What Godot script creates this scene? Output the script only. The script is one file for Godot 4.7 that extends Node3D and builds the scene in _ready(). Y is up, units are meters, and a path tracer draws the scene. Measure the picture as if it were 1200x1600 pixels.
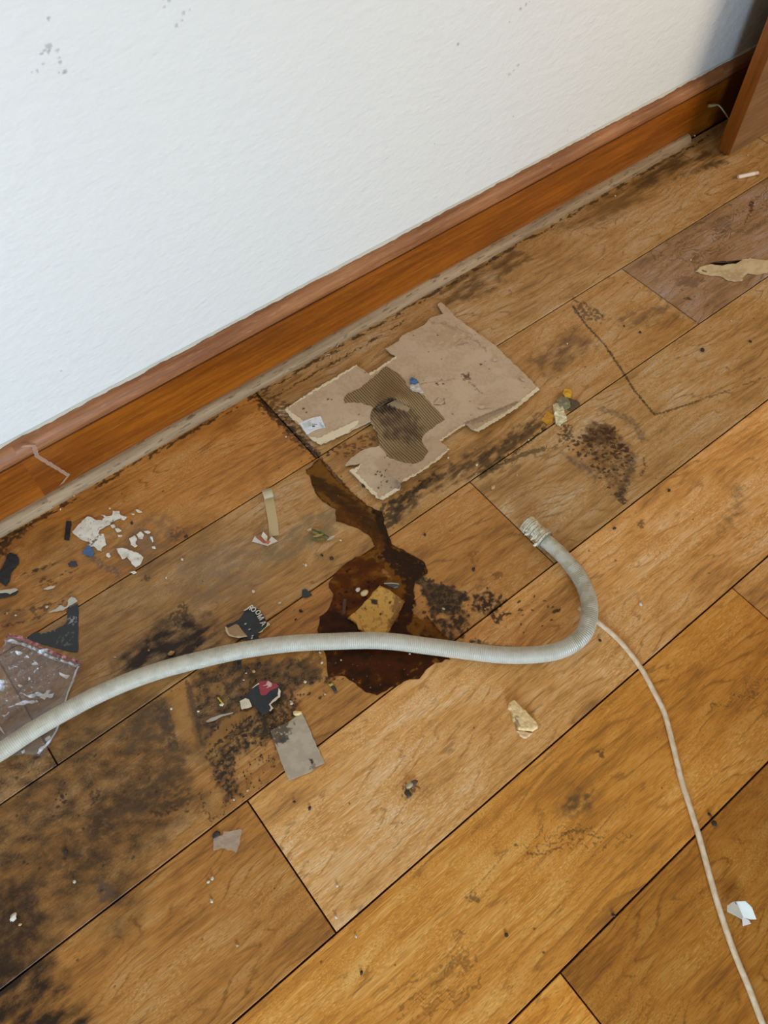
extends Node3D
# A corner of a neglected room: laminate floor, wooden skirting, a drain hose, torn cardboard and litter.
# x runs along the wall, z comes out of the wall into the room, y is up; all lengths in metres.

const WALL_Z := -0.885
const SKIRT_Z := -0.866
const ROW0 := -0.0952597      # a long seam of the laminate
const ROW := 0.1918683        # width of a board
const BOARD := 1.2875         # length of a board
const FLOOR_ORG := Vector2(-0.45, -0.90)
const FLOOR_SIZE := Vector2(2.2, 1.22)
const ROOM_LEFT := -1.45
const ROOM_RIGHT := 4.1
const ROOM_FRONT := 1.7
const ROOM_TOP := 2.45

var used := {}
var origin := Vector3.ZERO
var nz := FastNoiseLite.new()
var mats := {}

# ---------------------------------------------------------------- naming and tagging
func numbered(parent: Node, called: String) -> String:
	var key := str(parent.get_instance_id()) + called
	var n: int = used.get(key, 0)
	used[key] = n + 1
	return called if n == 0 else "%s_%03d" % [called, n]

func tag(o: Node, label: String, category: String, group := "") -> Node:
	o.set_meta("label", label)
	o.set_meta("category", category)
	if group != "":
		o.set_meta("group", group)
	return o

func thing(called: String, label: String, category: String, at: Vector3, group := "") -> Node3D:
	var o := Node3D.new()
	o.name = numbered(self, called)
	o.position = at
	add_child(o, true)
	tag(o, label, category, group)
	origin = at
	return o

func part(called: String, mesh: Mesh, mat: Material, parent: Node) -> MeshInstance3D:
	var o := MeshInstance3D.new()
	o.name = numbered(parent, called)
	o.mesh = mesh
	o.material_override = mat
	parent.add_child(o, true)
	return o

func single(called: String, label: String, category: String, at: Vector3, mesh: Mesh, mat: Material, group := "") -> MeshInstance3D:
	var o := part(called, mesh, mat, self)
	o.position = at
	tag(o, label, category, group)
	return o

func struct(called: String, mesh: Mesh, mat: Material) -> MeshInstance3D:
	var o := part(called, mesh, mat, self)
	o.set_meta("kind", "structure")
	return o

func struct_root(called: String) -> Node3D:
	var o := Node3D.new()
	o.name = called
	o.set_meta("kind", "structure")
	add_child(o, true)
	origin = Vector3.ZERO
	return o

# ---------------------------------------------------------------- materials
func mat(albedo: Color, rough := 0.6, spec := 0.5) -> StandardMaterial3D:
	var m := StandardMaterial3D.new()
	m.albedo_color = albedo
	m.roughness = rough
	m.metallic_specular = spec
	return m

func rgb(r: int, g: int, b: int, a := 255) -> Color:
	return Color8(r, g, b, a)

func tex(im: Image) -> ImageTexture:
	return ImageTexture.create_from_image(im)

# ---------------------------------------------------------------- mesh helpers
func begin() -> SurfaceTool:
	var st := SurfaceTool.new()
	st.begin(Mesh.PRIMITIVE_TRIANGLES)
	return st

func tri(st: SurfaceTool, p: Array, n: Array, uv: Array) -> void:
	var a: Vector3 = p[0]
	var b: Vector3 = p[1]
	var c: Vector3 = p[2]
	var g := (c - a).cross(b - a)
	if g.length_squared() < 1e-22:
		return
	var m: Vector3 = n[0] + n[1] + n[2]
	var order := [0, 1, 2] if g.dot(m) >= 0.0 else [0, 2, 1]
	for k in order:
		st.set_normal(n[k])
		st.set_uv(uv[k])
		st.add_vertex(p[k] - origin)

func quad(st: SurfaceTool, p: Array, n: Array, uv: Array) -> void:
	tri(st, [p[0], p[1], p[2]], [n[0], n[1], n[2]], [uv[0], uv[1], uv[2]])
	tri(st, [p[0], p[2], p[3]], [n[0], n[2], n[3]], [uv[0], uv[2], uv[3]])

func box(st: SurfaceTool, lo: Vector3, hi: Vector3) -> void:
	# uv in metres along each face
	for axis in 3:
		var u := (axis + 1) % 3
		var v := (axis + 2) % 3
		if axis == 0:
			u = 2
			v = 1
		elif axis == 2:
			u = 0
			v = 1
		elif axis == 1:
			u = 0
			v = 2
		for side in 2:
			var n := Vector3.ZERO
			n[axis] = 1.0 if side == 1 else -1.0
			var ps := []
			var uvs := []
			for k in [[0, 0], [1, 0], [1, 1], [0, 1]]:
				var p := lo
				p[axis] = hi[axis] if side == 1 else lo[axis]
				p[u] = hi[u] if k[0] == 1 else lo[u]
				p[v] = hi[v] if k[1] == 1 else lo[v]
				ps.append(p)
				uvs.append(Vector2(p[u], p[v]))
			quad(st, ps, [n, n, n, n], uvs)

func box_mesh(lo: Vector3, hi: Vector3) -> ArrayMesh:
	var st := begin()
	box(st, lo, hi)
	return st.commit()

func bevel_box(lo: Vector3, hi: Vector3, b: float) -> ArrayMesh:
	# a box with all twelve edges chamfered
	var st := begin()
	var c := (lo + hi) / 2.0
	for axis in 3:
		var u := (axis + 1) % 3
		var v := (axis + 2) % 3
		for s in [-1.0, 1.0]:
			var n := Vector3.ZERO
			n[axis] = s
			var ps := []
			var uvs := []
			for k in [[-1, -1], [1, -1], [1, 1], [-1, 1]]:
				var p := Vector3.ZERO
				p[axis] = (hi[axis] - c[axis]) * s
				p[u] = (hi[u] - c[u] - b) * k[0]
				p[v] = (hi[v] - c[v] - b) * k[1]
				ps.append(p + c)
				uvs.append(Vector2(p[u], p[v]))
			quad(st, ps, [n, n, n, n], uvs)
		for su in [-1.0, 1.0]:
			for sv in [-1.0, 1.0]:
				var n := Vector3.ZERO
				n[u] = su
				n[v] = sv
				n = n.normalized()
				var ps := []
				for k in [[-1, 0], [1, 0], [1, 1], [-1, 1]]:
					var p := Vector3.ZERO
					p[axis] = (hi[axis] - c[axis] - b) * k[0]
					p[u] = (hi[u] - c[u] - (b if k[1] == 0 else 0.0)) * su
					p[v] = (hi[v] - c[v] - (0.0 if k[1] == 0 else b)) * sv
					ps.append(p + c)
				quad(st, ps, [n, n, n, n], [Vector2.ZERO, Vector2.ONE * .01, Vector2.ONE * .02, Vector2.ZERO])
	return st.commit()

func ragged(poly: Array, step: float, amp: float, seed_: int) -> PackedVector2Array:
	# the outline cut into short steps and shaken, as a tear
	var r := RandomNumberGenerator.new()
	r.seed = seed_
	var out := PackedVector2Array()
	for i in poly.size():
		var a: Vector2 = poly[i]
		var b: Vector2 = poly[(i + 1) % poly.size()]
		var n := maxi(1, int(round(a.distance_to(b) / step)))
		var side := (b - a).orthogonal().normalized()
		for k in n:
			var p := a.lerp(b, float(k) / n)
			out.append(p + side * r.randf_range(-amp, amp) + (b - a).normalized() * r.randf_range(-amp, amp) * 0.4)
	return out

func area2(poly: PackedVector2Array) -> float:
	var s := 0.0
	for i in poly.size():
		var a := poly[i]
		var b := poly[(i + 1) % poly.size()]
		s += a.x * b.y - b.x * a.y
	return s / 2.0

func centre(poly: Array) -> Vector3:
	var s := Vector2.ZERO
	for p in poly:
		s += p
	s /= poly.size()
	return Vector3(s.x, 0, s.y)

func slope_normal(h: Callable, p: Vector2, e: float) -> Vector3:
	var dx: float = (h.call(p + Vector2(e, 0)) - h.call(p - Vector2(e, 0))) / (2 * e)
	var dz: float = (h.call(p + Vector2(0, e)) - h.call(p - Vector2(0, e))) / (2 * e)
	return Vector3(-dx, 1, -dz).normalized()

# A sheet over an outline in the floor plane: top and bottom are heights over (x, z). uv is metres (x, z).
func sheet(poly: PackedVector2Array, top: Callable, bot: Callable, cell := Vector2(0.01, 0.01), turn := 0.0, eps := 0.0008, flat_ := false) -> ArrayMesh:
	var st := begin()
	var there := Transform2D(-turn, Vector2.ZERO)
	var back := Transform2D(turn, Vector2.ZERO)
	var q := PackedVector2Array()
	for p in poly:
		q.append(there * p)
	var lo := q[0]
	var hi := q[0]
	for p in q:
		lo = lo.min(p)
		hi = hi.max(p)
	var nx := maxi(1, int(ceil((hi.x - lo.x) / cell.x)))
	var ny := maxi(1, int(ceil((hi.y - lo.y) / cell.y)))
	for i in nx:
		for j in ny:
			var a := lo + Vector2(i, j) * cell
			var b := a + cell
			var sq := PackedVector2Array([a, Vector2(b.x, a.y), b, Vector2(a.x, b.y)])
			for piece in Geometry2D.intersect_polygons(sq, q):
				var idx: PackedInt32Array
				if piece.size() == 4 or piece.size() == 3:
					idx = PackedInt32Array([0, 1, 2]) if piece.size() == 3 else PackedInt32Array([0, 1, 2, 0, 2, 3])
				else:
					idx = Geometry2D.triangulate_polygon(piece)
				var up := []
				var dn := []
				var un := []
				var bn := []
				for p in piece:
					var w: Vector2 = back * p
					up.append(Vector3(w.x, top.call(w), w.y))
					dn.append(Vector3(w.x, bot.call(w), w.y))
					if not flat_:
						un.append(slope_normal(top, w, eps))
						bn.append(-slope_normal(bot, w, eps))
				for k in range(0, idx.size(), 3):
					var t := [up[idx[k]], up[idx[k + 1]], up[idx[k + 2]]]
					var d := [dn[idx[k]], dn[idx[k + 1]], dn[idx[k + 2]]]
					var uv := [Vector2(t[0].x, t[0].z), Vector2(t[1].x, t[1].z), Vector2(t[2].x, t[2].z)]
					if flat_:
						var fn: Vector3 = (t[1] - t[0]).cross(t[2] - t[0]).normalized()
						fn = fn if fn.y >= 0 else -fn
						tri(st, t, [fn, fn, fn], uv)
						tri(st, d, [-fn, -fn, -fn], uv)
					else:
						tri(st, t, [un[idx[k]], un[idx[k + 1]], un[idx[k + 2]]], uv)
						tri(st, d, [bn[idx[k]], bn[idx[k + 1]], bn[idx[k + 2]]], uv)
	var sign_ := 1.0 if area2(poly) > 0 else -1.0
	for i in poly.size():
		var a := poly[i]
		var b := poly[(i + 1) % poly.size()]
		var n2 := Vector2(b.y - a.y, a.x - b.x).normalized() * sign_
		var n := Vector3(n2.x, 0, n2.y)
		var m := maxi(1, int(a.distance_to(b) / maxf(cell.x, 0.003)))
		for k in m:
			var p := a.lerp(b, float(k) / m)
			var r := a.lerp(b, float(k + 1) / m)
			quad(st, [Vector3(p.x, bot.call(p), p.y), Vector3(r.x, bot.call(r), r.y), Vector3(r.x, top.call(r), r.y), Vector3(p.x, top.call(p), p.y)], [n, n, n, n], [p, r, r, p])
	return st.commit()

# A flat piece lying at height y, t thick.
func slab(poly: PackedVector2Array, y: float, t: float) -> ArrayMesh:
	return sheet(poly, func(_p): return y + t, func(_p): return y, Vector2(0.05, 0.05))

# Paper that waves and creases gently between y and y + amp.
func wavy(poly: PackedVector2Array, y: float, amp: float, t: float, freq: float, seed_: int, cell := 0.003) -> ArrayMesh:
	var h := func(p: Vector2) -> float: return y + amp * (0.5 + 0.5 * nz.get_noise_3d(p.x * freq, p.y * freq, seed_ * 7.7))
	return sheet(poly, func(p): return h.call(p) + t, h, Vector2(cell, cell))

# Crumpled material: facets of folded sheet rising to amp.
func crumple(poly: PackedVector2Array, y: float, amp: float, seed_: int, cell := 0.004) -> ArrayMesh:
	var r := FastNoiseLite.new()
	r.seed = seed_
	r.noise_type = FastNoiseLite.TYPE_CELLULAR
	r.cellular_return_type = FastNoiseLite.RETURN_DISTANCE2_SUB
	r.frequency = 1.0
	var mid := centre(Array(poly))
	var c := Vector2(mid.x, mid.z)
	var far := 0.001
	for p in poly:
		far = maxf(far, p.distance_to(c))
	var h := func(p: Vector2) -> float:
		var k := 1.0 - clampf(p.distance_to(c) / far, 0, 1)
		return y + amp * (0.25 + 0.75 * sqrt(k)) * clampf(0.75 + 0.7 * r.get_noise_2d(p.x * 110.0, p.y * 110.0), 0.15, 1.3)
	return sheet(poly, h, func(_p): return y, Vector2(cell, cell), 0.4, 0.0008, true)

# A solid chip: an outline with rounded shoulders.
func chip(poly: PackedVector2Array, y: float, t: float, shoulder: float, rough: float, seed_: int, cell := 0.0015) -> ArrayMesh:
	var h := func(p: Vector2) -> float:
		var d := edge_distance(p, poly)
		var k := clampf(d / shoulder, 0, 1)
		return y + t * (0.35 + 0.65 * sqrt(1.0 - (1.0 - k) * (1.0 - k))) + rough * nz.get_noise_3d(p.x * 160.0, p.y * 160.0, seed_)
	return sheet(poly, h, func(_p): return y, Vector2(cell, cell))

func edge_distance(p: Vector2, poly: PackedVector2Array) -> float:
	var d := 1e9
	var inside := false
	var j := poly.size() - 1
	for i in poly.size():
		var a := poly[i]
		var b := poly[j]
		var e := b - a
		var w := p - a
		var k := clampf(w.dot(e) / e.length_squared(), 0, 1)
		d = minf(d, (w - e * k).length_squared())
		if (a.y > p.y) != (b.y > p.y) and p.x < (b.x - a.x) * (p.y - a.y) / (b.y - a.y) + a.x:
			inside = not inside
		j = i
	return sqrt(d) if inside else -sqrt(d)

# A tube along a path; radius is asked for at each distance. uv: (distance, turn).
func tube(path: PackedVector3Array, radius: Callable, sides: int, caps := true) -> ArrayMesh:
	var st := begin()
	var ring_p := []
	var ring_n := []
	var dist := [0.0]
	for i in range(1, path.size()):
		dist.append(dist[i - 1] + path[i].distance_to(path[i - 1]))
	var side := Vector3.ZERO
	for i in path.size():
		var t := (path[mini(i + 1, path.size() - 1)] - path[maxi(i - 1, 0)]).normalized()
		if i == 0:
			side = t.cross(Vector3.UP).normalized() if absf(t.y) < 0.95 else t.cross(Vector3.RIGHT).normalized()
		else:
			side = (side - t * side.dot(t)).normalized()
		var up := side.cross(t).normalized()
		var r: float = radius.call(dist[i])
		var dr: float = (radius.call(dist[i] + 0.0002) - radius.call(dist[i] - 0.0002)) / 0.0004
		var ps := []
		var ns := []
		for k in sides + 1:
			var a := TAU * k / sides
			var o := side * cos(a) + up * sin(a)
			ps.append(path[i] + o * r)
			ns.append((o - t * dr).normalized())
		ring_p.append(ps)
		ring_n.append(ns)
	for i in path.size() - 1:
		for k in sides:
			quad(st, [ring_p[i][k], ring_p[i + 1][k], ring_p[i + 1][k + 1], ring_p[i][k + 1]], [ring_n[i][k], ring_n[i + 1][k], ring_n[i + 1][k + 1], ring_n[i][k + 1]],
				[Vector2(dist[i], float(k) / sides), Vector2(dist[i + 1], float(k) / sides), Vector2(dist[i + 1], float(k + 1) / sides), Vector2(dist[i], float(k + 1) / sides)])
	if caps:
		for e in [0, path.size() - 1]:
			var n: Vector3 = (path[0] - path[1]).normalized() if e == 0 else (path[e] - path[e - 1]).normalized()
			for k in sides:
				tri(st, [path[e], ring_p[e][k], ring_p[e][k + 1]], [n, n, n], [Vector2.ZERO, Vector2.ZERO, Vector2.ZERO])
	return st.commit()

func smooth_path(pts: Array, step: float) -> PackedVector3Array:
	var c := Curve3D.new()
	c.bake_interval = step
	for i in pts.size():
		var a: Vector3 = pts[maxi(i - 1, 0)]
		var b: Vector3 = pts[mini(i + 1, pts.size() - 1)]
		var here: Vector3 = pts[i]
		var d := (b - a).normalized()
		var before := here.distance_to(a) / 3.0
		var after := here.distance_to(b) / 3.0
		c.add_point(here, -d * before, d * after)
	return c.get_baked_points()

# A small lump: a ball pushed about by noise and flattened. Base at y = 0.
func lump(size: Vector3, seed_: int, bumpy := 0.35) -> ArrayMesh:
	var s := SphereMesh.new()
	s.radius = 0.5
	s.height = 1.0
	s.radial_segments = 12
	s.rings = 7
	var arr := s.get_mesh_arrays()
	var v: PackedVector3Array = arr[Mesh.ARRAY_VERTEX]
	for i in v.size():
		var k := 1.0 + bumpy * nz.get_noise_3d(v[i].x * 2.2 + seed_ * 9.1, v[i].y * 2.2, v[i].z * 2.2)
		v[i] = (v[i] * k + Vector3(0, 0.42, 0)) * size
		v[i].y = maxf(v[i].y, 0.0)
	arr[Mesh.ARRAY_VERTEX] = v
	arr[Mesh.ARRAY_NORMAL] = null
	arr[Mesh.ARRAY_TANGENT] = null
	var m := ArrayMesh.new()
	m.add_surface_from_arrays(Mesh.PRIMITIVE_TRIANGLES, arr)
	var st := SurfaceTool.new()
	st.create_from(m, 0)
	st.set_smooth_group(0)
	st.generate_normals()
	return st.commit()

# Flat facets with given corners.
func facets(list: Array) -> ArrayMesh:
	var st := begin()
	for f in list:
		var n: Vector3 = (f[1] - f[0]).cross(f[2] - f[0]).normalized()
		n = n if n.y >= 0 else -n
		for k in range(1, f.size() - 1):
			tri(st, [f[0], f[k], f[k + 1]], [n, n, n], [Vector2.ZERO, Vector2(1, 0), Vector2(1, 1)])
			var o := n * 0.0004
			tri(st, [f[0] - o, f[k] - o, f[k + 1] - o], [-n, -n, -n], [Vector2.ZERO, Vector2(1, 0), Vector2(1, 1)])
	return st.commit()

# ---------------------------------------------------------------- pictures of dirt, print and grain
class Canvas:
	var w: int
	var h: int
	var org: Vector2
	var size: Vector2
	var px: PackedByteArray
	var n1 := FastNoiseLite.new()
	var n2 := FastNoiseLite.new()

	func _init(w_: int, h_: int, org_: Vector2, size_: Vector2, fill: Color) -> void:
		w = w_
		h = h_
		org = org_
		size = size_
		var im := Image.create(w, h, false, Image.FORMAT_RGBA8)
		im.fill(fill)
		px = im.get_data()
		n1.noise_type = FastNoiseLite.TYPE_SIMPLEX_SMOOTH
		n1.frequency = 1.0
		n1.fractal_type = FastNoiseLite.FRACTAL_FBM
		n1.fractal_octaves = 4
		n2.noise_type = FastNoiseLite.TYPE_SIMPLEX_SMOOTH
		n2.frequency = 1.0
		n2.fractal_type = FastNoiseLite.FRACTAL_FBM
		n2.fractal_octaves = 3
		n2.seed = 5

	func over(at: int, c: Color, a: float) -> void:
		var below := px[at + 3] / 255.0
		var out := a + below * (1.0 - a)
		if out <= 0.0:
			return
		var k := a / out
		px[at] = int(lerpf(px[at], c.r * 255.0, k))
		px[at + 1] = int(lerpf(px[at + 1], c.g * 255.0, k))
		px[at + 2] = int(lerpf(px[at + 2], c.b * 255.0, k))
		px[at + 3] = int(round(out * 255.0))

	# A patch of matter inside an outline. soft, warp in metres; gr: how sparse (0 solid .. 1 nothing); gf: grains per metre; stretch and turn: how the grain runs.
	func daub(poly_: Array, c: Color, a: float, soft: float, warp: float, gr := 0.0, gf := 150.0, stretch := 1.0, turn := 0.0, c2 := Color(0, 0, 0, 0), erase := false) -> void:
		var poly := PackedVector2Array(poly_)
		var lo := poly[0]
		var hi := poly[0]
		for p in poly:
			lo = lo.min(p)
			hi = hi.max(p)
		var pad := soft + warp
		var x0 := clampi(int((lo.x - pad - org.x) / size.x * w), 0, w - 1)
		var x1 := clampi(int((hi.x + pad - org.x) / size.x * w) + 1, 0, w)
		var y0 := clampi(int((lo.y - pad - org.y) / size.y * h), 0, h - 1)
		var y1 := clampi(int((hi.y + pad - org.y) / size.y * h) + 1, 0, h)
		var wf := 0.35 / maxf(warp, 0.001)
		var ca := cos(turn)
		var sa := sin(turn)
		var count := poly.size()
		for y in range(y0, y1):
			for x in range(x0, x1):
				var p := org + Vector2((x + 0.5) / w, (y + 0.5) / h) * size
				var q := p
				if warp > 0.0:
					q += Vector2(n1.get_noise_2d(p.x * wf, p.y * wf), n1.get_noise_2d(p.x * wf + 31.7, p.y * wf + 11.3)) * warp * 1.6
				var d := 1e9
				var inside := false
				var j := count - 1
				for i in count:
					var s := poly[i]
					var e := poly[j] - s
					var v := q - s
					var k := clampf(v.dot(e) / e.length_squared(), 0, 1)
					d = minf(d, (v - e * k).length_squared())
					if (s.y > q.y) != (s.y + e.y > q.y) and q.x < e.x * (q.y - s.y) / e.y + s.x:
						inside = not inside
					j = i
				d = sqrt(d) if inside else -sqrt(d)
				var cov := smoothstep(-soft, soft, d)
				if cov <= 0.0:
					continue
				var g := 0.5
				if gr != 0.0 or c2.a > 0.0:
					var u := (p.x * ca + p.y * sa) * gf / stretch
					var t := (-p.x * sa + p.y * ca) * gf
					g = 0.5 + 0.75 * n2.get_noise_2d(u, t)
				if gr < 0.0:
					# a film that is thicker and thinner by its own grain
					var fine := n2.get_noise_2d(p.x * 210.0 + p.y * 90.0, p.y * 520.0)
					cov *= clampf(0.74 - gr * (g - 0.5) * 1.3 + 0.22 * fine, 0.0, 1.0)
				if gr > 0.0:
					cov = smoothstep(gr - 0.13, gr + 0.13, g - 0.35 * (1.0 - cov)) * minf(1.0, cov * 1.5)
				if cov <= 0.004:
					continue
				var at := (y * w + x) * 4
				if erase:
					px[at + 3] = int(px[at + 3] * (1.0 - cov * a))
				else:
					over(at, c.lerp(c2, clampf((g - 0.3) * 2.0, 0, 1)) if c2.a > 0.0 else c, minf(1.0, cov * a))

	func stroke(pts: Array, width: float, c: Color, a: float, soft: float, warp: float, gr := 0.0, gf := 150.0, stretch := 1.0, turn := 0.0) -> void:
		for i in pts.size() - 1:
			var d: Vector2 = pts[i + 1] - pts[i]
			var s := d.orthogonal().normalized() * width / 2.0
			daub([pts[i] - s, pts[i + 1] - s, pts[i + 1] + s, pts[i] + s], c, a, soft, warp, gr, gf, stretch, turn)

	# Small separate marks scattered over an outline.
	func specks(poly_: Array, n: int, r0: float, r1: float, c: Color, a: float, seed_: int, long := 1.6, turn := 0.0) -> void:
		var poly := PackedVector2Array(poly_)
		var r := RandomNumberGenerator.new()
		r.seed = seed_
		var lo := poly[0]
		var hi := poly[0]
		for p in poly:
			lo = lo.min(p)
			hi = hi.max(p)
		for k in n:
			var m := Vector2(r.randf_range(lo.x, hi.x), r.randf_range(lo.y, hi.y))
			var rad := lerpf(r0, r1, pow(r.randf(), 2.0))
			var ang := turn + r.randf_range(-0.7, 0.7)
			var lg := r.randf_range(1.0, long)
			var bend := r.randf_range(-0.4, 0.4)
			if not Geometry2D.is_point_in_polygon(m, poly):
				continue
			var reach := rad * lg * 1.4
			var x0 := clampi(int((m.x - reach - org.x) / size.x * w), 0, w - 1)
			var x1 := clampi(int((m.x + reach - org.x) / size.x * w) + 1, 0, w)
			var y0 := clampi(int((m.y - reach - org.y) / size.y * h), 0, h - 1)
			var y1 := clampi(int((m.y + reach - org.y) / size.y * h) + 1, 0, h)
			for y in range(y0, y1):
				for x in range(x0, x1):
					var p := (org + Vector2((x + 0.5) / w, (y + 0.5) / h) * size - m).rotated(-ang)
					p.y += bend * p.x * p.x / (rad * lg)
					var d := Vector2(p.x / lg, p.y).length() / rad + 0.35 * n2.get_noise_2d(x * 0.25, y * 0.25 + k)
					var cov := 1.0 - smoothstep(0.7, 1.1, d)
					if cov > 0.0:
						over((y * w + x) * 4, c, cov * a)

	func seal() -> void:
		for x in w:
			px[x * 4 + 3] = 0
			px[((h - 1) * w + x) * 4 + 3] = 0
		for y in h:
			px[y * w * 4 + 3] = 0
			px[(y * w + w - 1) * 4 + 3] = 0

	func texture() -> ImageTexture:
		return ImageTexture.create_from_image(Image.create_from_data(w, h, false, Image.FORMAT_RGBA8, px))

	# lay the picture over metres (x, z)
	func fit(m: StandardMaterial3D) -> void:
		m.uv1_scale = Vector3(1.0 / size.x, 1.0 / size.y, 1)
		m.uv1_offset = Vector3(-org.x / size.x, -org.y / size.y, 0)
		m.texture_repeat = false

# Oak print of one board: streaks, cathedral rings and short pores. Returns [colour, relief].
func oak(seed_: int, dark: Color, mid: Color, light: Color, rings: float, w := 1536, h := 228) -> Array:
	var a := FastNoiseLite.new()
	a.seed = seed_
	a.frequency = 1.0
	a.fractal_octaves = 3
	var b := FastNoiseLite.new()
	b.seed = seed_ + 9
	b.frequency = 1.0
	b.fractal_type = FastNoiseLite.FRACTAL_NONE
	var data := PackedByteArray()
	data.resize(w * h * 3)
	var bump := PackedByteArray()
	bump.resize(w * h)
	for y in h:
		var v := float(y) / h * ROW
		for x in w:
			var u := float(x) / w * BOARD
			var bow := a.get_noise_2d(u * 2.6, v * 9.0)
			var s := a.get_noise_2d(u * 5.0 + 40.0, (v + bow * 0.012) * 85.0)
			var ring := sin((v + bow * 0.055 + 0.25 * (u - 0.6) * (u - 0.6)) * rings + s * 2.0)
			var pore := b.get_noise_2d(u * 95.0 + v * 260.0 * (0.3 + bow), v * 1050.0)
			var fine := b.get_noise_2d(u * 38.0, v * 620.0 + 70.0)
			var blotch := a.get_noise_2d(u * 9.0 + 7.0, v * 22.0 + 3.0)
			var k := 0.55 + 0.24 * s + 0.22 * bow + 0.22 * blotch + 0.14 * fine - 0.14 * maxf(0.0, ring - 0.25) * (0.5 + blotch)
			var c := dark.lerp(mid, k * 2.0) if k < 0.5 else mid.lerp(light, minf(1.0, k * 2.0 - 1.0))
			var deep := smoothstep(0.34, 0.75, pore) * (0.4 + 0.6 * clampf(0.5 + s, 0, 1))
			var crack := smoothstep(0.86, 1.0, ring) * smoothstep(-0.05, 0.35, blotch + 0.4 * fine)
			c = c.lerp(dark * 0.72, clampf(deep * 0.26 + crack * 0.32, 0, 1))
			var pale := smoothstep(0.30, 0.7, -pore) * 0.5 * clampf(0.5 + 1.5 * bow, 0, 1)
			c = c.lerp(light * 1.12, pale)
			var at := (y * w + x)
			data[at * 3] = clampi(int(c.r * 255), 0, 255)
			data[at * 3 + 1] = clampi(int(c.g * 255), 0, 255)
			data[at * 3 + 2] = clampi(int(c.b * 255), 0, 255)
			bump[at] = clampi(int(170 + 30 * fine - 110 * deep - 90 * crack), 0, 255)
	return [tex(Image.create_from_data(w, h, false, Image.FORMAT_RGB8, data)), tex(Image.create_from_data(w, h, false, Image.FORMAT_L8, bump))]

# ================================================================ the scene
func _ready() -> void:
	nz.noise_type = FastNoiseLite.TYPE_SIMPLEX_SMOOTH
	nz.frequency = 1.0
	nz.seed = 3
	# ---- camera
	var cam := Camera3D.new()
	cam.name = "camera"
	cam.position = Vector3(0, 1.05, 0)
	cam.rotation_degrees = Vector3(-57.901, -37.926, -0.516)
	cam.fov = rad_to_deg(2.0 * atan(800.0 / 1231.32))
	cam.near = 0.02
	cam.far = 60.0
	add_child(cam)
	cam.current = true
	# ---- sky, exposure
	var env := Environment.new()
	env.background_mode = Environment.BG_SKY
	var sky := Sky.new()
	var pm := ProceduralSkyMaterial.new()
	pm.sky_top_color = rgb(150, 180, 220)
	pm.sky_horizon_color = rgb(225, 232, 240)
	pm.ground_bottom_color = rgb(110, 110, 100)
	pm.ground_horizon_color = rgb(190, 195, 195)
	pm.sky_energy_multiplier = 1.0
	sky.sky_material = pm
	env.sky = sky
	env.tonemap_mode = Environment.TONE_MAPPER_LINEAR
	env.tonemap_exposure = 1.1
	env.sdfgi_enabled = true
	env.ssao_enabled = true
	env.ssil_enabled = true
	var we := WorldEnvironment.new()
	we.name = "world_environment"
	we.environment = env
	add_child(we)
	# ---- daylight through the two windows
	day_light("daylight_main", Vector3(2.85, 1.5, ROOM_FRONT - 0.06), Vector3(0, 0, -1), Vector2(1.9, 1.4), rgb(255, 240, 210), 5.6)
	day_light("daylight_side", Vector3(-0.7, 0.6, ROOM_FRONT - 0.06), Vector3(0, 0, -1), Vector2(0.8, 0.9), rgb(196, 226, 255), 6.9)

	build_floor()
	build_walls()
	build_skirting()
	build_board()
	build_cardboard()
	build_spill()
	build_hose()
	build_cable()
	build_bag()
	build_paper_scraps()
	build_black_scraps()
	build_small_litter()
	build_shade_chest()
	build_shade_footstool()
	build_crumbs()

func day_light(called: String, at: Vector3, dir: Vector3, size: Vector2, col: Color, energy: float) -> void:
	var l := AreaLight3D.new()
	l.name = called
	l.area_size = size
	l.light_color = col
	l.light_energy = energy
	l.area_range = 14.0
	l.area_attenuation = 2.0
	l.shadow_enabled = true
	add_child(l)
	l.look_at_from_position(at, at + dir, Vector3.UP)

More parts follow.
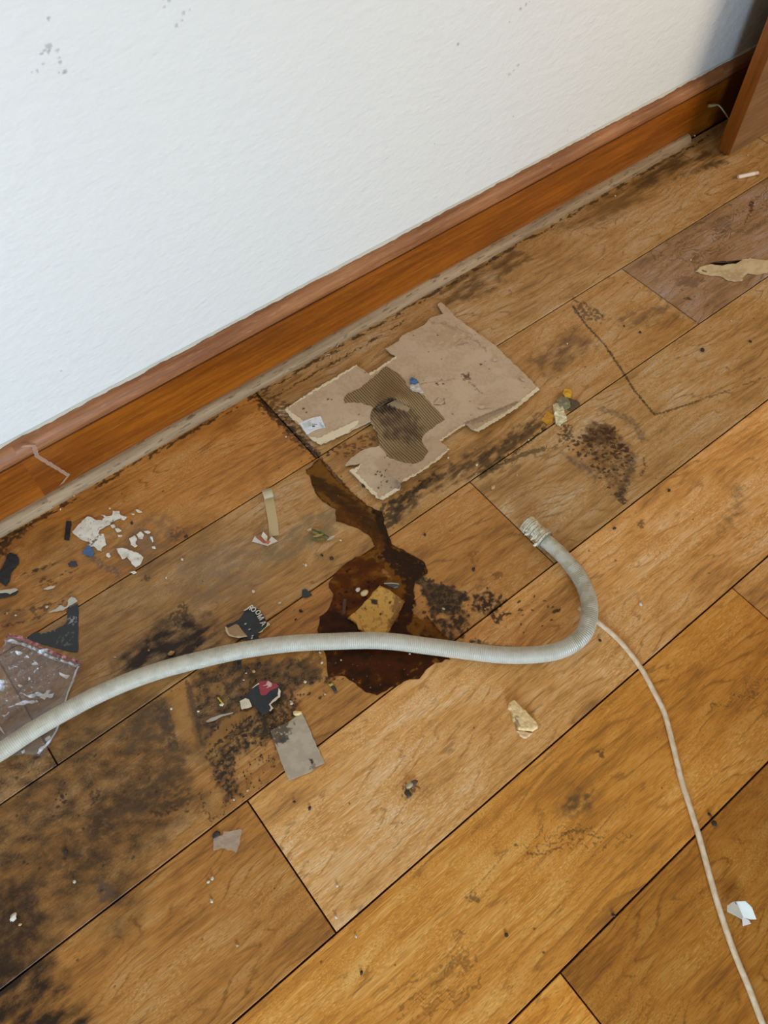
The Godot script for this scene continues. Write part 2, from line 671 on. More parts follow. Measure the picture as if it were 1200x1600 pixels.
# ---------------------------------------------------------------- floor
func build_floor() -> void:
	var cv := floor_dirt_and_shade()
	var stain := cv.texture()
	var looks := [
		oak(11, rgb(124, 76, 24), rgb(207, 134, 46), rgb(228, 174, 92), 300.0),
		oak(23, rgb(120, 74, 24), rgb(203, 132, 46), rgb(224, 172, 92), 420.0),
		oak(37, rgb(122, 78, 30), rgb(199, 132, 50), rgb(220, 170, 96), 240.0),
	]
	var tints := [Color(1.05, 1.025, 1.0), Color(1.04, 1.13, 1.6), Color(0.90, 0.91, 1.08), Color(0.79, 0.90, 1.5), Color(0.88, 1.0, 1.52), Color(0.86, 0.95, 1.38), Color(0.88, 0.85, 0.8)]  # board tones; greyer ones hold painted sheen, the last painted shade
	var made := {}
	var root := struct_root("floor")
	var under := part("underlay", box_mesh(Vector3(ROOM_LEFT, -0.05, WALL_Z - 0.1), Vector3(ROOM_RIGHT, -0.009, ROOM_FRONT)), mat(rgb(84, 50, 24), 0.9), root)
	under.set_meta("label", "dark underlay seen in the joints")
	var joints := {-4: 0.383, -3: 1.1142, -2: 0.5488, -1: -0.0027, 0: 0.7262, 1: 0.1756}
	# tone of the boards that show, painted sheen and shade included: [row, which board from the joint] -> [print, tint]
	var chosen := {[-4, 1]: [0, 4], [-4, 0]: [1, 4], [-4, -1]: [0, 2], [-3, 0]: [2, 3], [-3, -1]: [0, 5], [-2, 0]: [1, 4], [-2, -1]: [2, 2], [-1, 0]: [0, 1], [-1, -1]: [1, 2], [0, -1]: [2, 0], [0, 0]: [0, 1], [1, 0]: [1, 6], [1, -1]: [0, 0]}
	var r := RandomNumberGenerator.new()
	r.seed = 4
	for row in range(-4, 14):
		var z0 := ROW0 + row * ROW
		var z1 := z0 + ROW
		var off: float = joints[row] if joints.has(row) else fmod(row * 0.47, 1.0) * BOARD
		for k in range(-3, 5):
			var x0 := off + k * BOARD
			var x1 := x0 + BOARD
			if x1 < ROOM_LEFT or x0 > ROOM_RIGHT:
				continue
			var pick: Array = chosen.get([row, k], [r.randi() % 3, r.randi() % 3])
			if not made.has(pick):
				var m := mat(tints[pick[1]], 0.46, 0.38)
				m.albedo_texture = looks[pick[0]][0]
				m.texture_repeat = false
				m.heightmap_enabled = true
				m.heightmap_texture = looks[pick[0]][1]
				m.heightmap_scale = 0.035
				m.detail_enabled = true
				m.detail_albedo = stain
				m.detail_uv_layer = BaseMaterial3D.DETAIL_UV_2
				m.detail_blend_mode = BaseMaterial3D.BLEND_MODE_MIX
				made[pick] = m
			part("plank", plank(maxf(x0, ROOM_LEFT) + 0.0010, minf(x1, ROOM_RIGHT) - 0.0010, z0 + 0.0012, z1 - 0.0012, x0, z0, (row * 3 + k) % 2 != 0), made[pick], root)

func plank(x0: float, x1: float, z0: float, z1: float, u0: float, v0: float, flip: bool) -> ArrayMesh:
	var st := begin()
	var b := 0.0005
	var d := 0.0006
	var xs := [x0, x0 + b, x1 - b, x1]
	var zs := [z0, z0 + b, z1 - b, z1]
	var put := func(p: Vector3, n: Vector3) -> void:
		var u := clampf((p.x - u0) / BOARD, 0.001, 0.999)
		var v := clampf((p.z - v0) / ROW, 0.004, 0.996)
		st.set_normal(n)
		st.set_uv(Vector2(1.0 - u, 1.0 - v) if flip else Vector2(u, v))
		st.set_uv2((Vector2(p.x, p.z) - FLOOR_ORG) / FLOOR_SIZE)
		st.add_vertex(p)
	var face := func(a: Vector3, bb: Vector3, c: Vector3, e: Vector3, n: Vector3) -> void:
		var f := [a, bb, c, a, c, e] if (c - a).cross(bb - a).dot(n) > 0 else [a, c, bb, a, e, c]
		for p in f:
			put.call(p, n)
	face.call(Vector3(xs[1], 0, zs[1]), Vector3(xs[2], 0, zs[1]), Vector3(xs[2], 0, zs[2]), Vector3(xs[1], 0, zs[2]), Vector3.UP)
	for s in 2:
		var zo: float = zs[0] if s == 0 else zs[3]
		var zi: float = zs[1] if s == 0 else zs[2]
		var nn := Vector3(0, 0, -1 if s == 0 else 1)
		face.call(Vector3(xs[0], -d, zo), Vector3(xs[3], -d, zo), Vector3(xs[2], 0, zi), Vector3(xs[1], 0, zi), (nn + Vector3.UP).normalized())
		face.call(Vector3(xs[0], -0.009, zo), Vector3(xs[3], -0.009, zo), Vector3(xs[3], -d, zo), Vector3(xs[0], -d, zo), nn)
		var xo: float = xs[0] if s == 0 else xs[3]
		var xi: float = xs[1] if s == 0 else xs[2]
		nn = Vector3(-1 if s == 0 else 1, 0, 0)
		face.call(Vector3(xo, -d, zs[0]), Vector3(xo, -d, zs[3]), Vector3(xi, 0, zs[2]), Vector3(xi, 0, zs[1]), (nn + Vector3.UP).normalized())
		face.call(Vector3(xo, -0.009, zs[0]), Vector3(xo, -0.009, zs[3]), Vector3(xo, -d, zs[3]), Vector3(xo, -d, zs[0]), nn)
	return st.commit()

# Dirt, old spills and scuffs that stick to the laminate, and some painted shade.
func floor_dirt_and_shade() -> Canvas:
	var cv := Canvas.new(2048, 1136, FLOOR_ORG, FLOOR_SIZE, Color8(70, 46, 22, 0))
	var soil := rgb(58, 38, 18)
	var black := rgb(36, 24, 13)
	var along := 0.0
	# dull dust film over the left of the floor; lower-left daubs hold painted shade too
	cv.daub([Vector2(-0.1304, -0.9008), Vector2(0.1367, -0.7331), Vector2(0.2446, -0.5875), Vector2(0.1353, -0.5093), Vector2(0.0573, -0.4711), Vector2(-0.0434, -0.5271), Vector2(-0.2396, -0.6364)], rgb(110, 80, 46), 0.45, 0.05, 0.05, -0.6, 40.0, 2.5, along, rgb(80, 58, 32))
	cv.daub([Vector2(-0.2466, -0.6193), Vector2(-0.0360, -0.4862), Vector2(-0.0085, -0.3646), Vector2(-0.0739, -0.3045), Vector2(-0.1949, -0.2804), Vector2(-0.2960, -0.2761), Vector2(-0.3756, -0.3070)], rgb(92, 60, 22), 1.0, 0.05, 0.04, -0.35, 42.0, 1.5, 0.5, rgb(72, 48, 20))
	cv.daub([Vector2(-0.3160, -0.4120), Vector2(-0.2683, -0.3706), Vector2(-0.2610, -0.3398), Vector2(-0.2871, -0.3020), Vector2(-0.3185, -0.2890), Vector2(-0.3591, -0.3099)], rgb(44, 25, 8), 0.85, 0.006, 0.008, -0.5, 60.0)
	cv.daub([Vector2(-0.3722, -0.3527), Vector2(-0.2876, -0.2940), Vector2(-0.2648, -0.2352), Vector2(-0.2795, -0.1998), Vector2(-0.3053, -0.1607), Vector2(-0.4148, -0.2473)], rgb(44, 26, 6), 1.0, 0.02, 0.02, -0.8, 50.0, 2.0)  # corner stain, deepened to stand for cast shade
	# smears above and below the hose on the left
	cv.daub([Vector2(-0.0461, -0.5593), Vector2(-0.0072, -0.5653), Vector2(0.0430, -0.5671), Vector2(0.0769, -0.5557), Vector2(0.0966, -0.5207), Vector2(0.0832, -0.4872), Vector2(0.0056, -0.5061), Vector2(-0.0443, -0.5255)], rgb(48, 29, 10), 1.1, 0.018, 0.012, -1.1, 60.0, 2.5, along)
	cv.daub([Vector2(-0.0658, -0.5599), Vector2(-0.0072, -0.5653), Vector2(0.0400, -0.5657), Vector2(0.0795, -0.5601), Vector2(0.0561, -0.5212), Vector2(0.0045, -0.5221)], black, 0.5, 0.014, 0.014, -1.2, 80.0, 2.0)
	cv.daub([Vector2(0.0466, -0.5733), Vector2(0.0802, -0.5793), Vector2(0.0769, -0.5557), Vector2(0.0494, -0.5454)], black, 0.65, 0.004, 0.006, 0.35, 160.0)
	cv.daub([Vector2(0.0284, -0.4749), Vector2(0.0815, -0.4592), Vector2(0.1612, -0.4006), Vector2(0.1777, -0.3682), Vector2(0.1626, -0.3564), Vector2(0.1195, -0.3720), Vector2(0.0906, -0.3606), Vector2(0.0431, -0.3670), Vector2(-0.0143, -0.3777), Vector2(-0.0017, -0.4248)], rgb(84, 58, 32), 1.12, 0.007, 0.008, -0.3, 80.0, 1.6, 0.0, rgb(60, 42, 23))
	cv.daub([Vector2(0.0185, -0.4756), Vector2(0.0207, -0.4621), Vector2(-0.0098, -0.3818), Vector2(-0.0178, -0.3849), Vector2(0.0020, -0.4445)], rgb(74, 54, 34), 0.8, 0.002, 0.002)
	cv.daub([Vector2(-0.0916, -0.4740), Vector2(-0.0158, -0.4725), Vector2(-0.0234, -0.4421), Vector2(-0.0369, -0.3957), Vector2(-0.0496, -0.3972), Vector2(-0.0597, -0.4267), Vector2(-0.0930, -0.4359)], rgb(84, 62, 38), 0.85, 0.010, 0.010, -1.2, 70.0, 2.0)
	cv.daub([Vector2(-0.0408, -0.4672), Vector2(-0.0176, -0.4693), Vector2(-0.0234, -0.4421), Vector2(-0.0365, -0.3996), Vector2(-0.0461, -0.3965), Vector2(-0.0450, -0.4151), Vector2(-0.0392, -0.4457)], rgb(70, 52, 36), 0.85, 0.003, 0.003, -0.8, 120.0)
	cv.daub([Vector2(-0.0158, -0.4760), Vector2(0.0143, -0.4719), Vector2(0.0029, -0.4325), Vector2(-0.0130, -0.3831), Vector2(-0.0333, -0.3885), Vector2(-0.0252, -0.4323)], rgb(166, 114, 52), 0.55, 0.002, 0.002)
	cv.daub([Vector2(0.0445, -0.4485), Vector2(0.0556, -0.4418), Vector2(0.0556, -0.4311), Vector2(0.0483, -0.4241), Vector2(0.0377, -0.4314), Vector2(0.0373, -0.4414)], rgb(146, 104, 50), 0.85, 0.0015, 0.003)
	cv.daub([Vector2(-0.0041, -0.3847), Vector2(0.0267, -0.3955), Vector2(0.0511, -0.3920), Vector2(0.0721, -0.3798), Vector2(0.0625, -0.3716), Vector2(0.0264, -0.3693), Vector2(-0.0076, -0.3660), Vector2(-0.0208, -0.3638)], rgb(158, 108, 50), 0.75, 0.002, 0.003)
	cv.daub([Vector2(-0.0138, -0.3624), Vector2(0.0264, -0.3693), Vector2(0.0616, -0.3701), Vector2(0.0862, -0.3573), Vector2(0.0808, -0.3371), Vector2(0.0605, -0.3314), Vector2(0.0322, -0.3408), Vector2(0.0081, -0.3345), Vector2(-0.0013, -0.2925), Vector2(-0.0244, -0.2987), Vector2(-0.0224, -0.3234)], rgb(42, 29, 14), 0.98, 0.006, 0.007, -1.0, 110.0, 1.2)
	cv.daub([Vector2(0.0783, -0.3955), Vector2(0.1230, -0.3739), Vector2(0.1212, -0.3499), Vector2(0.0965, -0.3357), Vector2(0.0671, -0.3261), Vector2(0.0545, -0.3470)], rgb(50, 35, 18), 0.95, 0.006, 0.006, -0.9, 110.0)
	cv.specks([Vector2(-0.0151, -0.3699), Vector2(0.0411, -0.3797), Vector2(0.1034, -0.3640), Vector2(0.1318, -0.3588), Vector2(0.0643, -0.3068), Vector2(0.0108, -0.2869), Vector2(-0.0307, -0.2978)], 80, 0.0006, 0.0022, rgb(40, 28, 14), 0.75, 3)
	cv.specks([Vector2(-0.0151, -0.3699), Vector2(0.0411, -0.3797), Vector2(0.1034, -0.3640), Vector2(0.1318, -0.3588), Vector2(0.0643, -0.3068), Vector2(0.0108, -0.2869), Vector2(-0.0307, -0.2978)], 90, 0.0006, 0.0018, rgb(150, 110, 66), 0.8, 4)
	cv.specks([Vector2(0.0284, -0.4749), Vector2(0.1612, -0.4006), Vector2(0.1659, -0.3609), Vector2(0.0916, -0.3621), Vector2(-0.0134, -0.3792)], 90, 0.0006, 0.002, rgb(40, 28, 14), 0.7, 5)
	cv.stroke([Vector2(-0.0172, -0.3663), Vector2(0.0007, -0.3718), Vector2(0.0312, -0.3735), Vector2(0.0645, -0.3756)], 0.003, black, 0.8, 0.0012, 0.002, 0.25, 160.0)
	# arcs of wiped dirt, lower left
	cv.daub([Vector2(-0.1331, -0.4031), Vector2(-0.0788, -0.3930), Vector2(-0.0206, -0.4066), Vector2(-0.0257, -0.3783), Vector2(-0.0521, -0.3634), Vector2(-0.0860, -0.3637), Vector2(-0.1011, -0.3536), Vector2(-0.1397, -0.3567)], rgb(80, 56, 30), 0.8, 0.012, 0.012, -1.4, 70.0, 1.8, 0.4)
	cv.daub([Vector2(-0.1232, -0.3872), Vector2(-0.0788, -0.3764), Vector2(-0.0463, -0.3506), Vector2(-0.0629, -0.3293), Vector2(-0.0920, -0.3404), Vector2(-0.1229, -0.3709)], rgb(72, 48, 24), 0.68, 0.006, 0.010, 0.45, 130.0, 2.0)
	cv.stroke([Vector2(-0.1593, -0.4158), Vector2(-0.1518, -0.4199), Vector2(-0.1432, -0.4152), Vector2(-0.1536, -0.4093), Vector2(-0.1659, -0.4030)], 0.004, black, 0.6, 0.002, 0.003, 0.3, 160.0)
	cv.daub([Vector2(-0.2016, -0.3675), Vector2(-0.1479, -0.4027), Vector2(-0.1074, -0.4094), Vector2(-0.1285, -0.3774), Vector2(-0.1864, -0.3460), Vector2(-0.2125, -0.3390)], rgb(66, 42, 18), 0.75, 0.010, 0.012, -1.4, 80.0, 1.6, 0.6)
	cv.daub([Vector2(-0.2422, -0.3903), Vector2(-0.1948, -0.3811), Vector2(-0.1954, -0.3625), Vector2(-0.2340, -0.3542)], rgb(78, 52, 22), 0.5, 0.008, 0.012, 0.42, 90.0)
	cv.daub([Vector2(-0.1985, -0.3225), Vector2(-0.1837, -0.3144), Vector2(-0.1895, -0.2937), Vector2(-0.2042, -0.2983)], rgb(84, 66, 58), 0.7, 0.004, 0.005, 0.3, 140.0)
	cv.stroke([Vector2(-0.0127, -0.3358), Vector2(-0.0131, -0.3210), Vector2(-0.0146, -0.3073)], 0.004, soil, 0.7, 0.002, 0.003, 0.4, 180.0)
	cv.stroke([Vector2(-0.0443, -0.3347), Vector2(-0.0512, -0.3140), Vector2(-0.0509, -0.2960), Vector2(-0.0336, -0.2902)], 0.0035, soil, 0.75, 0.0015, 0.003, 0.4, 200.0)
	cv.stroke([Vector2(-0.1060, -0.3515), Vector2(-0.0974, -0.3407), Vector2(-0.0768, -0.3343)], 0.004, rgb(60, 34, 14), 0.8, 0.0015, 0.003, 0.25, 160.0)
	cv.specks([Vector2(-0.2032, -0.5515), Vector2(-0.0327, -0.3732), Vector2(-0.0613, -0.2945), Vector2(-0.1943, -0.2976), Vector2(-0.2853, -0.3697)], 90, 0.0006, 0.0024, rgb(52, 32, 12), 0.7, 6)
	cv.specks([Vector2(-0.1906, -0.4620), Vector2(-0.1700, -0.4487), Vector2(-0.1798, -0.4180), Vector2(-0.1998, -0.4319)], 14, 0.001, 0.003, rgb(52, 30, 12), 0.85, 7)
	# thin grey film, middle left
	cv.daub([Vector2(0.2305, -0.5842), Vector2(0.2942, -0.5895), Vector2(0.3581, -0.5782), Vector2(0.3580, -0.5477), Vector2(0.3169, -0.5359), Vector2(0.2270, -0.5443), Vector2(0.1966, -0.5685)], rgb(122, 100, 68), 0.75, 0.008, 0.008, -1.0, 60.0, 2.5, -0.2)
	cv.daub([Vector2(0.1323, -0.6480), Vector2(0.2074, -0.6026), Vector2(0.1996, -0.5383), Vector2(0.1465, -0.5266), Vector2(0.0875, -0.5735), Vector2(0.0869, -0.6280)], rgb(130, 104, 76), 0.6, 0.018, 0.012, -1.2, 60.0, 2.0)
	cv.daub([Vector2(0.0380, -0.7375), Vector2(0.1209, -0.7457), Vector2(0.1404, -0.7000), Vector2(0.0828, -0.6590), Vector2(0.0396, -0.6795)], rgb(116, 88, 62), 0.6, 0.014, 0.012, -1.2, 70.0, 2.0)
	cv.stroke([Vector2(0.0064, -0.7311), Vector2(0.0111, -0.7124), Vector2(0.0201, -0.6941), Vector2(0.0260, -0.6783)], 0.009, rgb(92, 78, 72), 0.65, 0.004, 0.004, 0.3, 140.0)
	cv.daub([Vector2(0.0839, -0.7390), Vector2(0.0978, -0.7181), Vector2(0.0964, -0.6997), Vector2(0.0919, -0.6840), Vector2(0.0782, -0.6834), Vector2(0.0710, -0.6968), Vector2(0.0688, -0.7062)], rgb(140, 108, 84), 0.55, 0.004, 0.006, 0.3, 100.0)
	cv.daub([Vector2(0.1223, -0.7033), Vector2(0.1413, -0.6918), Vector2(0.1344, -0.6753), Vector2(0.1141, -0.6842)], rgb(70, 54, 44), 0.55, 0.006, 0.006, 0.4, 130.0)
	cv.daub([Vector2(0.0544, -0.6573), Vector2(0.0606, -0.6489), Vector2(0.0534, -0.6409), Vector2(0.0473, -0.6492)], rgb(66, 52, 38), 0.7, 0.002, 0.003, 0.3, 160.0)
	# scraped streaks by the black scraps
	for s in [[Vector2(-0.0903, -0.7707), Vector2(-0.0431, -0.7575)], [Vector2(-0.0766, -0.7667), Vector2(-0.0582, -0.7590)], [Vector2(-0.0727, -0.7447), Vector2(-0.0537, -0.7330)], [Vector2(-0.0450, -0.7347), Vector2(-0.0190, -0.7261)], [Vector2(-0.0936, -0.7494), Vector2(-0.0575, -0.7224)], [Vector2(-0.1044, -0.7096), Vector2(-0.0582, -0.6894)], [Vector2(-0.1504, -0.7123), Vector2(-0.1181, -0.6962)], [Vector2(-0.1354, -0.7294), Vector2(-0.1120, -0.7149)], [Vector2(-0.1081, -0.6963), Vector2(-0.0900, -0.6868)]]:
		cv.stroke([s[0], s[1]], 0.0032, rgb(56, 36, 16), 0.75, 0.0018, 0.004, 0.38, 150.0, 3.0)
	cv.daub([Vector2(-0.1033, -0.7120), Vector2(-0.0771, -0.6978), Vector2(-0.0896, -0.6930), Vector2(-0.1054, -0.7022)], rgb(84, 58, 30), 0.75, 0.004, 0.006, 0.3, 120.0, 2.0)
	cv.daub([Vector2(-0.1382, -0.7398), Vector2(-0.1099, -0.7140), Vector2(-0.1156, -0.6990), Vector2(-0.1494, -0.7146)], rgb(110, 78, 46), 0.45, 0.006, 0.006, 0.3, 90.0, 3.0)
	# along the skirting
	cv.stroke([Vector2(-0.4, -0.846), Vector2(0.5, -0.846), Vector2(1.6, -0.846)], 0.008, rgb(46, 32, 16), 0.85, 0.003, 0.003, 0.46, 90.0, 3.0)
	cv.daub([Vector2(-0.1133, -0.8435), Vector2(-0.0797, -0.8487), Vector2(-0.0277, -0.8458), Vector2(-0.0777, -0.8296), Vector2(-0.1193, -0.8059)], rgb(40, 30, 16), 0.8, 0.006, 0.006, 0.35, 90.0)
	cv.stroke([Vector2(0.3998, -0.8236), Vector2(0.4758, -0.8228), Vector2(0.5596, -0.8216), Vector2(0.6150, -0.8226), Vector2(0.6935, -0.8221)], 0.004, rgb(58, 38, 16), 0.85, 0.0015, 0.004, 0.38, 80.0, 4.0)
	cv.daub([Vector2(0.3726, -0.8351), Vector2(0.4042, -0.8375), Vector2(0.4149, -0.7944), Vector2(0.4037, -0.7496), Vector2(0.3908, -0.6762), Vector2(0.3760, -0.6692), Vector2(0.3740, -0.7212), Vector2(0.3655, -0.7801)], rgb(74, 46, 16), 0.7, 0.006, 0.008, 0.42, 110.0, 1.5, 0.6)
	cv.daub([Vector2(1.3828, -0.8636), Vector2(1.5344, -0.8422), Vector2(1.5561, -0.7888), Vector2(1.5398, -0.7549), Vector2(1.4231, -0.7912), Vector2(1.3094, -0.8157)], rgb(56, 36, 12), 0.8, 0.014, 0.008, -1.2, 50.0, 5.0)  # darker strip from the upright board back to the skirting
	cv.daub([Vector2(1.0859, -0.8372), Vector2(1.2843, -0.8468), Vector2(1.3766, -0.8399), Vector2(1.3784, -0.7879), Vector2(1.1812, -0.7863)], rgb(96, 66, 28), 0.7, 0.018, 0.010, -1.3, 40.0, 6.0)
	cv.daub([Vector2(0.8165, -0.8610), Vector2(0.9919, -0.8504), Vector2(1.0020, -0.8060), Vector2(0.8601, -0.7811), Vector2(0.7713, -0.8082)], rgb(72, 48, 20), 0.7, 0.012, 0.010, -1.3, 60.0, 4.0)
	# the drip that runs down the joint from the wall
	cv.stroke([Vector2(0.3774, -0.8464), Vector2(0.3781, -0.7842), Vector2(0.3888, -0.6690)], 0.013, rgb(64, 38, 10), 0.85, 0.003, 0.004, 0.36, 120.0, 2.0, 0.85)
	cv.stroke([Vector2(0.3808, -0.8474), Vector2(0.3790, -0.8050), Vector2(0.3848, -0.7367), Vector2(0.3873, -0.6669), Vector2(0.3864, -0.5618)], 0.004, rgb(40, 24, 8), 0.85, 0.0012, 0.002, 0.2, 120.0)
	cv.specks([Vector2(0.3831, -0.8062), Vector2(0.3996, -0.7795), Vector2(0.3905, -0.6826), Vector2(0.3704, -0.6614), Vector2(0.3708, -0.7237)], 70, 0.0006, 0.0022, rgb(40, 24, 8), 0.85, 8)
	cv.specks([Vector2(0.3969, -0.6712), Vector2(0.4428, -0.6663), Vector2(0.4896, -0.6613), Vector2(0.4850, -0.6327), Vector2(0.4495, -0.6356), Vector2(0.4130, -0.6398)], 120, 0.0008, 0.0026, rgb(52, 34, 12), 0.9, 9, 3.0, 0.3)
	cv.daub([Vector2(0.4212, -0.6708), Vector2(0.4614, -0.6644), Vector2(0.5006, -0.6591), Vector2(0.4819, -0.6287), Vector2(0.4312, -0.6377), Vector2(0.3945, -0.6545)], rgb(150, 96, 34), 0.5, 0.003, 0.004)
	# round the cardboard's lower side
	cv.daub([Vector2(0.4277, -0.5320), Vector2(0.4962, -0.5307), Vector2(0.5420, -0.5245), Vector2(0.5826, -0.5232), Vector2(0.6365, -0.5118), Vector2(0.7358, -0.5112), Vector2(0.7276, -0.4912), Vector2(0.6385, -0.4849), Vector2(0.5782, -0.4714), Vector2(0.5324, -0.4898), Vector2(0.4753, -0.5058), Vector2(0.4115, -0.4878), Vector2(0.3994, -0.5087)], rgb(78, 52, 20), 0.9, 0.008, 0.008, -1.5, 70.0, 3.0, -0.1)
	cv.daub([Vector2(0.4101, -0.5344), Vector2(0.4425, -0.5261), Vector2(0.5144, -0.5283), Vector2(0.5143, -0.5162), Vector2(0.4515, -0.5130), Vector2(0.3973, -0.4880), Vector2(0.3827, -0.4996)], rgb(48, 32, 12), 0.8, 0.004, 0.006, 0.36, 110.0, 2.0)
	cv.daub([Vector2(0.5969, -0.5076), Vector2(0.6640, -0.4985), Vector2(0.7203, -0.4992), Vector2(0.7289, -0.4792), Vector2(0.6696, -0.4812), Vector2(0.6181, -0.4783), Vector2(0.5743, -0.4825)], rgb(62, 40, 12), 0.7, 0.006, 0.006, 0.36, 60.0, 4.0, -0.1)
	cv.stroke([Vector2(0.5648, -0.4720), Vector2(0.5991, -0.4750), Vector2(0.6621, -0.4620), Vector2(0.7097, -0.4429)], 0.008, rgb(74, 58, 24), 0.75, 0.004, 0.003, 0.34, 80.0, 3.0)
	cv.stroke([Vector2(0.5804, -0.4777), Vector2(0.6178, -0.4723), Vector2(0.7257, -0.4817)], 0.003, rgb(50, 32, 8), 0.8, 0.001, 0.003, 0.25, 90.0)
	# the round stain with its flecks
	cv.daub([Vector2(0.7694, -0.4403), Vector2(0.7964, -0.4385), Vector2(0.8116, -0.4197), Vector2(0.8078, -0.3838), Vector2(0.7980, -0.3536), Vector2(0.7659, -0.3298), Vector2(0.7220, -0.3053), Vector2(0.7097, -0.3093), Vector2(0.7221, -0.3467), Vector2(0.7313, -0.3819), Vector2(0.7372, -0.4147)], rgb(98, 66, 34), 0.8, 0.006, 0.006, -0.8, 80.0)
	cv.daub([Vector2(0.7652, -0.4307), Vector2(0.7895, -0.4374), Vector2(0.8066, -0.4205), Vector2(0.8022, -0.3947), Vector2(0.7879, -0.3869), Vector2(0.7599, -0.4092), Vector2(0.7403, -0.4122)], rgb(66, 38, 16), 0.95, 0.005, 0.006, -0.6, 90.0)
	cv.specks([Vector2(0.7343, -0.4618), Vector2(0.7901, -0.4435), Vector2(0.8141, -0.4112), Vector2(0.8053, -0.3603), Vector2(0.7418, -0.3131), Vector2(0.7123, -0.3014), Vector2(0.7049, -0.3306), Vector2(0.7221, -0.3892), Vector2(0.7128, -0.4404)], 230, 0.0009, 0.0036, rgb(60, 34, 14), 0.85, 10, 2.2, 0.4)
	cv.stroke([Vector2(0.8219, -0.4515), Vector2(0.8372, -0.4326), Vector2(0.8447, -0.4066), Vector2(0.8418, -0.3825), Vector2(0.8290, -0.3605)], 0.012, rgb(96, 78, 58), 0.75, 0.005, 0.004, -0.8, 120.0)
	cv.stroke([Vector2(0.7980, -0.3536), Vector2(0.7659, -0.3298), Vector2(0.7323, -0.3147), Vector2(0.7127, -0.3069)], 0.012, rgb(84, 66, 44), 0.8, 0.004, 0.003, -0.8, 100.0)
	cv.stroke([Vector2(0.7161, -0.3100), Vector2(0.7119, -0.2960)], 0.010, rgb(50, 36, 20), 0.8, 0.003, 0.004, 0.3)
	cv.daub([Vector2(0.7057, -0.4334), Vector2(0.7195, -0.3975), Vector2(0.7264, -0.3613), Vector2(0.7027, -0.3442), Vector2(0.7082, -0.3758), Vector2(0.7010, -0.4122)], rgb(92, 72, 68), 0.7, 0.006, 0.005, -1.0, 90.0)
	cv.daub([Vector2(0.7452, -0.4727), Vector2(0.7610, -0.4601), Vector2(0.7453, -0.4336), Vector2(0.7194, -0.4415)], rgb(50, 32, 14), 0.75, 0.004, 0.005, 0.42, 160.0)
	cv.stroke([Vector2(0.8029, -0.3372), Vector2(0.7914, -0.3217), Vector2(0.7733, -0.3149)], 0.003, rgb(84, 58, 34), 0.8, 0.002, 0.002, 0.3)
	# the outline left by something that stood there
	cv.stroke([Vector2(0.9666, -0.6587), Vector2(0.9496, -0.6082), Vector2(0.9395, -0.5507), Vector2(0.9149, -0.4817), Vector2(0.9010, -0.4467), Vector2(0.8859, -0.3870)], 0.0036, rgb(50, 33, 18), 0.9, 0.0016, 0.002)
	cv.stroke([Vector2(0.8859, -0.3870), Vector2(0.9179, -0.3749), Vector2(0.9730, -0.3581)], 0.0030, rgb(74, 50, 28), 0.8, 0.0016, 0.002, 0.1, 60.0)
	cv.stroke([Vector2(0.9730, -0.3581), Vector2(1.0399, -0.3394), Vector2(1.1082, -0.3202)], 0.003, rgb(98, 70, 44), 0.7, 0.0014, 0.003, 0.36, 90.0)
	cv.daub([Vector2(0.9846, -0.6731), Vector2(0.9883, -0.6454), Vector2(0.9978, -0.6054), Vector2(0.9726, -0.5938), Vector2(0.9573, -0.6218), Vector2(0.9587, -0.6447)], rgb(74, 54, 30), 0.7, 0.006, 0.006, 0.40, 90.0)
	cv.stroke([Vector2(0.9673, -0.6500), Vector2(0.9536, -0.6090)], 0.0025, rgb(176, 146, 104), 0.7, 0.001, 0.002, 0.3, 160.0)
	cv.daub([Vector2(1.0071, -0.5900), Vector2(1.0749, -0.5680), Vector2(1.1149, -0.5441), Vector2(1.0975, -0.5177), Vector2(1.0417, -0.5385), Vector2(0.9980, -0.5577)], rgb(92, 66, 42), 0.65, 0.012, 0.008, -1.4, 60.0, 4.0)
	cv.daub([Vector2(0.8105, -0.6162), Vector2(0.9316, -0.6030), Vector2(0.9216, -0.5574), Vector2(0.8337, -0.5610), Vector2(0.7953, -0.5701)], rgb(92, 62, 38), 0.7, 0.016, 0.012, -1.2, 50.0, 3.0)
	# sticky brown smears to the right of the spill
	cv.daub([Vector2(0.3733, -0.4562), Vector2(0.3879, -0.4392), Vector2(0.3892, -0.4065), Vector2(0.3820, -0.3812), Vector2(0.4049, -0.3478), Vector2(0.4137, -0.3257), Vector2(0.3898, -0.3199), Vector2(0.3716, -0.3149), Vector2(0.3604, -0.3286), Vector2(0.3471, -0.3344), Vector2(0.3634, -0.3757), Vector2(0.3624, -0.3968), Vector2(0.3399, -0.3695), Vector2(0.3201, -0.3510), Vector2(0.3192, -0.3663), Vector2(0.3523, -0.3845), Vector2(0.3691, -0.4277)], rgb(44, 28, 12), 1.25, 0.003, 0.005, -0.3, 80.0)
	cv.daub([Vector2(0.3395, -0.3308), Vector2(0.3713, -0.3199), Vector2(0.3930, -0.3076), Vector2(0.3752, -0.2928), Vector2(0.3522, -0.2874), Vector2(0.3337, -0.2974), Vector2(0.3248, -0.3186)], rgb(60, 34, 10), 1.1, 0.004, 0.006, -0.9, 80.0)
	cv.daub([Vector2(0.4219, -0.3242), Vector2(0.4411, -0.3190), Vector2(0.4495, -0.3073), Vector2(0.4387, -0.3008), Vector2(0.4499, -0.2870), Vector2(0.4337, -0.2850), Vector2(0.4095, -0.2896), Vector2(0.4037, -0.3039), Vector2(0.4087, -0.3147)], rgb(58, 34, 12), 1.1, 0.004, 0.006, -1.2, 100.0)
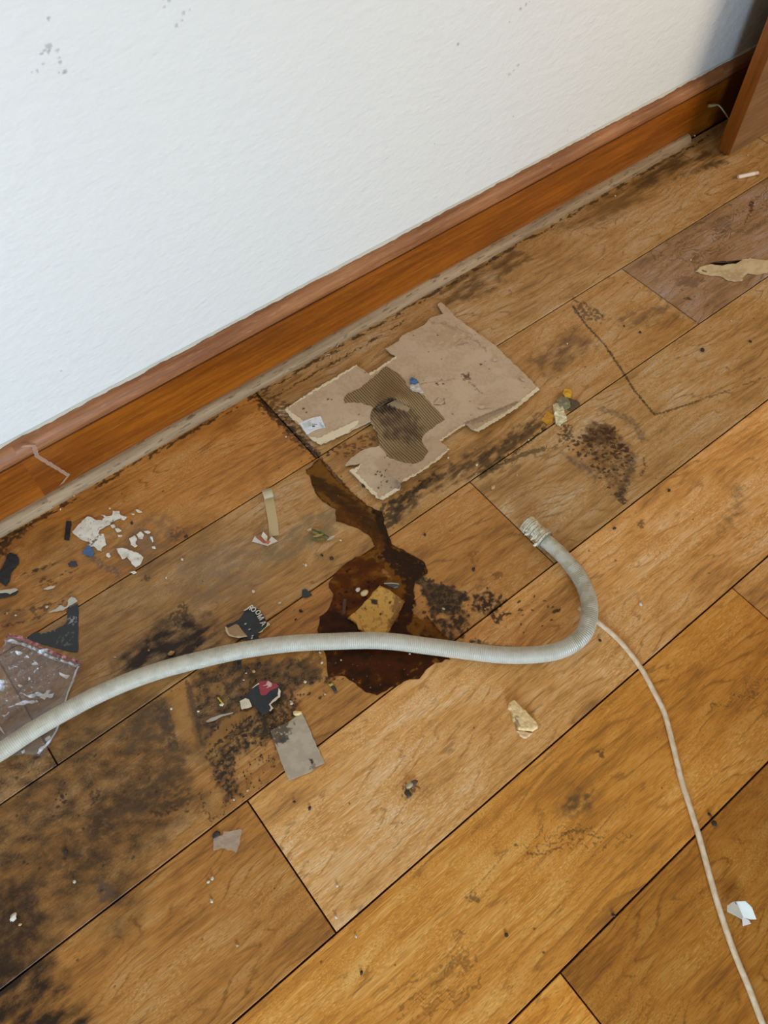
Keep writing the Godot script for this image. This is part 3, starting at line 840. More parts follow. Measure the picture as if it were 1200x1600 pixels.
	cv.stroke([Vector2(0.4215, -0.2898), Vector2(0.4142, -0.2690), Vector2(0.4286, -0.2744), Vector2(0.4408, -0.2696)], 0.006, rgb(58, 36, 14), 0.9, 0.0016, 0.003, 0.2)
	cv.specks([Vector2(0.3393, -0.3799), Vector2(0.3574, -0.3359), Vector2(0.3831, -0.2913), Vector2(0.3734, -0.2753), Vector2(0.3337, -0.2974), Vector2(0.3072, -0.3516)], 60, 0.001, 0.004, rgb(58, 34, 14), 0.9, 11)
	cv.specks([Vector2(0.4414, -0.3037), Vector2(0.4663, -0.2788), Vector2(0.5216, -0.2499), Vector2(0.4940, -0.2175), Vector2(0.4351, -0.2262), Vector2(0.4156, -0.2655)], 36, 0.001, 0.0030, rgb(60, 38, 14), 0.9, 12, 3.0, 0.2)
	cv.specks([Vector2(0.3757, -0.4016), Vector2(0.4216, -0.3345), Vector2(0.4521, -0.3153), Vector2(0.4179, -0.2781), Vector2(0.3793, -0.3185)], 46, 0.0009, 0.003, rgb(66, 40, 16), 0.9, 13)
	cv.daub([Vector2(0.3498, -0.2847), Vector2(0.3765, -0.2634), Vector2(0.4143, -0.2241), Vector2(0.3946, -0.2328), Vector2(0.3610, -0.2664)], rgb(108, 84, 58), 0.6, 0.005, 0.004, 0.2, 90.0)
	cv.daub([Vector2(0.3656, -0.2768), Vector2(0.3790, -0.2661), Vector2(0.3767, -0.2586), Vector2(0.3639, -0.2697)], black, 0.8, 0.002, 0.003, 0.36, 160.0)
	cv.specks([Vector2(0.1482, -0.3899), Vector2(0.1944, -0.3397), Vector2(0.1656, -0.3232), Vector2(0.1244, -0.3559)], 60, 0.0008, 0.003, rgb(60, 38, 18), 0.85, 14)
	cv.daub([Vector2(0.1625, -0.4103), Vector2(0.1918, -0.3871), Vector2(0.1715, -0.3535), Vector2(0.1454, -0.3743)], rgb(96, 66, 30), 0.55, 0.005, 0.006, 0.38, 90.0)
	cv.stroke([Vector2(0.1532, -0.3680), Vector2(0.1683, -0.3605), Vector2(0.1840, -0.3480)], 0.004, rgb(60, 38, 14), 0.8, 0.0015, 0.003, 0.3)
	cv.daub([Vector2(0.4650, -0.3832), Vector2(0.4736, -0.3764), Vector2(0.4541, -0.3601), Vector2(0.4484, -0.3646)], rgb(122, 76, 26), 0.6, 0.003, 0.005, 0.3)
	cv.daub([Vector2(0.4628, -0.3349), Vector2(0.4769, -0.3263), Vector2(0.4742, -0.3182), Vector2(0.4608, -0.3247)], rgb(120, 74, 26), 0.7, 0.002, 0.003, 0.2)
	# knots and printed figure in the boards
	cv.daub([Vector2(0.3005, -0.0338), Vector2(0.3266, -0.0330), Vector2(0.3474, -0.0267), Vector2(0.3540, -0.0180), Vector2(0.3366, -0.0052), Vector2(0.3140, -0.0132), Vector2(0.2962, -0.0257)], rgb(100, 72, 38), 0.9, 0.009, 0.006, -1.2, 90.0, 2.0)
	for k in 5:
		var o := Vector2(0.012, 0.014) * k
		cv.stroke([Vector2(0.2346, -0.0311) + o, Vector2(0.2484, -0.0265) + o, Vector2(0.2784, -0.0154) + o, Vector2(0.3111, 0.0008) + o], 0.0016, rgb(120, 78, 30), 0.75, 0.0008, 0.008, 0.32, 50.0, 4.0)
	cv.stroke([Vector2(0.2319, -0.0207), Vector2(0.2475, -0.0067), Vector2(0.2643, -0.0013), Vector2(0.2743, 0.0035)], 0.002, rgb(104, 64, 24), 0.8, 0.001, 0.003, 0.2)
	cv.stroke([Vector2(0.2752, -0.0084), Vector2(0.2940, -0.0047), Vector2(0.3056, 0.0061), Vector2(0.3216, 0.0091)], 0.002, rgb(104, 64, 24), 0.8, 0.001, 0.003, 0.2)
	cv.daub([Vector2(0.0431, 0.0005), Vector2(0.0644, 0.0094), Vector2(0.0824, 0.0073), Vector2(0.0851, -0.0072), Vector2(0.0700, -0.0164), Vector2(0.0341, -0.0039)], rgb(128, 84, 32), 0.5, 0.010, 0.014, 0.42, 60.0, 3.0)
	for k in 6:
		var o := Vector2(-0.003, 0.0085) * k
		cv.stroke([Vector2(0.0135, -0.0095) + o, Vector2(0.0417, 0.0022) + o, Vector2(0.0881, 0.0007) + o, Vector2(0.1272, -0.0021) + o], 0.0022, rgb(122, 78, 28), 0.6, 0.001, 0.012, 0.40, 60.0, 4.0)
	cv.daub([Vector2(0.1424, -0.0307), Vector2(0.1576, -0.0246), Vector2(0.1534, -0.0161), Vector2(0.1418, -0.0224)], rgb(92, 64, 28), 0.7, 0.003, 0.005, 0.3)
	cv.daub([Vector2(0.8715, -0.2156), Vector2(0.8828, -0.2007), Vector2(0.8360, -0.1686), Vector2(0.7847, -0.1649), Vector2(0.7887, -0.1727), Vector2(0.8444, -0.1846)], rgb(108, 82, 52), 0.7, 0.010, 0.006, -1.0, 70.0)
	cv.daub([Vector2(0.7047, -0.2619), Vector2(0.7120, -0.2561), Vector2(0.7002, -0.2431), Vector2(0.6930, -0.2489)], rgb(84, 60, 34), 0.7, 0.003, 0.004, 0.35)
	cv.daub([Vector2(0.3929, -0.0536), Vector2(0.4012, -0.0470), Vector2(0.3961, -0.0399), Vector2(0.3879, -0.0464)], rgb(84, 58, 26), 0.8, 0.002, 0.003, 0.3)
	cv.daub([Vector2(0.1658, -0.1776), Vector2(0.1800, -0.1731), Vector2(0.1792, -0.1635), Vector2(0.1605, -0.1581), Vector2(0.1579, -0.1635)], rgb(70, 52, 30), 0.75, 0.003, 0.004, 0.3)
	for k in 5:
		var o := Vector2(0.016, 0.006) * k
		cv.stroke([Vector2(0.5368, -0.0010) + o, Vector2(0.5740, 0.0097) + o, Vector2(0.6240, 0.0109) + o, Vector2(0.6632, 0.0124) + o], 0.0015, rgb(108, 74, 36), 0.7, 0.0008, 0.010, 0.34, 60.0, 4.0)
	# swirled figure of the greyer board in the upper right
	for k in 9:
		var o := Vector2(0.012, 0.010) * k
		cv.stroke([Vector2(1.1509, -0.6394) + o, Vector2(1.2875, -0.6756) + o, Vector2(1.3716, -0.6464) + o, Vector2(1.4535, -0.6462) + o, Vector2(1.6443, -0.6593) + o], 0.0034, rgb(92, 68, 46), 0.55, 0.002, 0.022, 0.36, 40.0, 4.0)
	cv.daub([Vector2(1.4723, -0.6445), Vector2(1.4809, -0.6375), Vector2(1.4511, -0.6173), Vector2(1.4460, -0.6214)], rgb(58, 40, 26), 0.85, 0.002, 0.003, 0.2)
	cv.stroke([Vector2(1.4460, -0.6214), Vector2(1.4217, -0.6106), Vector2(1.4075, -0.6048)], 0.004, rgb(78, 56, 38), 0.7, 0.002, 0.003, 0.3)
	cv.daub([Vector2(1.1726, -0.5817), Vector2(1.2046, -0.5732), Vector2(1.2204, -0.5549), Vector2(1.1874, -0.5471), Vector2(1.1619, -0.5647)], rgb(104, 76, 54), 0.6, 0.008, 0.008, 0.3, 60.0, 3.0)
	cv.daub([Vector2(1.1458, -0.5413), Vector2(1.1556, -0.5322), Vector2(1.1526, -0.5277), Vector2(1.1428, -0.5369)], rgb(70, 48, 28), 0.8, 0.002, 0.003, 0.2)
	cv.daub([Vector2(1.1024, -0.5218), Vector2(1.1128, -0.5134), Vector2(1.1076, -0.4976), Vector2(1.0987, -0.5072)], rgb(176, 148, 112), 0.7, 0.002, 0.003, 0.3)
	# loose specks everywhere
	cv.specks([Vector2(-0.0979, -0.8312), Vector2(0.6065, -0.7743), Vector2(1.2726, -0.7649), Vector2(1.6200, -0.7079), Vector2(0.6990, -0.0102), Vector2(0.0977, 0.0987), Vector2(-0.3515, -0.2568)], 260, 0.0005, 0.0018, rgb(66, 42, 18), 0.7, 15)
	cv.specks([Vector2(0.3790, -0.8050), Vector2(0.8838, -0.8071), Vector2(1.5190, -0.8186), Vector2(1.4778, -0.6002), Vector2(0.9204, -0.6042), Vector2(0.5676, -0.6545)], 80, 0.0005, 0.0016, rgb(50, 34, 16), 0.75, 16)
	cv.seal()
	return cv

# ---------------------------------------------------------------- walls, ceiling, windows
func build_walls() -> void:
	var paint := wall_paint()
	struct("wall_back", back_wall(), paint)
	var plain := mat(rgb(150, 136, 116), 0.7)
	struct("ceiling", box_mesh(Vector3(ROOM_LEFT - 0.15, ROOM_TOP, WALL_Z - 0.15), Vector3(ROOM_RIGHT + 0.15, ROOM_TOP + 0.12, ROOM_FRONT + 0.15)), mat(rgb(196, 190, 178), 0.8))
	struct("wall_right", box_mesh(Vector3(ROOM_RIGHT, -0.05, WALL_Z - 0.15), Vector3(ROOM_RIGHT + 0.15, ROOM_TOP, ROOM_FRONT + 0.15)), plain)
	origin = Vector3.ZERO
	struct("wall_left", box_mesh(Vector3(ROOM_LEFT - 0.15, -0.05, WALL_Z - 0.15), Vector3(ROOM_LEFT, ROOM_TOP, ROOM_FRONT + 0.15)), plain)
	# the opposite wall round its two openings: a low one x -1.1..-0.3, y 0.15..1.05 and a wide one x 1.9..3.8, y 0.8..2.2
	var st := begin()
	var zb := ROOM_FRONT + 0.15
	box(st, Vector3(ROOM_LEFT, -0.05, ROOM_FRONT), Vector3(ROOM_RIGHT, 0.15, zb))
	box(st, Vector3(ROOM_LEFT, 2.2, ROOM_FRONT), Vector3(ROOM_RIGHT, ROOM_TOP, zb))
	box(st, Vector3(ROOM_LEFT, 0.15, ROOM_FRONT), Vector3(-1.1, 2.2, zb))
	box(st, Vector3(-1.1, 1.05, ROOM_FRONT), Vector3(-0.3, 2.2, zb))
	box(st, Vector3(-0.3, 0.15, ROOM_FRONT), Vector3(1.9, 2.2, zb))
	box(st, Vector3(1.9, 0.15, ROOM_FRONT), Vector3(3.8, 0.8, zb))
	box(st, Vector3(3.8, 0.15, ROOM_FRONT), Vector3(ROOM_RIGHT, 2.2, zb))
	struct("wall_front", st.commit(), plain)
	window("window_1", Vector3(1.9, 0.8, ROOM_FRONT + 0.06), Vector3(1.9, 1.4, 0.06), true)
	window("window_2", Vector3(-1.1, 0.15, ROOM_FRONT + 0.06), Vector3(0.8, 0.9, 0.06), true)

func window(called: String, at: Vector3, size: Vector3, across: bool) -> void:
	var root := struct_root(called)
	var st := begin()
	var bar := 0.06
	var hi := at + size
	box(st, at, Vector3(hi.x, at.y + bar, hi.z))
	box(st, Vector3(at.x, hi.y - bar, at.z), hi)
	var cut := 3 if across else 2
	for k in cut + 1:
		var f := float(k) / cut
		if across:
			var x := at.x + f * (size.x - bar)
			box(st, Vector3(x, at.y + bar, at.z), Vector3(x + bar, hi.y - bar, hi.z))
		else:
			var z := at.z + f * (size.z - bar)
			box(st, Vector3(at.x, at.y + bar, z), Vector3(hi.x, hi.y - bar, z + bar))
	part("window_frame", st.commit(), mat(rgb(232, 230, 224), 0.4), root)
	var glass := mat(Color(1, 1, 1, 0.06), 0.02)
	glass.transparency = BaseMaterial3D.TRANSPARENCY_ALPHA
	for k in cut:
		var f0 := float(k) / cut
		var f1 := float(k + 1) / cut
		if across:
			part("pane", box_mesh(Vector3(at.x + f0 * (size.x - bar) + bar, at.y + bar, at.z + 0.028), Vector3(at.x + f1 * (size.x - bar), hi.y - bar, at.z + 0.032)), glass, root)
		else:
			part("pane", box_mesh(Vector3(at.x + 0.028, at.y + bar, at.z + f0 * (size.z - bar) + bar), Vector3(at.x + 0.032, hi.y - bar, at.z + f1 * (size.z - bar))), glass, root)

func back_wall() -> ArrayMesh:
	var st := begin()
	origin = Vector3.ZERO
	box(st, Vector3(ROOM_LEFT, -0.05, WALL_Z - 0.12), Vector3(ROOM_RIGHT, ROOM_TOP, WALL_Z))
	return st.commit()

func wall_paint() -> StandardMaterial3D:
	# uneven emulsion over lumpy plaster; scuffs and specks on it. Laid over 2 m x 1 m and repeated beyond the picture.
	var m := mat(rgb(220, 219, 213), 0.5, 0.45)
	var w := 1024
	var relief := Image.create(w, w, false, Image.FORMAT_L8)
	var n := FastNoiseLite.new()
	n.seed = 8
	n.frequency = 1.0
	n.fractal_octaves = 4
	var g := FastNoiseLite.new()
	g.seed = 15
	g.noise_type = FastNoiseLite.TYPE_CELLULAR
	g.cellular_return_type = FastNoiseLite.RETURN_DISTANCE
	g.frequency = 1.0
	var data := PackedByteArray()
	data.resize(w * w)
	for y in w:
		for x in w:
			var u := float(x) / w
			var v := float(y) / w
			var k := 120.0 + 52.0 * n.get_noise_2d(u * 42.0, v * 42.0) + 22.0 * n.get_noise_2d(u * 130.0 + 5.0, v * 130.0)
			var c := g.get_noise_2d(u * 34.0, v * 26.0)
			k += 95.0 * smoothstep(-0.72, -0.98, c) * smoothstep(-0.15, 0.4, n.get_noise_2d(u * 9.0, v * 9.0 + 40.0))
			data[y * w + x] = clampi(int(k), 0, 255)
	relief.set_data(w, w, false, Image.FORMAT_L8, data)
	m.heightmap_enabled = true
	m.heightmap_texture = tex(relief)
	m.heightmap_scale = 0.34
	var cv := Canvas.new(1024, 512, Vector2(0, 0), Vector2(1, 1), Color8(255, 255, 255, 255))
	cv.px = marks().px
	m.albedo_texture = cv.texture()
	m.uv1_scale = Vector3(0.5, 1.0, 1)
	m.uv1_offset = Vector3(0.1, 0, 0)
	return m

func marks() -> Canvas:
	# x -0.2..1.8, y 0..1, in the wall's own metres
	var cv := Canvas.new(1024, 512, Vector2(-0.2, 0), Vector2(2, 1), Color8(255, 255, 255, 255))
	var grey := rgb(120, 118, 112)
	var all := [Vector2(-0.2, 0), Vector2(1.8, 0), Vector2(1.8, 1), Vector2(-0.2, 1)]
	cv.specks(all, 60, 0.0008, 0.002, grey, 0.45, 21)
	for s in [Vector2(0.9652, 0.3502), Vector2(0.3995, 0.6115), Vector2(0.4079, 0.5997), Vector2(0.2470, 0.6045), Vector2(0.2544, 0.5913), Vector2(0.9754, 0.4334)]:
		cv.specks([s + Vector2(-.012, -.012), s + Vector2(.012, -.012), s + Vector2(.012, .012), s + Vector2(-.012, .012)], 4, 0.001, 0.003, rgb(130, 128, 124), 0.35, int(s.x * 900))
	cv.specks([Vector2(0.2288, 0.6214), Vector2(0.2726, 0.6138), Vector2(0.2609, 0.5829), Vector2(0.2180, 0.5957)], 9, 0.0007, 0.0017, rgb(150, 150, 146), 0.5, 33)
	return cv

# ---------------------------------------------------------------- skirting board and floor bead
func profile_strip(prof: PackedVector2Array, x0: float, x1: float, smooth_from := -1, smooth_to := -1) -> ArrayMesh:
	# prof: (z, y) from bottom to top, seen from the room; uv: metres along, metres round
	var st := begin()
	var run := 0.0
	var nrm := []
	for i in prof.size() - 1:
		var d := prof[i + 1] - prof[i]
		nrm.append(Vector3(0, -d.x, d.y).normalized())
	var cut := 12
	for i in prof.size() - 1:
		var a := prof[i]
		var b := prof[i + 1]
		var n0: Vector3 = nrm[i]
		var n1: Vector3 = nrm[i]
		if i > smooth_from and i <= smooth_to:
			n0 = (nrm[i] + nrm[i - 1]).normalized()
		if i >= smooth_from and i < smooth_to:
			n1 = (nrm[i] + nrm[i + 1]).normalized()
		var l := a.distance_to(b)
		for k in cut:
			var xa := lerpf(x0, x1, float(k) / cut)
			var xb := lerpf(x0, x1, float(k + 1) / cut)
			quad(st, [Vector3(xa, a.y, a.x), Vector3(xb, a.y, a.x), Vector3(xb, b.y, b.x), Vector3(xa, b.y, b.x)], [n0, n0, n1, n1],
				[Vector2(xa, run), Vector2(xb, run), Vector2(xb, run + l), Vector2(xa, run + l)])
		run += l
	for e in [x0, x1]:
		var n := Vector3(-1 if e == x0 else 1, 0, 0)
		for i in range(1, prof.size() - 1):
			tri(st, [Vector3(e, prof[0].y, prof[0].x), Vector3(e, prof[i].y, prof[i].x), Vector3(e, prof[i + 1].y, prof[i + 1].x)], [n, n, n], [Vector2.ZERO, Vector2.ZERO, Vector2.ZERO])
	return st.commit()

func stained_wood(dark: Color, lightc: Color, seed_: int, rough: float, worn: Color, worn_amount: float) -> StandardMaterial3D:
	# long grain, 1.6 m of it along u, 0.16 m across
	var w := 1024
	var h := 160
	var a := FastNoiseLite.new()
	a.seed = seed_
	a.frequency = 1.0
	var data := PackedByteArray()
	data.resize(w * h * 3)
	for y in h:
		for x in w:
			var u := float(x) / w * 1.6
			var v := float(y) / h * 0.16
			var s := a.get_noise_2d(u * 4.0, v * 90.0)
			var f := a.get_noise_2d(u * 14.0 + 8.0, v * 420.0)
			var b := a.get_noise_2d(u * 3.0 + 30.0, v * 14.0)
			var c := dark.lerp(lightc, clampf(0.5 + 0.55 * s + 0.3 * f + 0.55 * b, 0, 1))
			var wear := smoothstep(0.30, 0.52, a.get_noise_2d(u * 22.0 + 90.0, v * 120.0) + 0.2 * f) * worn_amount
			c = c.lerp(worn, wear)
			var at := (y * w + x) * 3
			data[at] = int(c.r * 255)
			data[at + 1] = int(c.g * 255)
			data[at + 2] = int(c.b * 255)
	var m := mat(Color.WHITE, rough, 0.5)
	m.albedo_texture = tex(Image.create_from_data(w, h, false, Image.FORMAT_RGB8, data))
	m.uv1_scale = Vector3(1 / 1.6, 1 / 0.16, 1)
	return m

func build_skirting() -> void:
	var root := struct_root("baseboard_back")
	var x0 := ROOM_LEFT
	var x1 := ROOM_RIGHT
	var board := profile_strip([Vector2(SKIRT_Z - 0.019, 0.0), Vector2(SKIRT_Z, 0.0), Vector2(SKIRT_Z, 0.1082), Vector2(SKIRT_Z - 0.0025, 0.1085)], x0, x1)
	part("skirting_face", board, stained_wood(rgb(110, 54, 4), rgb(156, 86, 16), 5, 0.36, rgb(182, 118, 44), 0.25), root)
	part("groove", profile_strip([Vector2(SKIRT_Z - 0.0022, 0.1080), Vector2(SKIRT_Z - 0.0022, 0.1125)], x0, x1), mat(rgb(52, 28, 10), 0.8), root)
	var cap := profile_strip([Vector2(SKIRT_Z - 0.004, 0.1112), Vector2(SKIRT_Z - 0.0005, 0.1118), Vector2(SKIRT_Z + 0.0005, 0.1150), Vector2(SKIRT_Z + 0.0003, 0.1200), Vector2(SKIRT_Z - 0.0015, 0.1262), Vector2(SKIRT_Z - 0.005, 0.1318), Vector2(SKIRT_Z - 0.010, 0.1352), Vector2(SKIRT_Z - 0.019, 0.1370)], x0, x1, 1, 6)
	var cm := stained_wood(rgb(118, 68, 34), rgb(166, 110, 68), 6, 0.55, rgb(190, 150, 110), 0.25)
	part("skirting_cap", cap, cm, root)
	# wall paint that ran over the top of the skirting, cut in by hand
	var r := RandomNumberGenerator.new()
	r.seed = 12
	var st := begin()
	var low := []
	var steps := 420
	for k in steps + 1:
		var x := -0.3 + 2.1 * k / steps
		var d := 0.0020 + 0.0013 * nz.get_noise_2d(x * 9.0, 3.0) + 0.0012 * nz.get_noise_2d(x * 45.0, 9.0)
		low.append(Vector3(x, 0.1376 - d * 0.25, WALL_Z + maxf(0.0006, d * 1.6)))
	for k in steps:
		var a: Vector3 = low[k]
		var b: Vector3 = low[k + 1]
		var n := Vector3(0, 0.9, 0.4).normalized()
		quad(st, [a, b, Vector3(b.x, 0.1405, WALL_Z + 0.0004), Vector3(a.x, 0.1405, WALL_Z + 0.0004)], [n, n, n, n], [Vector2(a.x, 0), Vector2(b.x, 0), Vector2(b.x, .01), Vector2(a.x, .01)])
	part("paint_edge", st.commit(), mat(rgb(206, 200, 184), 0.6), root)
	# the run of old cobweb and paint on the skirting at the left
	var web := mat(rgb(188, 150, 122, 150), 0.8)
	web.transparency = BaseMaterial3D.TRANSPARENCY_ALPHA
	var y := 0.02
	st = begin()
	var pts := [Vector3(0.012, 0.138, 0.0), Vector3(0.026, 0.128, 0), Vector3(0.022, 0.106, 0), Vector3(0.034, 0.070, 0), Vector3(0.046, 0.034, 0), Vector3(0.03, 0.024, 0)]
	for k in pts.size() - 1:
		for j in 6:
			var p: Vector3 = pts[k].lerp(pts[k + 1], j / 6.0)
			var q: Vector3 = pts[k].lerp(pts[k + 1], (j + 1) / 6.0)
			var wv := 0.0032 + 0.0014 * nz.get_noise_2d(k * 5.0 + j, 1.0)
			var zf := SKIRT_Z + 0.0012
			quad(st, [Vector3(p.x - wv, p.y, zf), Vector3(p.x + wv, p.y, zf), Vector3(q.x + wv, q.y, zf), Vector3(q.x - wv, q.y, zf)], [Vector3.BACK, Vector3.BACK, Vector3.BACK, Vector3.BACK], [Vector2.ZERO, Vector2.ZERO, Vector2.ZERO, Vector2.ZERO])
	single("cobweb", "pale dusty cobweb streak hanging down the left end of the wooden skirting", "cobweb", Vector3.ZERO, st.commit(), web)
	# floor bead
	var bead := []
	for k in 7:
		var a := PI / 2 * k / 6.0
		bead.append(Vector2(SKIRT_Z + 0.0145 * cos(a), 0.0015 + 0.0165 * sin(a)))
	bead.insert(0, Vector2(SKIRT_Z + 0.0145, 0.0))
	bead.insert(0, Vector2(SKIRT_Z, 0.0))
	var bm := stained_wood(rgb(122, 96, 68), rgb(172, 146, 112), 9, 0.75, rgb(70, 52, 34), 0.55)
	var b := struct("trim_1", profile_strip(PackedVector2Array(bead), x0, 1.535, 2, 7), bm)
	b.set_meta("label", "dusty greyish wooden bead along the foot of the skirting")

# ---------------------------------------------------------------- the upright board at the right
func build_board() -> void:
	var o := thing("upright_board", "tall orange-brown wooden board standing on the floor just off the skirting at the upper right", "board", Vector3(2.1, 0, -0.785))
	var face := stained_wood(rgb(104, 74, 48), rgb(140, 104, 72), 13, 0.34, rgb(150, 116, 84), 0.2)  # greyer than the edge: reflected glare is put into the colour
	var edge := stained_wood(rgb(112, 58, 6), rgb(150, 84, 16), 14, 0.45, rgb(160, 96, 40), 0.2)
	part("panel", bevel_box(Vector3(1.5625, 0.003, -0.800), Vector3(3.0, 1.95, -0.769), 0.0012), face, o)
	part("edge_band", bevel_box(Vector3(1.5605, 0.003, -0.8003), Vector3(1.5625, 1.95, -0.7687), 0.0006), edge, o)
	origin = Vector3.ZERO

# ---------------------------------------------------------------- torn cardboard
func build_cardboard() -> void:
	var outline := [Vector2(0.3986, -0.7837), Vector2(0.4663, -0.7880), Vector2(0.5072, -0.7870), Vector2(0.5550, -0.7885), Vector2(0.5602, -0.7590), Vector2(0.5753, -0.7577), Vector2(0.6094, -0.7596), Vector2(0.6215, -0.7610), Vector2(0.6208, -0.7877), Vector2(0.6513, -0.7875), Vector2(0.6651, -0.7941), Vector2(0.7114, -0.7881), Vector2(0.7302, -0.7967), Vector2(0.7592, -0.7895), Vector2(0.7669, -0.8157), Vector2(0.7751, -0.8149), Vector2(0.7765, -0.7959), Vector2(0.7705, -0.7685), Vector2(0.7744, -0.7261), Vector2(0.7789, -0.6726), Vector2(0.7767, -0.6260), Vector2(0.7737, -0.5921), Vector2(0.7698, -0.5471), Vector2(0.7075, -0.5406), Vector2(0.6624, -0.5399), Vector2(0.6226, -0.5410), Vector2(0.6186, -0.5486), Vector2(0.6182, -0.5706), Vector2(0.5807, -0.5692), Vector2(0.5606, -0.5673), Vector2(0.5579, -0.5429), Vector2(0.5313, -0.5361), Vector2(0.4901, -0.5356), Vector2(0.4511, -0.5368), Vector2(0.4165, -0.5363), Vector2(0.4113, -0.5451), Vector2(0.4103, -0.5782), Vector2(0.4078, -0.6133), Vector2(0.4317, -0.6125), Vector2(0.4088, -0.6277), Vector2(0.4268, -0.6319), Vector2(0.4526, -0.6332), Vector2(0.4789, -0.6217), Vector2(0.4912, -0.6470), Vector2(0.4959, -0.6727), Vector2(0.4519, -0.6784), Vector2(0.4031, -0.6865), Vector2(0.3970, -0.7157), Vector2(0.3993, -0.7399), Vector2(0.3971, -0.7615)]
	var o := thing("torn_cardboard", "torn greyish-beige sheet of corrugated cardboard lying flat by the skirting, its fluting laid bare", "cardboard", centre(outline))
	var cells := PackedVector2Array(ragged(outline, 0.005, 0.0014, 2))
	# how the sheet lies: nearly flat, the right-hand strip folded up a little along its crease
	var ca: Vector2 = Vector2(0.6172, -0.5694)
	var cb: Vector2 = Vector2(0.7199, -0.5476)
	var cn := (cb - ca).orthogonal().normalized()
	if (Vector2(0.6226, -0.5410) - ca).dot(cn) < 0:
		cn = -cn
	var tear: Vector2 = Vector2(0.5456, -0.6731)
	var lie := func(p: Vector2) -> float:
		var y := 0.0008 + 0.0022 * (0.5 + 0.5 * nz.get_noise_2d(p.x * 9.0, p.y * 9.0))
		var d := (p - ca).dot(cn)
		if p.x > 0.45:
			y += maxf(0.0, d) * 0.22
		y += 0.006 * exp(-pow(p.distance_to(tear) / 0.05, 2.0))
		return y
	var kraft := card_material()
	var bare := [Vector2(0.5251, -0.7410), Vector2(0.5482, -0.7436), Vector2(0.5955, -0.7525), Vector2(0.6014, -0.7225), Vector2(0.5936, -0.6863), Vector2(0.6028, -0.6582), Vector2(0.5976, -0.5982), Vector2(0.5509, -0.5962), Vector2(0.5365, -0.5852), Vector2(0.5285, -0.5601), Vector2(0.5068, -0.5496), Vector2(0.4915, -0.5556), Vector2(0.4745, -0.5907), Vector2(0.4761, -0.6194), Vector2(0.4912, -0.6470), Vector2(0.4975, -0.6748), Vector2(0.5183, -0.6916), Vector2(0.5087, -0.7128), Vector2(0.4861, -0.7308), Vector2(0.4909, -0.7406), Vector2(0.5039, -0.7441)]
	var bare_r := ragged(bare, 0.006, 0.0015, 5)
	part("backing", sheet(cells, func(p): return lie.call(p) + 0.0008, lie, Vector2(0.012, 0.012)), mat(rgb(150, 124, 96), 0.85), o)
	for piece in Geometry2D.clip_polygons(cells, bare_r):
		if absf(area2(piece)) > 0.0002:
			part("liner", sheet(piece, func(p): return lie.call(p) + 0.0034, func(p): return lie.call(p) + 0.0009, Vector2(0.009, 0.009)), kraft, o)
	# flutes: ridges run down the sheet
	var f0: Vector2 = Vector2(0.5988, -0.7462)
	var f1: Vector2 = Vector2(0.5912, -0.6000)
	var dir := (f1 - f0).normalized()
	var across := dir.orthogonal()
	var fluting := mat(Color.WHITE, 0.85)
	var fc: Vector2 = Vector2(0.5470, -0.6552)
	var fcv := Canvas.new(512, 512, fc - Vector2(0.16, 0.16), Vector2(0.32, 0.32), Color8(158, 128, 86, 255))
	fcv.daub([Vector2(0.5151, -0.6874), Vector2(0.5441, -0.6777), Vector2(0.5631, -0.6491), Vector2(0.5560, -0.6149), Vector2(0.5397, -0.5890), Vector2(0.5178, -0.5938), Vector2(0.5022, -0.6190), Vector2(0.4991, -0.6603)], rgb(92, 66, 42), 0.8, 0.010, 0.010, -0.9, 70.0, 2.0, dir.angle())  # damp stain round the tear, with its shade painted in
	fcv.daub([Vector2(0.5215, -0.6890), Vector2(0.5454, -0.6794), Vector2(0.5536, -0.6634), Vector2(0.5438, -0.6578), Vector2(0.5166, -0.6761)], rgb(62, 44, 28), 0.9, 0.006, 0.006, -0.6, 90.0)
	fluting.albedo_texture = fcv.texture()
	fcv.fit(fluting)
	var upper_area := [Vector2(0.4990, -0.7549), Vector2(0.5992, -0.7605), Vector2(0.6075, -0.6003), Vector2(0.5973, -0.5885), Vector2(0.5499, -0.5950), Vector2(0.5631, -0.6491), Vector2(0.5473, -0.6752), Vector2(0.5118, -0.6900), Vector2(0.4797, -0.7291)]
	var step_at: Vector2 = Vector2(0.5118, -0.6900)
	var flute := func(p: Vector2) -> float: return 0.0034 * absf(sin(PI * p.dot(across) / 0.0043))
	for half in 2:
		var pieces: Array = Geometry2D.intersect_polygons(bare_r, PackedVector2Array(upper_area)) if half == 0 else Geometry2D.clip_polygons(bare_r, PackedVector2Array(upper_area))
		for piece in pieces:
			if absf(area2(piece)) < 0.0002:
				continue
			var lift := func(p: Vector2) -> float:
				var y: float = lie.call(p) + 0.0009
				if half == 0:
					var d := clampf(1.0 - p.distance_to(Vector2(0.5489, -0.6739)) / 0.035, 0, 1)
					y += 0.014 * d * d * (3 - 2 * d)
				else:
					y += 0.0035 * clampf(1.0 - absf((p - Vector2(0.5306, -0.6286)).dot(across)) / 0.010, 0, 1) * clampf(1.0 - p.distance_to(Vector2(0.5337, -0.6132)) / 0.05, 0, 1)
				return y
			part("fluting", sheet(piece, func(p): return lift.call(p) + flute.call(p) + 0.0002, lift, Vector2(0.009, 0.0005), dir.angle(), 0.00025), fluting, o)
	# torn flap standing up in the middle
	var flap := mat(rgb(146, 116, 78), 0.85)
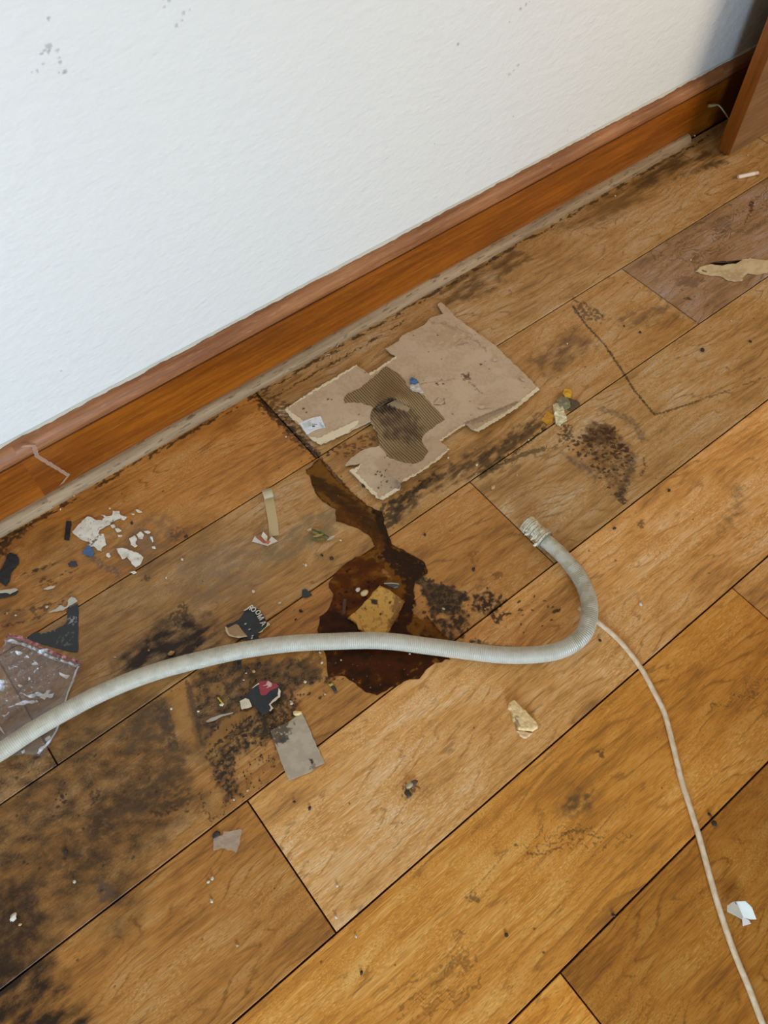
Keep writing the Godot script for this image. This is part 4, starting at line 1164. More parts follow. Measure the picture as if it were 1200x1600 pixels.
	part("torn_flap", facets([[Vector3(0.5364, 0.0100, -0.6813), Vector3(0.5500, 0.0180, -0.6754), Vector3(0.5576, 0.0170, -0.6610), Vector3(0.5478, 0.0110, -0.6591)], [Vector3(0.5478, 0.0110, -0.6591), Vector3(0.5576, 0.0170, -0.6610), Vector3(0.5628, 0.0140, -0.6479), Vector3(0.5543, 0.0080, -0.6450)], [Vector3(0.5169, 0.0060, -0.6797), Vector3(0.5364, 0.0100, -0.6813), Vector3(0.5362, 0.0090, -0.6705), Vector3(0.5221, 0.0050, -0.6699)]]), flap, o)
	# pale inner paper along the tears
	var pale := mat(rgb(222, 204, 168), 0.9)
	for e in [[Vector2(0.4025, -0.6870), Vector2(0.3965, -0.7033), Vector2(0.3969, -0.7107), Vector2(0.4077, -0.6982), Vector2(0.4392, -0.6950), Vector2(0.4699, -0.6889), Vector2(0.4819, -0.6872), Vector2(0.4737, -0.6805), Vector2(0.4513, -0.6776), Vector2(0.4284, -0.6804)], [Vector2(0.4078, -0.6133), Vector2(0.4198, -0.6110), Vector2(0.4323, -0.6132), Vector2(0.4140, -0.6047), Vector2(0.4146, -0.5825), Vector2(0.4160, -0.5542), Vector2(0.4122, -0.5420), Vector2(0.4099, -0.5439), Vector2(0.4095, -0.5759)], [Vector2(0.6219, -0.5402), Vector2(0.6183, -0.5483), Vector2(0.6296, -0.5458), Vector2(0.6466, -0.5466), Vector2(0.6716, -0.5438), Vector2(0.7139, -0.5449), Vector2(0.7451, -0.5502), Vector2(0.7709, -0.5518), Vector2(0.7696, -0.5458), Vector2(0.7067, -0.5385), Vector2(0.6614, -0.5387)], [Vector2(0.4165, -0.5363), Vector2(0.4122, -0.5420), Vector2(0.4345, -0.5406), Vector2(0.4714, -0.5372), Vector2(0.5004, -0.5358), Vector2(0.5335, -0.5387), Vector2(0.5573, -0.5434), Vector2(0.5572, -0.5409), Vector2(0.5304, -0.5338), Vector2(0.4889, -0.5329)], [Vector2(0.3986, -0.7837), Vector2(0.4026, -0.7838), Vector2(0.4080, -0.7488), Vector2(0.4085, -0.7326), Vector2(0.4003, -0.7378), Vector2(0.3965, -0.7606)], [Vector2(0.3989, -0.7842), Vector2(0.4669, -0.7888), Vector2(0.5079, -0.7879), Vector2(0.5556, -0.7894), Vector2(0.5542, -0.7862), Vector2(0.5062, -0.7843), Vector2(0.4654, -0.7852)], [Vector2(0.6182, -0.5706), Vector2(0.6155, -0.5675), Vector2(0.5787, -0.5670), Vector2(0.5608, -0.5646), Vector2(0.5599, -0.5678), Vector2(0.5807, -0.5705)], [Vector2(0.5598, -0.7586), Vector2(0.5753, -0.7577), Vector2(0.6094, -0.7596), Vector2(0.6229, -0.7614), Vector2(0.6218, -0.7571), Vector2(0.6072, -0.7555), Vector2(0.5732, -0.7537), Vector2(0.5591, -0.7549)]]:
		part("torn_edge", sheet(ragged(e, 0.003, 0.0016, 7), func(p): return lie.call(p) + 0.0040, func(p): return lie.call(p) + 0.0032, Vector2(0.012, 0.012)), pale, o)
	# little curls of liner
	for e in [[Vector2(0.7235, -0.7147), Vector2(0.7439, -0.7181), Vector2(0.7472, -0.7048), Vector2(0.7319, -0.7110)], [Vector2(0.7524, -0.6469), Vector2(0.7619, -0.6452), Vector2(0.7592, -0.6385), Vector2(0.7495, -0.6419)], [Vector2(0.7601, -0.5901), Vector2(0.7635, -0.5802), Vector2(0.7613, -0.5707), Vector2(0.7578, -0.5791)], [Vector2(0.6576, -0.5830), Vector2(0.6733, -0.5759), Vector2(0.6782, -0.5667), Vector2(0.6605, -0.5740)], [Vector2(0.6187, -0.6386), Vector2(0.6223, -0.6262), Vector2(0.6123, -0.6247), Vector2(0.6033, -0.6332)]]:
		part("curl", wavy(PackedVector2Array(e), 0.0052, 0.004, 0.0004, 60.0, 4, 0.002), mat(rgb(186, 158, 128), 0.85), o)
	# sticker with small print
	var sp := [Vector2(0.4007, -0.7432), Vector2(0.4120, -0.7430), Vector2(0.4240, -0.7399), Vector2(0.4375, -0.7338), Vector2(0.4294, -0.7092), Vector2(0.4183, -0.7146), Vector2(0.4092, -0.7167), Vector2(0.4018, -0.7162), Vector2(0.3961, -0.7168)]
	var sm := mat(Color.WHITE, 0.5)
	var scv := Canvas.new(128, 96, Vector2(0.4099, -0.7576) - Vector2(0.01, 0.01), Vector2(0.062, 0.05), Color8(226, 228, 230, 255))
	for k in 4:
		scv.stroke([Vector2(0.4033, -0.7382).lerp(Vector2(0.3990, -0.7196), k * 0.13), Vector2(0.4199, -0.7366).lerp(Vector2(0.4137, -0.7206), k * 0.22)], 0.0012, rgb(170, 174, 180), 0.9, 0.0004, 0.0)
	scv.daub([Vector2(0.4141, -0.7261), Vector2(0.4178, -0.7237), Vector2(0.4167, -0.7211), Vector2(0.4130, -0.7232)], rgb(50, 50, 54), 1.0, 0.0005, 0.0)
	scv.stroke([Vector2(0.4163, -0.7284), Vector2(0.4225, -0.7229)], 0.0012, rgb(70, 72, 76), 1.0, 0.0005, 0.0)
	scv.daub([Vector2(0.4127, -0.7365), Vector2(0.4172, -0.7353), Vector2(0.4130, -0.7269), Vector2(0.4086, -0.7282)], rgb(176, 188, 184), 0.9, 0.001, 0.0)
	scv.daub([Vector2(0.4269, -0.7241), Vector2(0.4302, -0.7225), Vector2(0.4276, -0.7153), Vector2(0.4243, -0.7168)], rgb(168, 186, 200), 0.9, 0.001, 0.0)
	sm.albedo_texture = scv.texture()
	scv.fit(sm)
	var st_ := part("sticker", sheet(PackedVector2Array(sp), func(p): return lie.call(p) + 0.0042 + 0.001 * absf(nz.get_noise_2d(p.x * 60, p.y * 60)), func(p): return lie.call(p) + 0.0036, Vector2(0.004, 0.004)), sm, o)
	st_.set_meta("label", "small white printed sticker")
	origin = Vector3.ZERO
	# bits lying on the cardboard
	var f := thing("foil_scrap", "crumpled blue and white scrap of wrapper lying on the bare fluting of the cardboard", "wrapper", Vector3(0.5996, 0.0080, -0.6775))
	part("white_fold", crumple(ragged([Vector2(0.5978, -0.6903), Vector2(0.6056, -0.6915), Vector2(0.6120, -0.6852), Vector2(0.6080, -0.6722), Vector2(0.6065, -0.6623), Vector2(0.6018, -0.6636), Vector2(0.5985, -0.6712), Vector2(0.5933, -0.6765), Vector2(0.5929, -0.6842)], 0.003, 0.0006, 3), 0.008, 0.007, 6, 0.003), mat(rgb(196, 186, 170), 0.4), f)
	part("blue_fold", crumple(ragged([Vector2(0.6060, -0.7013), Vector2(0.6120, -0.7028), Vector2(0.6146, -0.6906), Vector2(0.6120, -0.6852), Vector2(0.6037, -0.6868), Vector2(0.6015, -0.6936)], 0.003, 0.0006, 4), 0.009, 0.009, 7, 0.003), mat(rgb(62, 100, 138), 0.35), f)
	origin = Vector3.ZERO

func card_material() -> StandardMaterial3D:
	var m := mat(Color.WHITE, 0.82)
	var org: Vector2 = Vector2(0.7751, -0.8149).min(Vector2(0.3986, -0.7837)) - Vector2(0.35, 0.12)
	var cv := Canvas.new(768, 640, org, Vector2(0.75, 0.6), Color8(194, 166, 136, 255))
	var all := [org, org + Vector2(0.75, 0), org + Vector2(0.75, 0.6), org + Vector2(0, 0.6)]
	cv.daub(all, rgb(178, 150, 118), 0.55, 0.0, 0.0, 0.45, 22.0, 1.6, 0.6)
	cv.daub(all, rgb(200, 174, 144), 0.4, 0.0, 0.0, 0.5, 120.0)
	cv.specks(all, 260, 0.0005, 0.0016, rgb(92, 66, 44), 0.6, 41)
	var brown := rgb(104, 74, 44)
	cv.daub([Vector2(0.6874, -0.6553), Vector2(0.6967, -0.6493), Vector2(0.6913, -0.6393), Vector2(0.6819, -0.6440)], rgb(88, 62, 38), 0.85, 0.003, 0.004, 0.2)
	cv.stroke([Vector2(0.6876, -0.6466), Vector2(0.6853, -0.6201), Vector2(0.6842, -0.6001)], 0.004, brown, 0.4, 0.002, 0.003, 0.3)
	for s in [Vector2(0.7109, -0.7521), Vector2(0.6859, -0.7767), Vector2(0.7346, -0.6508), Vector2(0.6508, -0.6632), Vector2(0.6435, -0.6676), Vector2(0.4432, -0.5789), Vector2(0.4470, -0.5687), Vector2(0.4413, -0.5865), Vector2(0.4391, -0.5463), Vector2(0.4400, -0.5623), Vector2(0.4698, -0.6038), Vector2(0.4284, -0.7620), Vector2(0.4705, -0.7542), Vector2(0.4265, -0.5552)]:
		cv.specks([s + Vector2(-.006, -.006), s + Vector2(.006, -.006), s + Vector2(.006, .006), s + Vector2(-.006, .006)], 2, 0.0008, 0.0022, rgb(84, 58, 34), 0.85, int(absf(s.x) * 5000))
	cv.stroke([Vector2(0.6175, -0.5698), Vector2(0.6691, -0.5591), Vector2(0.7202, -0.5480)], 0.0035, rgb(118, 96, 74), 0.7, 0.0018, 0.002)
	cv.daub([Vector2(0.6293, -0.5696), Vector2(0.6815, -0.5546), Vector2(0.7148, -0.5483), Vector2(0.7011, -0.5457), Vector2(0.6515, -0.5519), Vector2(0.6256, -0.5594)], rgb(142, 120, 96), 0.6, 0.003, 0.003)
	cv.stroke([Vector2(0.6033, -0.6332), Vector2(0.6195, -0.6230), Vector2(0.6266, -0.6337)], 0.0014, brown, 0.7, 0.0006, 0.001)
	cv.stroke([Vector2(0.6177, -0.6825), Vector2(0.6369, -0.6728), Vector2(0.6595, -0.6605), Vector2(0.6715, -0.6551)], 0.0012, brown, 0.5, 0.0006, 0.002)
	cv.stroke([Vector2(0.7084, -0.8262), Vector2(0.7243, -0.7896), Vector2(0.7480, -0.7628), Vector2(0.7595, -0.7225), Vector2(0.7589, -0.6699)], 0.005, rgb(150, 122, 96), 0.6, 0.002, 0.006, 0.3)
	cv.daub([Vector2(0.6890, -0.7750), Vector2(0.7549, -0.7573), Vector2(0.7663, -0.7171), Vector2(0.7290, -0.7012), Vector2(0.6990, -0.7327)], rgb(168, 134, 100), 0.4, 0.012, 0.008, 0.3, 60.0)
	m.albedo_texture = cv.texture()
	cv.fit(m)
	return m

# ---------------------------------------------------------------- the brown spill and what lies in it
func build_spill() -> void:
	var outline := [Vector2(0.3550, -0.6614), Vector2(0.3873, -0.6669), Vector2(0.3840, -0.6269), Vector2(0.3870, -0.5879), Vector2(0.3924, -0.5447), Vector2(0.4017, -0.5220), Vector2(0.3861, -0.4895), Vector2(0.3781, -0.4668), Vector2(0.3889, -0.4366), Vector2(0.3973, -0.4088), Vector2(0.3884, -0.3936), Vector2(0.3680, -0.3961), Vector2(0.3515, -0.3835), Vector2(0.3401, -0.3594), Vector2(0.3429, -0.3338), Vector2(0.3417, -0.3067), Vector2(0.3460, -0.2908), Vector2(0.3249, -0.2706), Vector2(0.3140, -0.2744), Vector2(0.2977, -0.2801), Vector2(0.2738, -0.2752), Vector2(0.2616, -0.2814), Vector2(0.2338, -0.2893), Vector2(0.2144, -0.2931), Vector2(0.2031, -0.3044), Vector2(0.1994, -0.3272), Vector2(0.1948, -0.3403), Vector2(0.1874, -0.3497), Vector2(0.1753, -0.3558), Vector2(0.1867, -0.3743), Vector2(0.1944, -0.3926), Vector2(0.2059, -0.4210), Vector2(0.2199, -0.4355), Vector2(0.2398, -0.4392), Vector2(0.2558, -0.4530), Vector2(0.2618, -0.4724), Vector2(0.2871, -0.4825), Vector2(0.3194, -0.4820), Vector2(0.3555, -0.4761), Vector2(0.3594, -0.5020), Vector2(0.3548, -0.5204), Vector2(0.3459, -0.5334), Vector2(0.3352, -0.5523), Vector2(0.3471, -0.5701), Vector2(0.3431, -0.5886), Vector2(0.3404, -0.6109), Vector2(0.3485, -0.6344)]
	var o := thing("brown_spill", "sticky dark brown liquid spilled from the cardboard down to and under the hose", "spill", centre(outline))
	var edge := ragged(outline, 0.007, 0.0016, 11)
	var org: Vector2 = Vector2(0.3550, -0.6614) + Vector2(-0.2, -0.12)
	var cv := Canvas.new(900, 900, org, Vector2(0.6, 0.6), Color8(132, 80, 14, 112))
	# thicker, darker pools in the film
	cv.daub([Vector2(0.3442, -0.5712), Vector2(0.3645, -0.5631), Vector2(0.3738, -0.5344), Vector2(0.3749, -0.5073), Vector2(0.3812, -0.4817), Vector2(0.3726, -0.4682), Vector2(0.3560, -0.4664), Vector2(0.3603, -0.4831), Vector2(0.3591, -0.5096), Vector2(0.3504, -0.5269), Vector2(0.3392, -0.5410), Vector2(0.3334, -0.5508)], rgb(88, 46, 10), 0.7, 0.005, 0.006, -0.9, 60.0)
	cv.stroke([Vector2(0.3473, -0.6425), Vector2(0.3625, -0.6082), Vector2(0.3709, -0.5715), Vector2(0.3735, -0.5399), Vector2(0.3749, -0.5073), Vector2(0.3758, -0.4860)], 0.022, rgb(62, 36, 12), 0.95, 0.006, 0.004, -0.8, 90.0, 3.0, 0.85)
	cv.stroke([Vector2(0.4027, -0.5488), Vector2(0.3932, -0.5137), Vector2(0.3835, -0.4902), Vector2(0.3728, -0.4656)], 0.012, rgb(34, 20, 8), 0.95, 0.003, 0.004, -0.5, 120.0)
	cv.daub([Vector2(0.2622, -0.4730), Vector2(0.2873, -0.4833), Vector2(0.3099, -0.4781), Vector2(0.3355, -0.4706), Vector2(0.3448, -0.4478), Vector2(0.3255, -0.4177), Vector2(0.3082, -0.4240), Vector2(0.2722, -0.4112), Vector2(0.2476, -0.4070), Vector2(0.2494, -0.3869), Vector2(0.2656, -0.3693), Vector2(0.2292, -0.3937), Vector2(0.2066, -0.4256), Vector2(0.2154, -0.4350), Vector2(0.2423, -0.4399)], rgb(104, 50, 6), 0.72, 0.008, 0.008, 0.20, 50.0, 1.6, 0.3, rgb(66, 28, 4))
	cv.daub([Vector2(0.2174, -0.4405), Vector2(0.2409, -0.4409), Vector2(0.2485, -0.4110), Vector2(0.2507, -0.3858), Vector2(0.2879, -0.3540), Vector2(0.3054, -0.3705), Vector2(0.3342, -0.3788), Vector2(0.3462, -0.3717), Vector2(0.3268, -0.3535), Vector2(0.3029, -0.3351), Vector2(0.3382, -0.2887), Vector2(0.3180, -0.2754), Vector2(0.2896, -0.2825), Vector2(0.2709, -0.2755), Vector2(0.2499, -0.2857), Vector2(0.2043, -0.2985), Vector2(0.1990, -0.3261), Vector2(0.1755, -0.3600), Vector2(0.1934, -0.3902)], rgb(66, 28, 6), 0.92, 0.010, 0.008, 0.12, 50.0, 1.4, 0.2, rgb(42, 19, 6))
	cv.daub([Vector2(0.2480, -0.3467), Vector2(0.2922, -0.3116), Vector2(0.2940, -0.2878), Vector2(0.2510, -0.3132), Vector2(0.2373, -0.3329)], rgb(74, 30, 6), 0.6, 0.014, 0.010, 0.2, 50.0, 2.0)
	cv.stroke([Vector2(0.3613, -0.4658), Vector2(0.3639, -0.4377), Vector2(0.3629, -0.4029), Vector2(0.3486, -0.3747), Vector2(0.3265, -0.3585)], 0.022, rgb(48, 28, 14), 0.92, 0.006, 0.004, 0.14, 100.0)
	cv.daub([Vector2(0.3711, -0.4580), Vector2(0.3924, -0.4332), Vector2(0.3961, -0.4044), Vector2(0.3846, -0.3907), Vector2(0.3623, -0.3884), Vector2(0.3679, -0.4090)], rgb(44, 27, 13), 0.92, 0.004, 0.004, 0.15, 120.0)
	# darker drying rim
	for i in outline.size() - 1:
		cv.stroke([outline[i], outline[i + 1]], 0.0035, rgb(70, 36, 8), 0.6, 0.0022, 0.002, 0.3, 90.0)
	# clear wood islands
	cv.daub([Vector2(0.3598, -0.3854), Vector2(0.3641, -0.3770), Vector2(0.3527, -0.3473), Vector2(0.3354, -0.3373), Vector2(0.3268, -0.3535), Vector2(0.3339, -0.3622)], rgb(120, 70, 20), 0.95, 0.002, 0.003, 0.0, 100.0, 1.0, 0.0, Color(0, 0, 0, 0), true)
	cv.daub([Vector2(0.3364, -0.4429), Vector2(0.3426, -0.4393), Vector2(0.3410, -0.4204), Vector2(0.3371, -0.4239)], rgb(120, 70, 20), 0.8, 0.002, 0.002, 0.0, 100.0, 1.0, 0.0, Color(0, 0, 0, 0), true)
	cv.daub([Vector2(0.3375, -0.5475), Vector2(0.3416, -0.5442), Vector2(0.3406, -0.5399), Vector2(0.3362, -0.5428)], rgb(120, 70, 20), 0.6, 0.002, 0.002, 0.0, 100.0, 1.0, 0.0, Color(0, 0, 0, 0), true)
	cv.specks([Vector2(0.2616, -0.4810), Vector2(0.3278, -0.4664), Vector2(0.3227, -0.4199), Vector2(0.2521, -0.4129), Vector2(0.2223, -0.4271)], 60, 0.0008, 0.0024, rgb(40, 18, 4), 0.8, 51)
	cv.specks([Vector2(0.1947, -0.3891), Vector2(0.3052, -0.3013), Vector2(0.2753, -0.2807), Vector2(0.2096, -0.3027), Vector2(0.1826, -0.3587)], 26, 0.0006, 0.0012, rgb(150, 120, 84), 0.7, 52)
	var m := mat(Color.WHITE, 0.30, 0.22)
	m.albedo_texture = cv.texture()
	cv.fit(m)
	m.transparency = BaseMaterial3D.TRANSPARENCY_ALPHA
	var deep := func(p: Vector2) -> float:
		return 0.0007 + 0.0004 * nz.get_noise_2d(p.x * 40.0, p.y * 40.0)
	# one skin of liquid: only its upper face and its low rim
	part("liquid", sheet(edge, deep, func(_p): return 0.0004, Vector2(0.006, 0.006)), m, o)
	origin = Vector3.ZERO
	# the yellow piece soaking in it
	var fp := [Vector2(0.3194, -0.4213), Vector2(0.3249, -0.4058), Vector2(0.3317, -0.3784), Vector2(0.3237, -0.3727), Vector2(0.3101, -0.3668), Vector2(0.2992, -0.3613), Vector2(0.2841, -0.3547), Vector2(0.2695, -0.3524), Vector2(0.2548, -0.3664), Vector2(0.2538, -0.3788), Vector2(0.2551, -0.3916), Vector2(0.2501, -0.4074), Vector2(0.2618, -0.4088), Vector2(0.2736, -0.4102), Vector2(0.2984, -0.4170)]
	var f := thing("yellow_scrap", "mottled yellow square scrap soaking in the brown spill behind the white hose", "scrap", centre(fp))
	var ym := mat(Color.WHITE, 0.7)
	var ycv := Canvas.new(256, 256, Vector2(centre(fp).x, centre(fp).z) - Vector2(0.07, 0.07), Vector2(0.14, 0.14), Color8(200, 150, 66, 255))
	var ya := [Vector2(0.2822, -0.4646), Vector2(0.3644, -0.3992), Vector2(0.2990, -0.3198), Vector2(0.2206, -0.3822)]
	ycv.daub(ya, rgb(212, 162, 76), 0.7, 0.0, 0.0, 0.45, 90.0)
	ycv.daub(ya, rgb(132, 92, 36), 0.5, 0.0, 0.0, 0.66, 90.0)
	ycv.daub([Vector2(0.3243, -0.3940), Vector2(0.3342, -0.3788), Vector2(0.3134, -0.3641), Vector2(0.2879, -0.3540), Vector2(0.2860, -0.3624), Vector2(0.3078, -0.3734)], rgb(104, 66, 22), 0.65, 0.004, 0.004, 0.1)
	ycv.daub([Vector2(0.2937, -0.4110), Vector2(0.3007, -0.4031), Vector2(0.2960, -0.3971), Vector2(0.2904, -0.4040)], rgb(44, 26, 8), 0.95, 0.001, 0.001)
	ycv.specks(ya, 46, 0.0006, 0.0020, rgb(64, 42, 14), 0.85, 61)
	ym.albedo_texture = ycv.texture()
	ycv.fit(ym)
	part("sheet", chip(ragged(fp, 0.005, 0.0010, 8), 0.0012, 0.0055, 0.003, 0.0012, 9, 0.0025), ym, f)
	part("turned_edge", chip(ragged([Vector2(0.2503, -0.4077), Vector2(0.2612, -0.4081), Vector2(0.2620, -0.3979), Vector2(0.2551, -0.3777), Vector2(0.2509, -0.3833), Vector2(0.2538, -0.3927)], 0.004, 0.0008, 3), 0.0055, 0.0035, 0.002, 0.0006, 4), mat(rgb(206, 150, 70), 0.6), f)
	origin = Vector3.ZERO
	# a striped husk, a pale bean-like bit and a sliver of wood beside it
	var hp := [Vector2(0.3251, -0.4200), Vector2(0.3351, -0.4130), Vector2(0.3427, -0.4045), Vector2(0.3396, -0.4020), Vector2(0.3327, -0.4045), Vector2(0.3277, -0.4122)]
	var hu := thing("husk", "small dark husk with a pale stripe lying in the spill above the yellow scrap", "husk", centre(hp))
	part("shell", chip(PackedVector2Array(hp), 0.0012, 0.004, 0.003, 0.0002, 3, 0.001), mat(rgb(66, 60, 48), 0.4), hu)
	part("stripe", slab(PackedVector2Array([Vector2(0.3257, -0.4195), Vector2(0.3351, -0.4130), Vector2(0.3425, -0.4049), Vector2(0.3418, -0.4042), Vector2(0.3342, -0.4120), Vector2(0.3258, -0.4182)]), 0.0040, 0.0012), mat(rgb(178, 172, 152), 0.5), hu)
	origin = Vector3.ZERO
	single("pale_bean", "cream bean-like bit lying in the spill at the left of the yellow scrap", "bit", Vector3(0.2931, 0.0010, -0.4251), lump(Vector3(0.013, 0.007, 0.009), 3, 0.2), mat(rgb(212, 186, 132), 0.45))
	single("pale_bit", "tiny pinkish-white bit beside the cream bean in the spill", "bit", Vector3(0.2892, 0.0010, -0.4357), lump(Vector3(0.008, 0.005, 0.006), 5, 0.4), mat(rgb(216, 192, 176), 0.5))
	single("wood_sliver", "thin upright grey-brown sliver stuck in the spill left of the yellow scrap", "sliver", Vector3.ZERO, chip(PackedVector2Array([Vector2(0.2632, -0.4378), Vector2(0.2678, -0.4353), Vector2(0.2597, -0.4260), Vector2(0.2512, -0.4160), Vector2(0.2473, -0.4179), Vector2(0.2560, -0.4290)]), 0.001, 0.002, 0.002, 0.0003, 2, 0.0015), mat(rgb(84, 52, 28), 0.6))

# ---------------------------------------------------------------- hose and cable
func build_hose() -> void:
	var mid := [Vector2(-0.3548, -0.5420), Vector2(-0.2938, -0.5470), Vector2(-0.2255, -0.5422), Vector2(-0.1801, -0.5420), Vector2(-0.1349, -0.5385), Vector2(-0.0898, -0.5326), Vector2(-0.0456, -0.5230), Vector2(-0.0026, -0.5097), Vector2(0.0391, -0.4928), Vector2(0.1010, -0.4646), Vector2(0.1603, -0.4309), Vector2(0.2161, -0.3915), Vector2(0.2701, -0.3493), Vector2(0.3180, -0.3001), Vector2(0.3526, -0.2638), Vector2(0.3890, -0.2275), Vector2(0.4233, -0.2009), Vector2(0.4518, -0.1850), Vector2(0.4750, -0.1789), Vector2(0.4974, -0.1792), Vector2(0.5172, -0.1876), Vector2(0.5356, -0.2014), Vector2(0.5526, -0.2249), Vector2(0.5635, -0.2537), Vector2(0.5678, -0.2929), Vector2(0.5666, -0.3268)]
	var tip: Vector2 = Vector2(0.5656, -0.3674)
	var pts := []
	for i in mid.size():
		var y := 0.0128
		# it rides up where it crosses the cable and the yellow scrap
		y += 0.0070 * exp(-pow(mid[i].distance_to(Vector2(0.5285, -0.1940)) / 0.05, 2.0))
		y += 0.0016 * exp(-pow(mid[i].distance_to(Vector2(-0.1801, -0.5420)) / 0.12, 2.0))
		y += 0.0045 * exp(-pow(mid[i].distance_to(Vector2(0.2688, -0.3521)) / 0.05, 2.0))
		pts.append(Vector3(mid[i].x, y, mid[i].y) + lift_back(mid[i], y))
	var path := smooth_path(pts, 0.00075)
	var o := thing("drain_hose", "white ribbed plastic drain hose curving across the floor with a cuff on its end", "hose", Vector3(path[path.size() / 2].x, 0, path[path.size() / 2].z))
	var length := 0.0
	for i in range(1, path.size()):
		length += path[i].distance_to(path[i - 1])
	var rib := func(s: float) -> float:
		var plain := smoothstep(length - 0.062, length - 0.048, s)
		return lerpf(0.0119 + 0.00030 * sin(TAU * s / 0.0028), 0.0112, plain)
	part("ribbed_tube", tube(path, rib, 20), hose_material(length), o)
	# cuff: a thicker sleeve, rough at its mouth
	var e := path[path.size() - 1]
	var to := Vector3(tip.x, 0.0145, tip.y) + lift_back(tip, 0.0145)
	var dirv := (to - e).normalized()
	var start := e - dirv * 0.001
	var cl := start.distance_to(to)
	var cp := PackedVector3Array()
	for k in 40:
		cp.append(start.lerp(to, k / 39.0))
	var cuff := func(s: float) -> float:
		return 0.0138 + 0.0010 * sin(s * 240.0) + (0.0010 if s < 0.004 else 0.0) + 0.0007 * nz.get_noise_1d(s * 600.0) - 0.003 * smoothstep(cl - 0.002, cl, s)
	var cm := mat(Color.WHITE, 0.6)
	var cv := Canvas.new(128, 128, Vector2(0, 0), Vector2(0.05, 1), Color8(206, 196, 170, 255))
	cv.daub([Vector2(-1, -1), Vector2(1, -1), Vector2(1, 2), Vector2(-1, 2)], rgb(176, 158, 124), 0.6, 0.0, 0.0, 0.54, 5.0, 0.05)
	cv.daub([Vector2(-1, -1), Vector2(1, -1), Vector2(1, 2), Vector2(-1, 2)], rgb(126, 108, 76), 0.6, 0.0, 0.0, 0.74, 9.0, 0.05)
	cm.albedo_texture = cv.texture()
	cm.uv1_scale = Vector3(20, 1, 1)
	part("cuff", tube(cp, cuff, 24), cm, o)
	var ring := PackedVector3Array([start - dirv * 0.0015, start - dirv * 0.0002])
	part("cuff_rim", tube(ring, func(_s): return 0.0147, 24), mat(rgb(120, 112, 92), 0.6), o)
	# torn plastic at the cuff's side
	var tearm := mat(rgb(214, 204, 176), 0.6)
	for k in 3:
		var c: Vector3 = [Vector3(0.5454, 0.0140, -0.3455), Vector3(0.5458, 0.0140, -0.3348), Vector3(0.5424, 0.0120, -0.3246)][k]
		part("torn_plastic", lump(Vector3(0.009, 0.005, 0.004), 20 + k, 0.9), tearm, o).position = c - o.position
	origin = Vector3.ZERO

# The outlines above were taken where they meet the floor; a point higher up that hides the same floor lies nearer to the eye.
func lift_back(p: Vector2, y: float) -> Vector3:
	var eye := Vector2(0, 0)
	var d := (eye - p) * (y / 1.05)
	return Vector3(d.x, 0, d.y)

func hose_material(length: float) -> StandardMaterial3D:
	var m := mat(Color.WHITE, 0.38, 0.5)
	var cv := Canvas.new(1400, 96, Vector2(0, 0), Vector2(length, 1), Color8(194, 186, 168, 255))
	var all := [Vector2(-1, -1), Vector2(3, -1), Vector2(3, 2), Vector2(-1, 2)]
	cv.daub(all, rgb(186, 176, 156), 0.5, 0.0, 0.0, 0.5, 2.0, 0.08)
	cv.daub(all, rgb(178, 168, 146), 0.3, 0.0, 0.0, 0.58, 5.0, 0.08)
	cv.daub([Vector2(0, 0), Vector2(0.5, 0), Vector2(0.5, 1), Vector2(0, 1)], rgb(160, 154, 136), 0.35, 0.03, 0.0, 0.62, 3.0, 0.08)
	cv.specks([Vector2(0, 0), Vector2(0.55, 0), Vector2(0.55, 1), Vector2(0, 1)], 26, 0.003, 0.010, rgb(110, 106, 94), 0.4, 71)
	cv.daub([Vector2(length - 0.2, 0), Vector2(length, 0), Vector2(length, 1), Vector2(length - 0.2, 1)], rgb(156, 146, 118), 0.5, 0.02, 0.0, 0.52, 3.0, 0.06)
	m.albedo_texture = cv.texture()
	m.uv1_scale = Vector3(1.0 / length, 1, 1)
	m.subsurf_scatter_enabled = true
	m.subsurf_scatter_strength = 0.15
	return m

func build_cable() -> void:
	var mid := [Vector2(0.5243, -0.2130), Vector2(0.5271, -0.1977), Vector2(0.5302, -0.1786), Vector2(0.5328, -0.1423), Vector2(0.5264, -0.0964), Vector2(0.5146, -0.0616), Vector2(0.5030, -0.0325), Vector2(0.4788, 0.0034), Vector2(0.4526, 0.0398), Vector2(0.4360, 0.0672), Vector2(0.4144, 0.1020), Vector2(0.3886, 0.1401), Vector2(0.3663, 0.1755), Vector2(0.3477, 0.2091), Vector2(0.3330, 0.2405), Vector2(0.3168, 0.2721), Vector2(0.3007, 0.3042), Vector2(0.2790, 0.3369)]
	var pts := []
	for i in mid.size():
		pts.append(Vector3(mid[i].x, 0.0036, mid[i].y) + lift_back(mid[i], 0.0036))
	var path := smooth_path(pts, 0.004)
	var m := mat(Color.WHITE, 0.42)
	var cv := Canvas.new(1024, 48, Vector2(0, 0), Vector2(1.2, 1), Color8(234, 210, 176, 255))
	cv.daub([Vector2(-1, -1), Vector2(3, -1), Vector2(3, 2), Vector2(-1, 2)], rgb(214, 182, 140), 0.6, 0.0, 0.0, 0.52, 2.0, 0.03)
	cv.specks([Vector2(0, 0), Vector2(1.2, 0), Vector2(1.2, 1), Vector2(0, 1)], 44, 0.001, 0.0035, rgb(84, 58, 34), 0.85, 81)
	m.albedo_texture = cv.texture()
	m.uv1_scale = Vector3(1 / 1.2, 1, 1)
	var o := single("cable", "thin cream electric cable running from under the hose bend to the lower right", "cable", Vector3(path[20].x, 0, path[20].z), null, m)
	origin = o.position
	o.mesh = tube(path, func(_s): return 0.0036, 14)
	origin = Vector3.ZERO

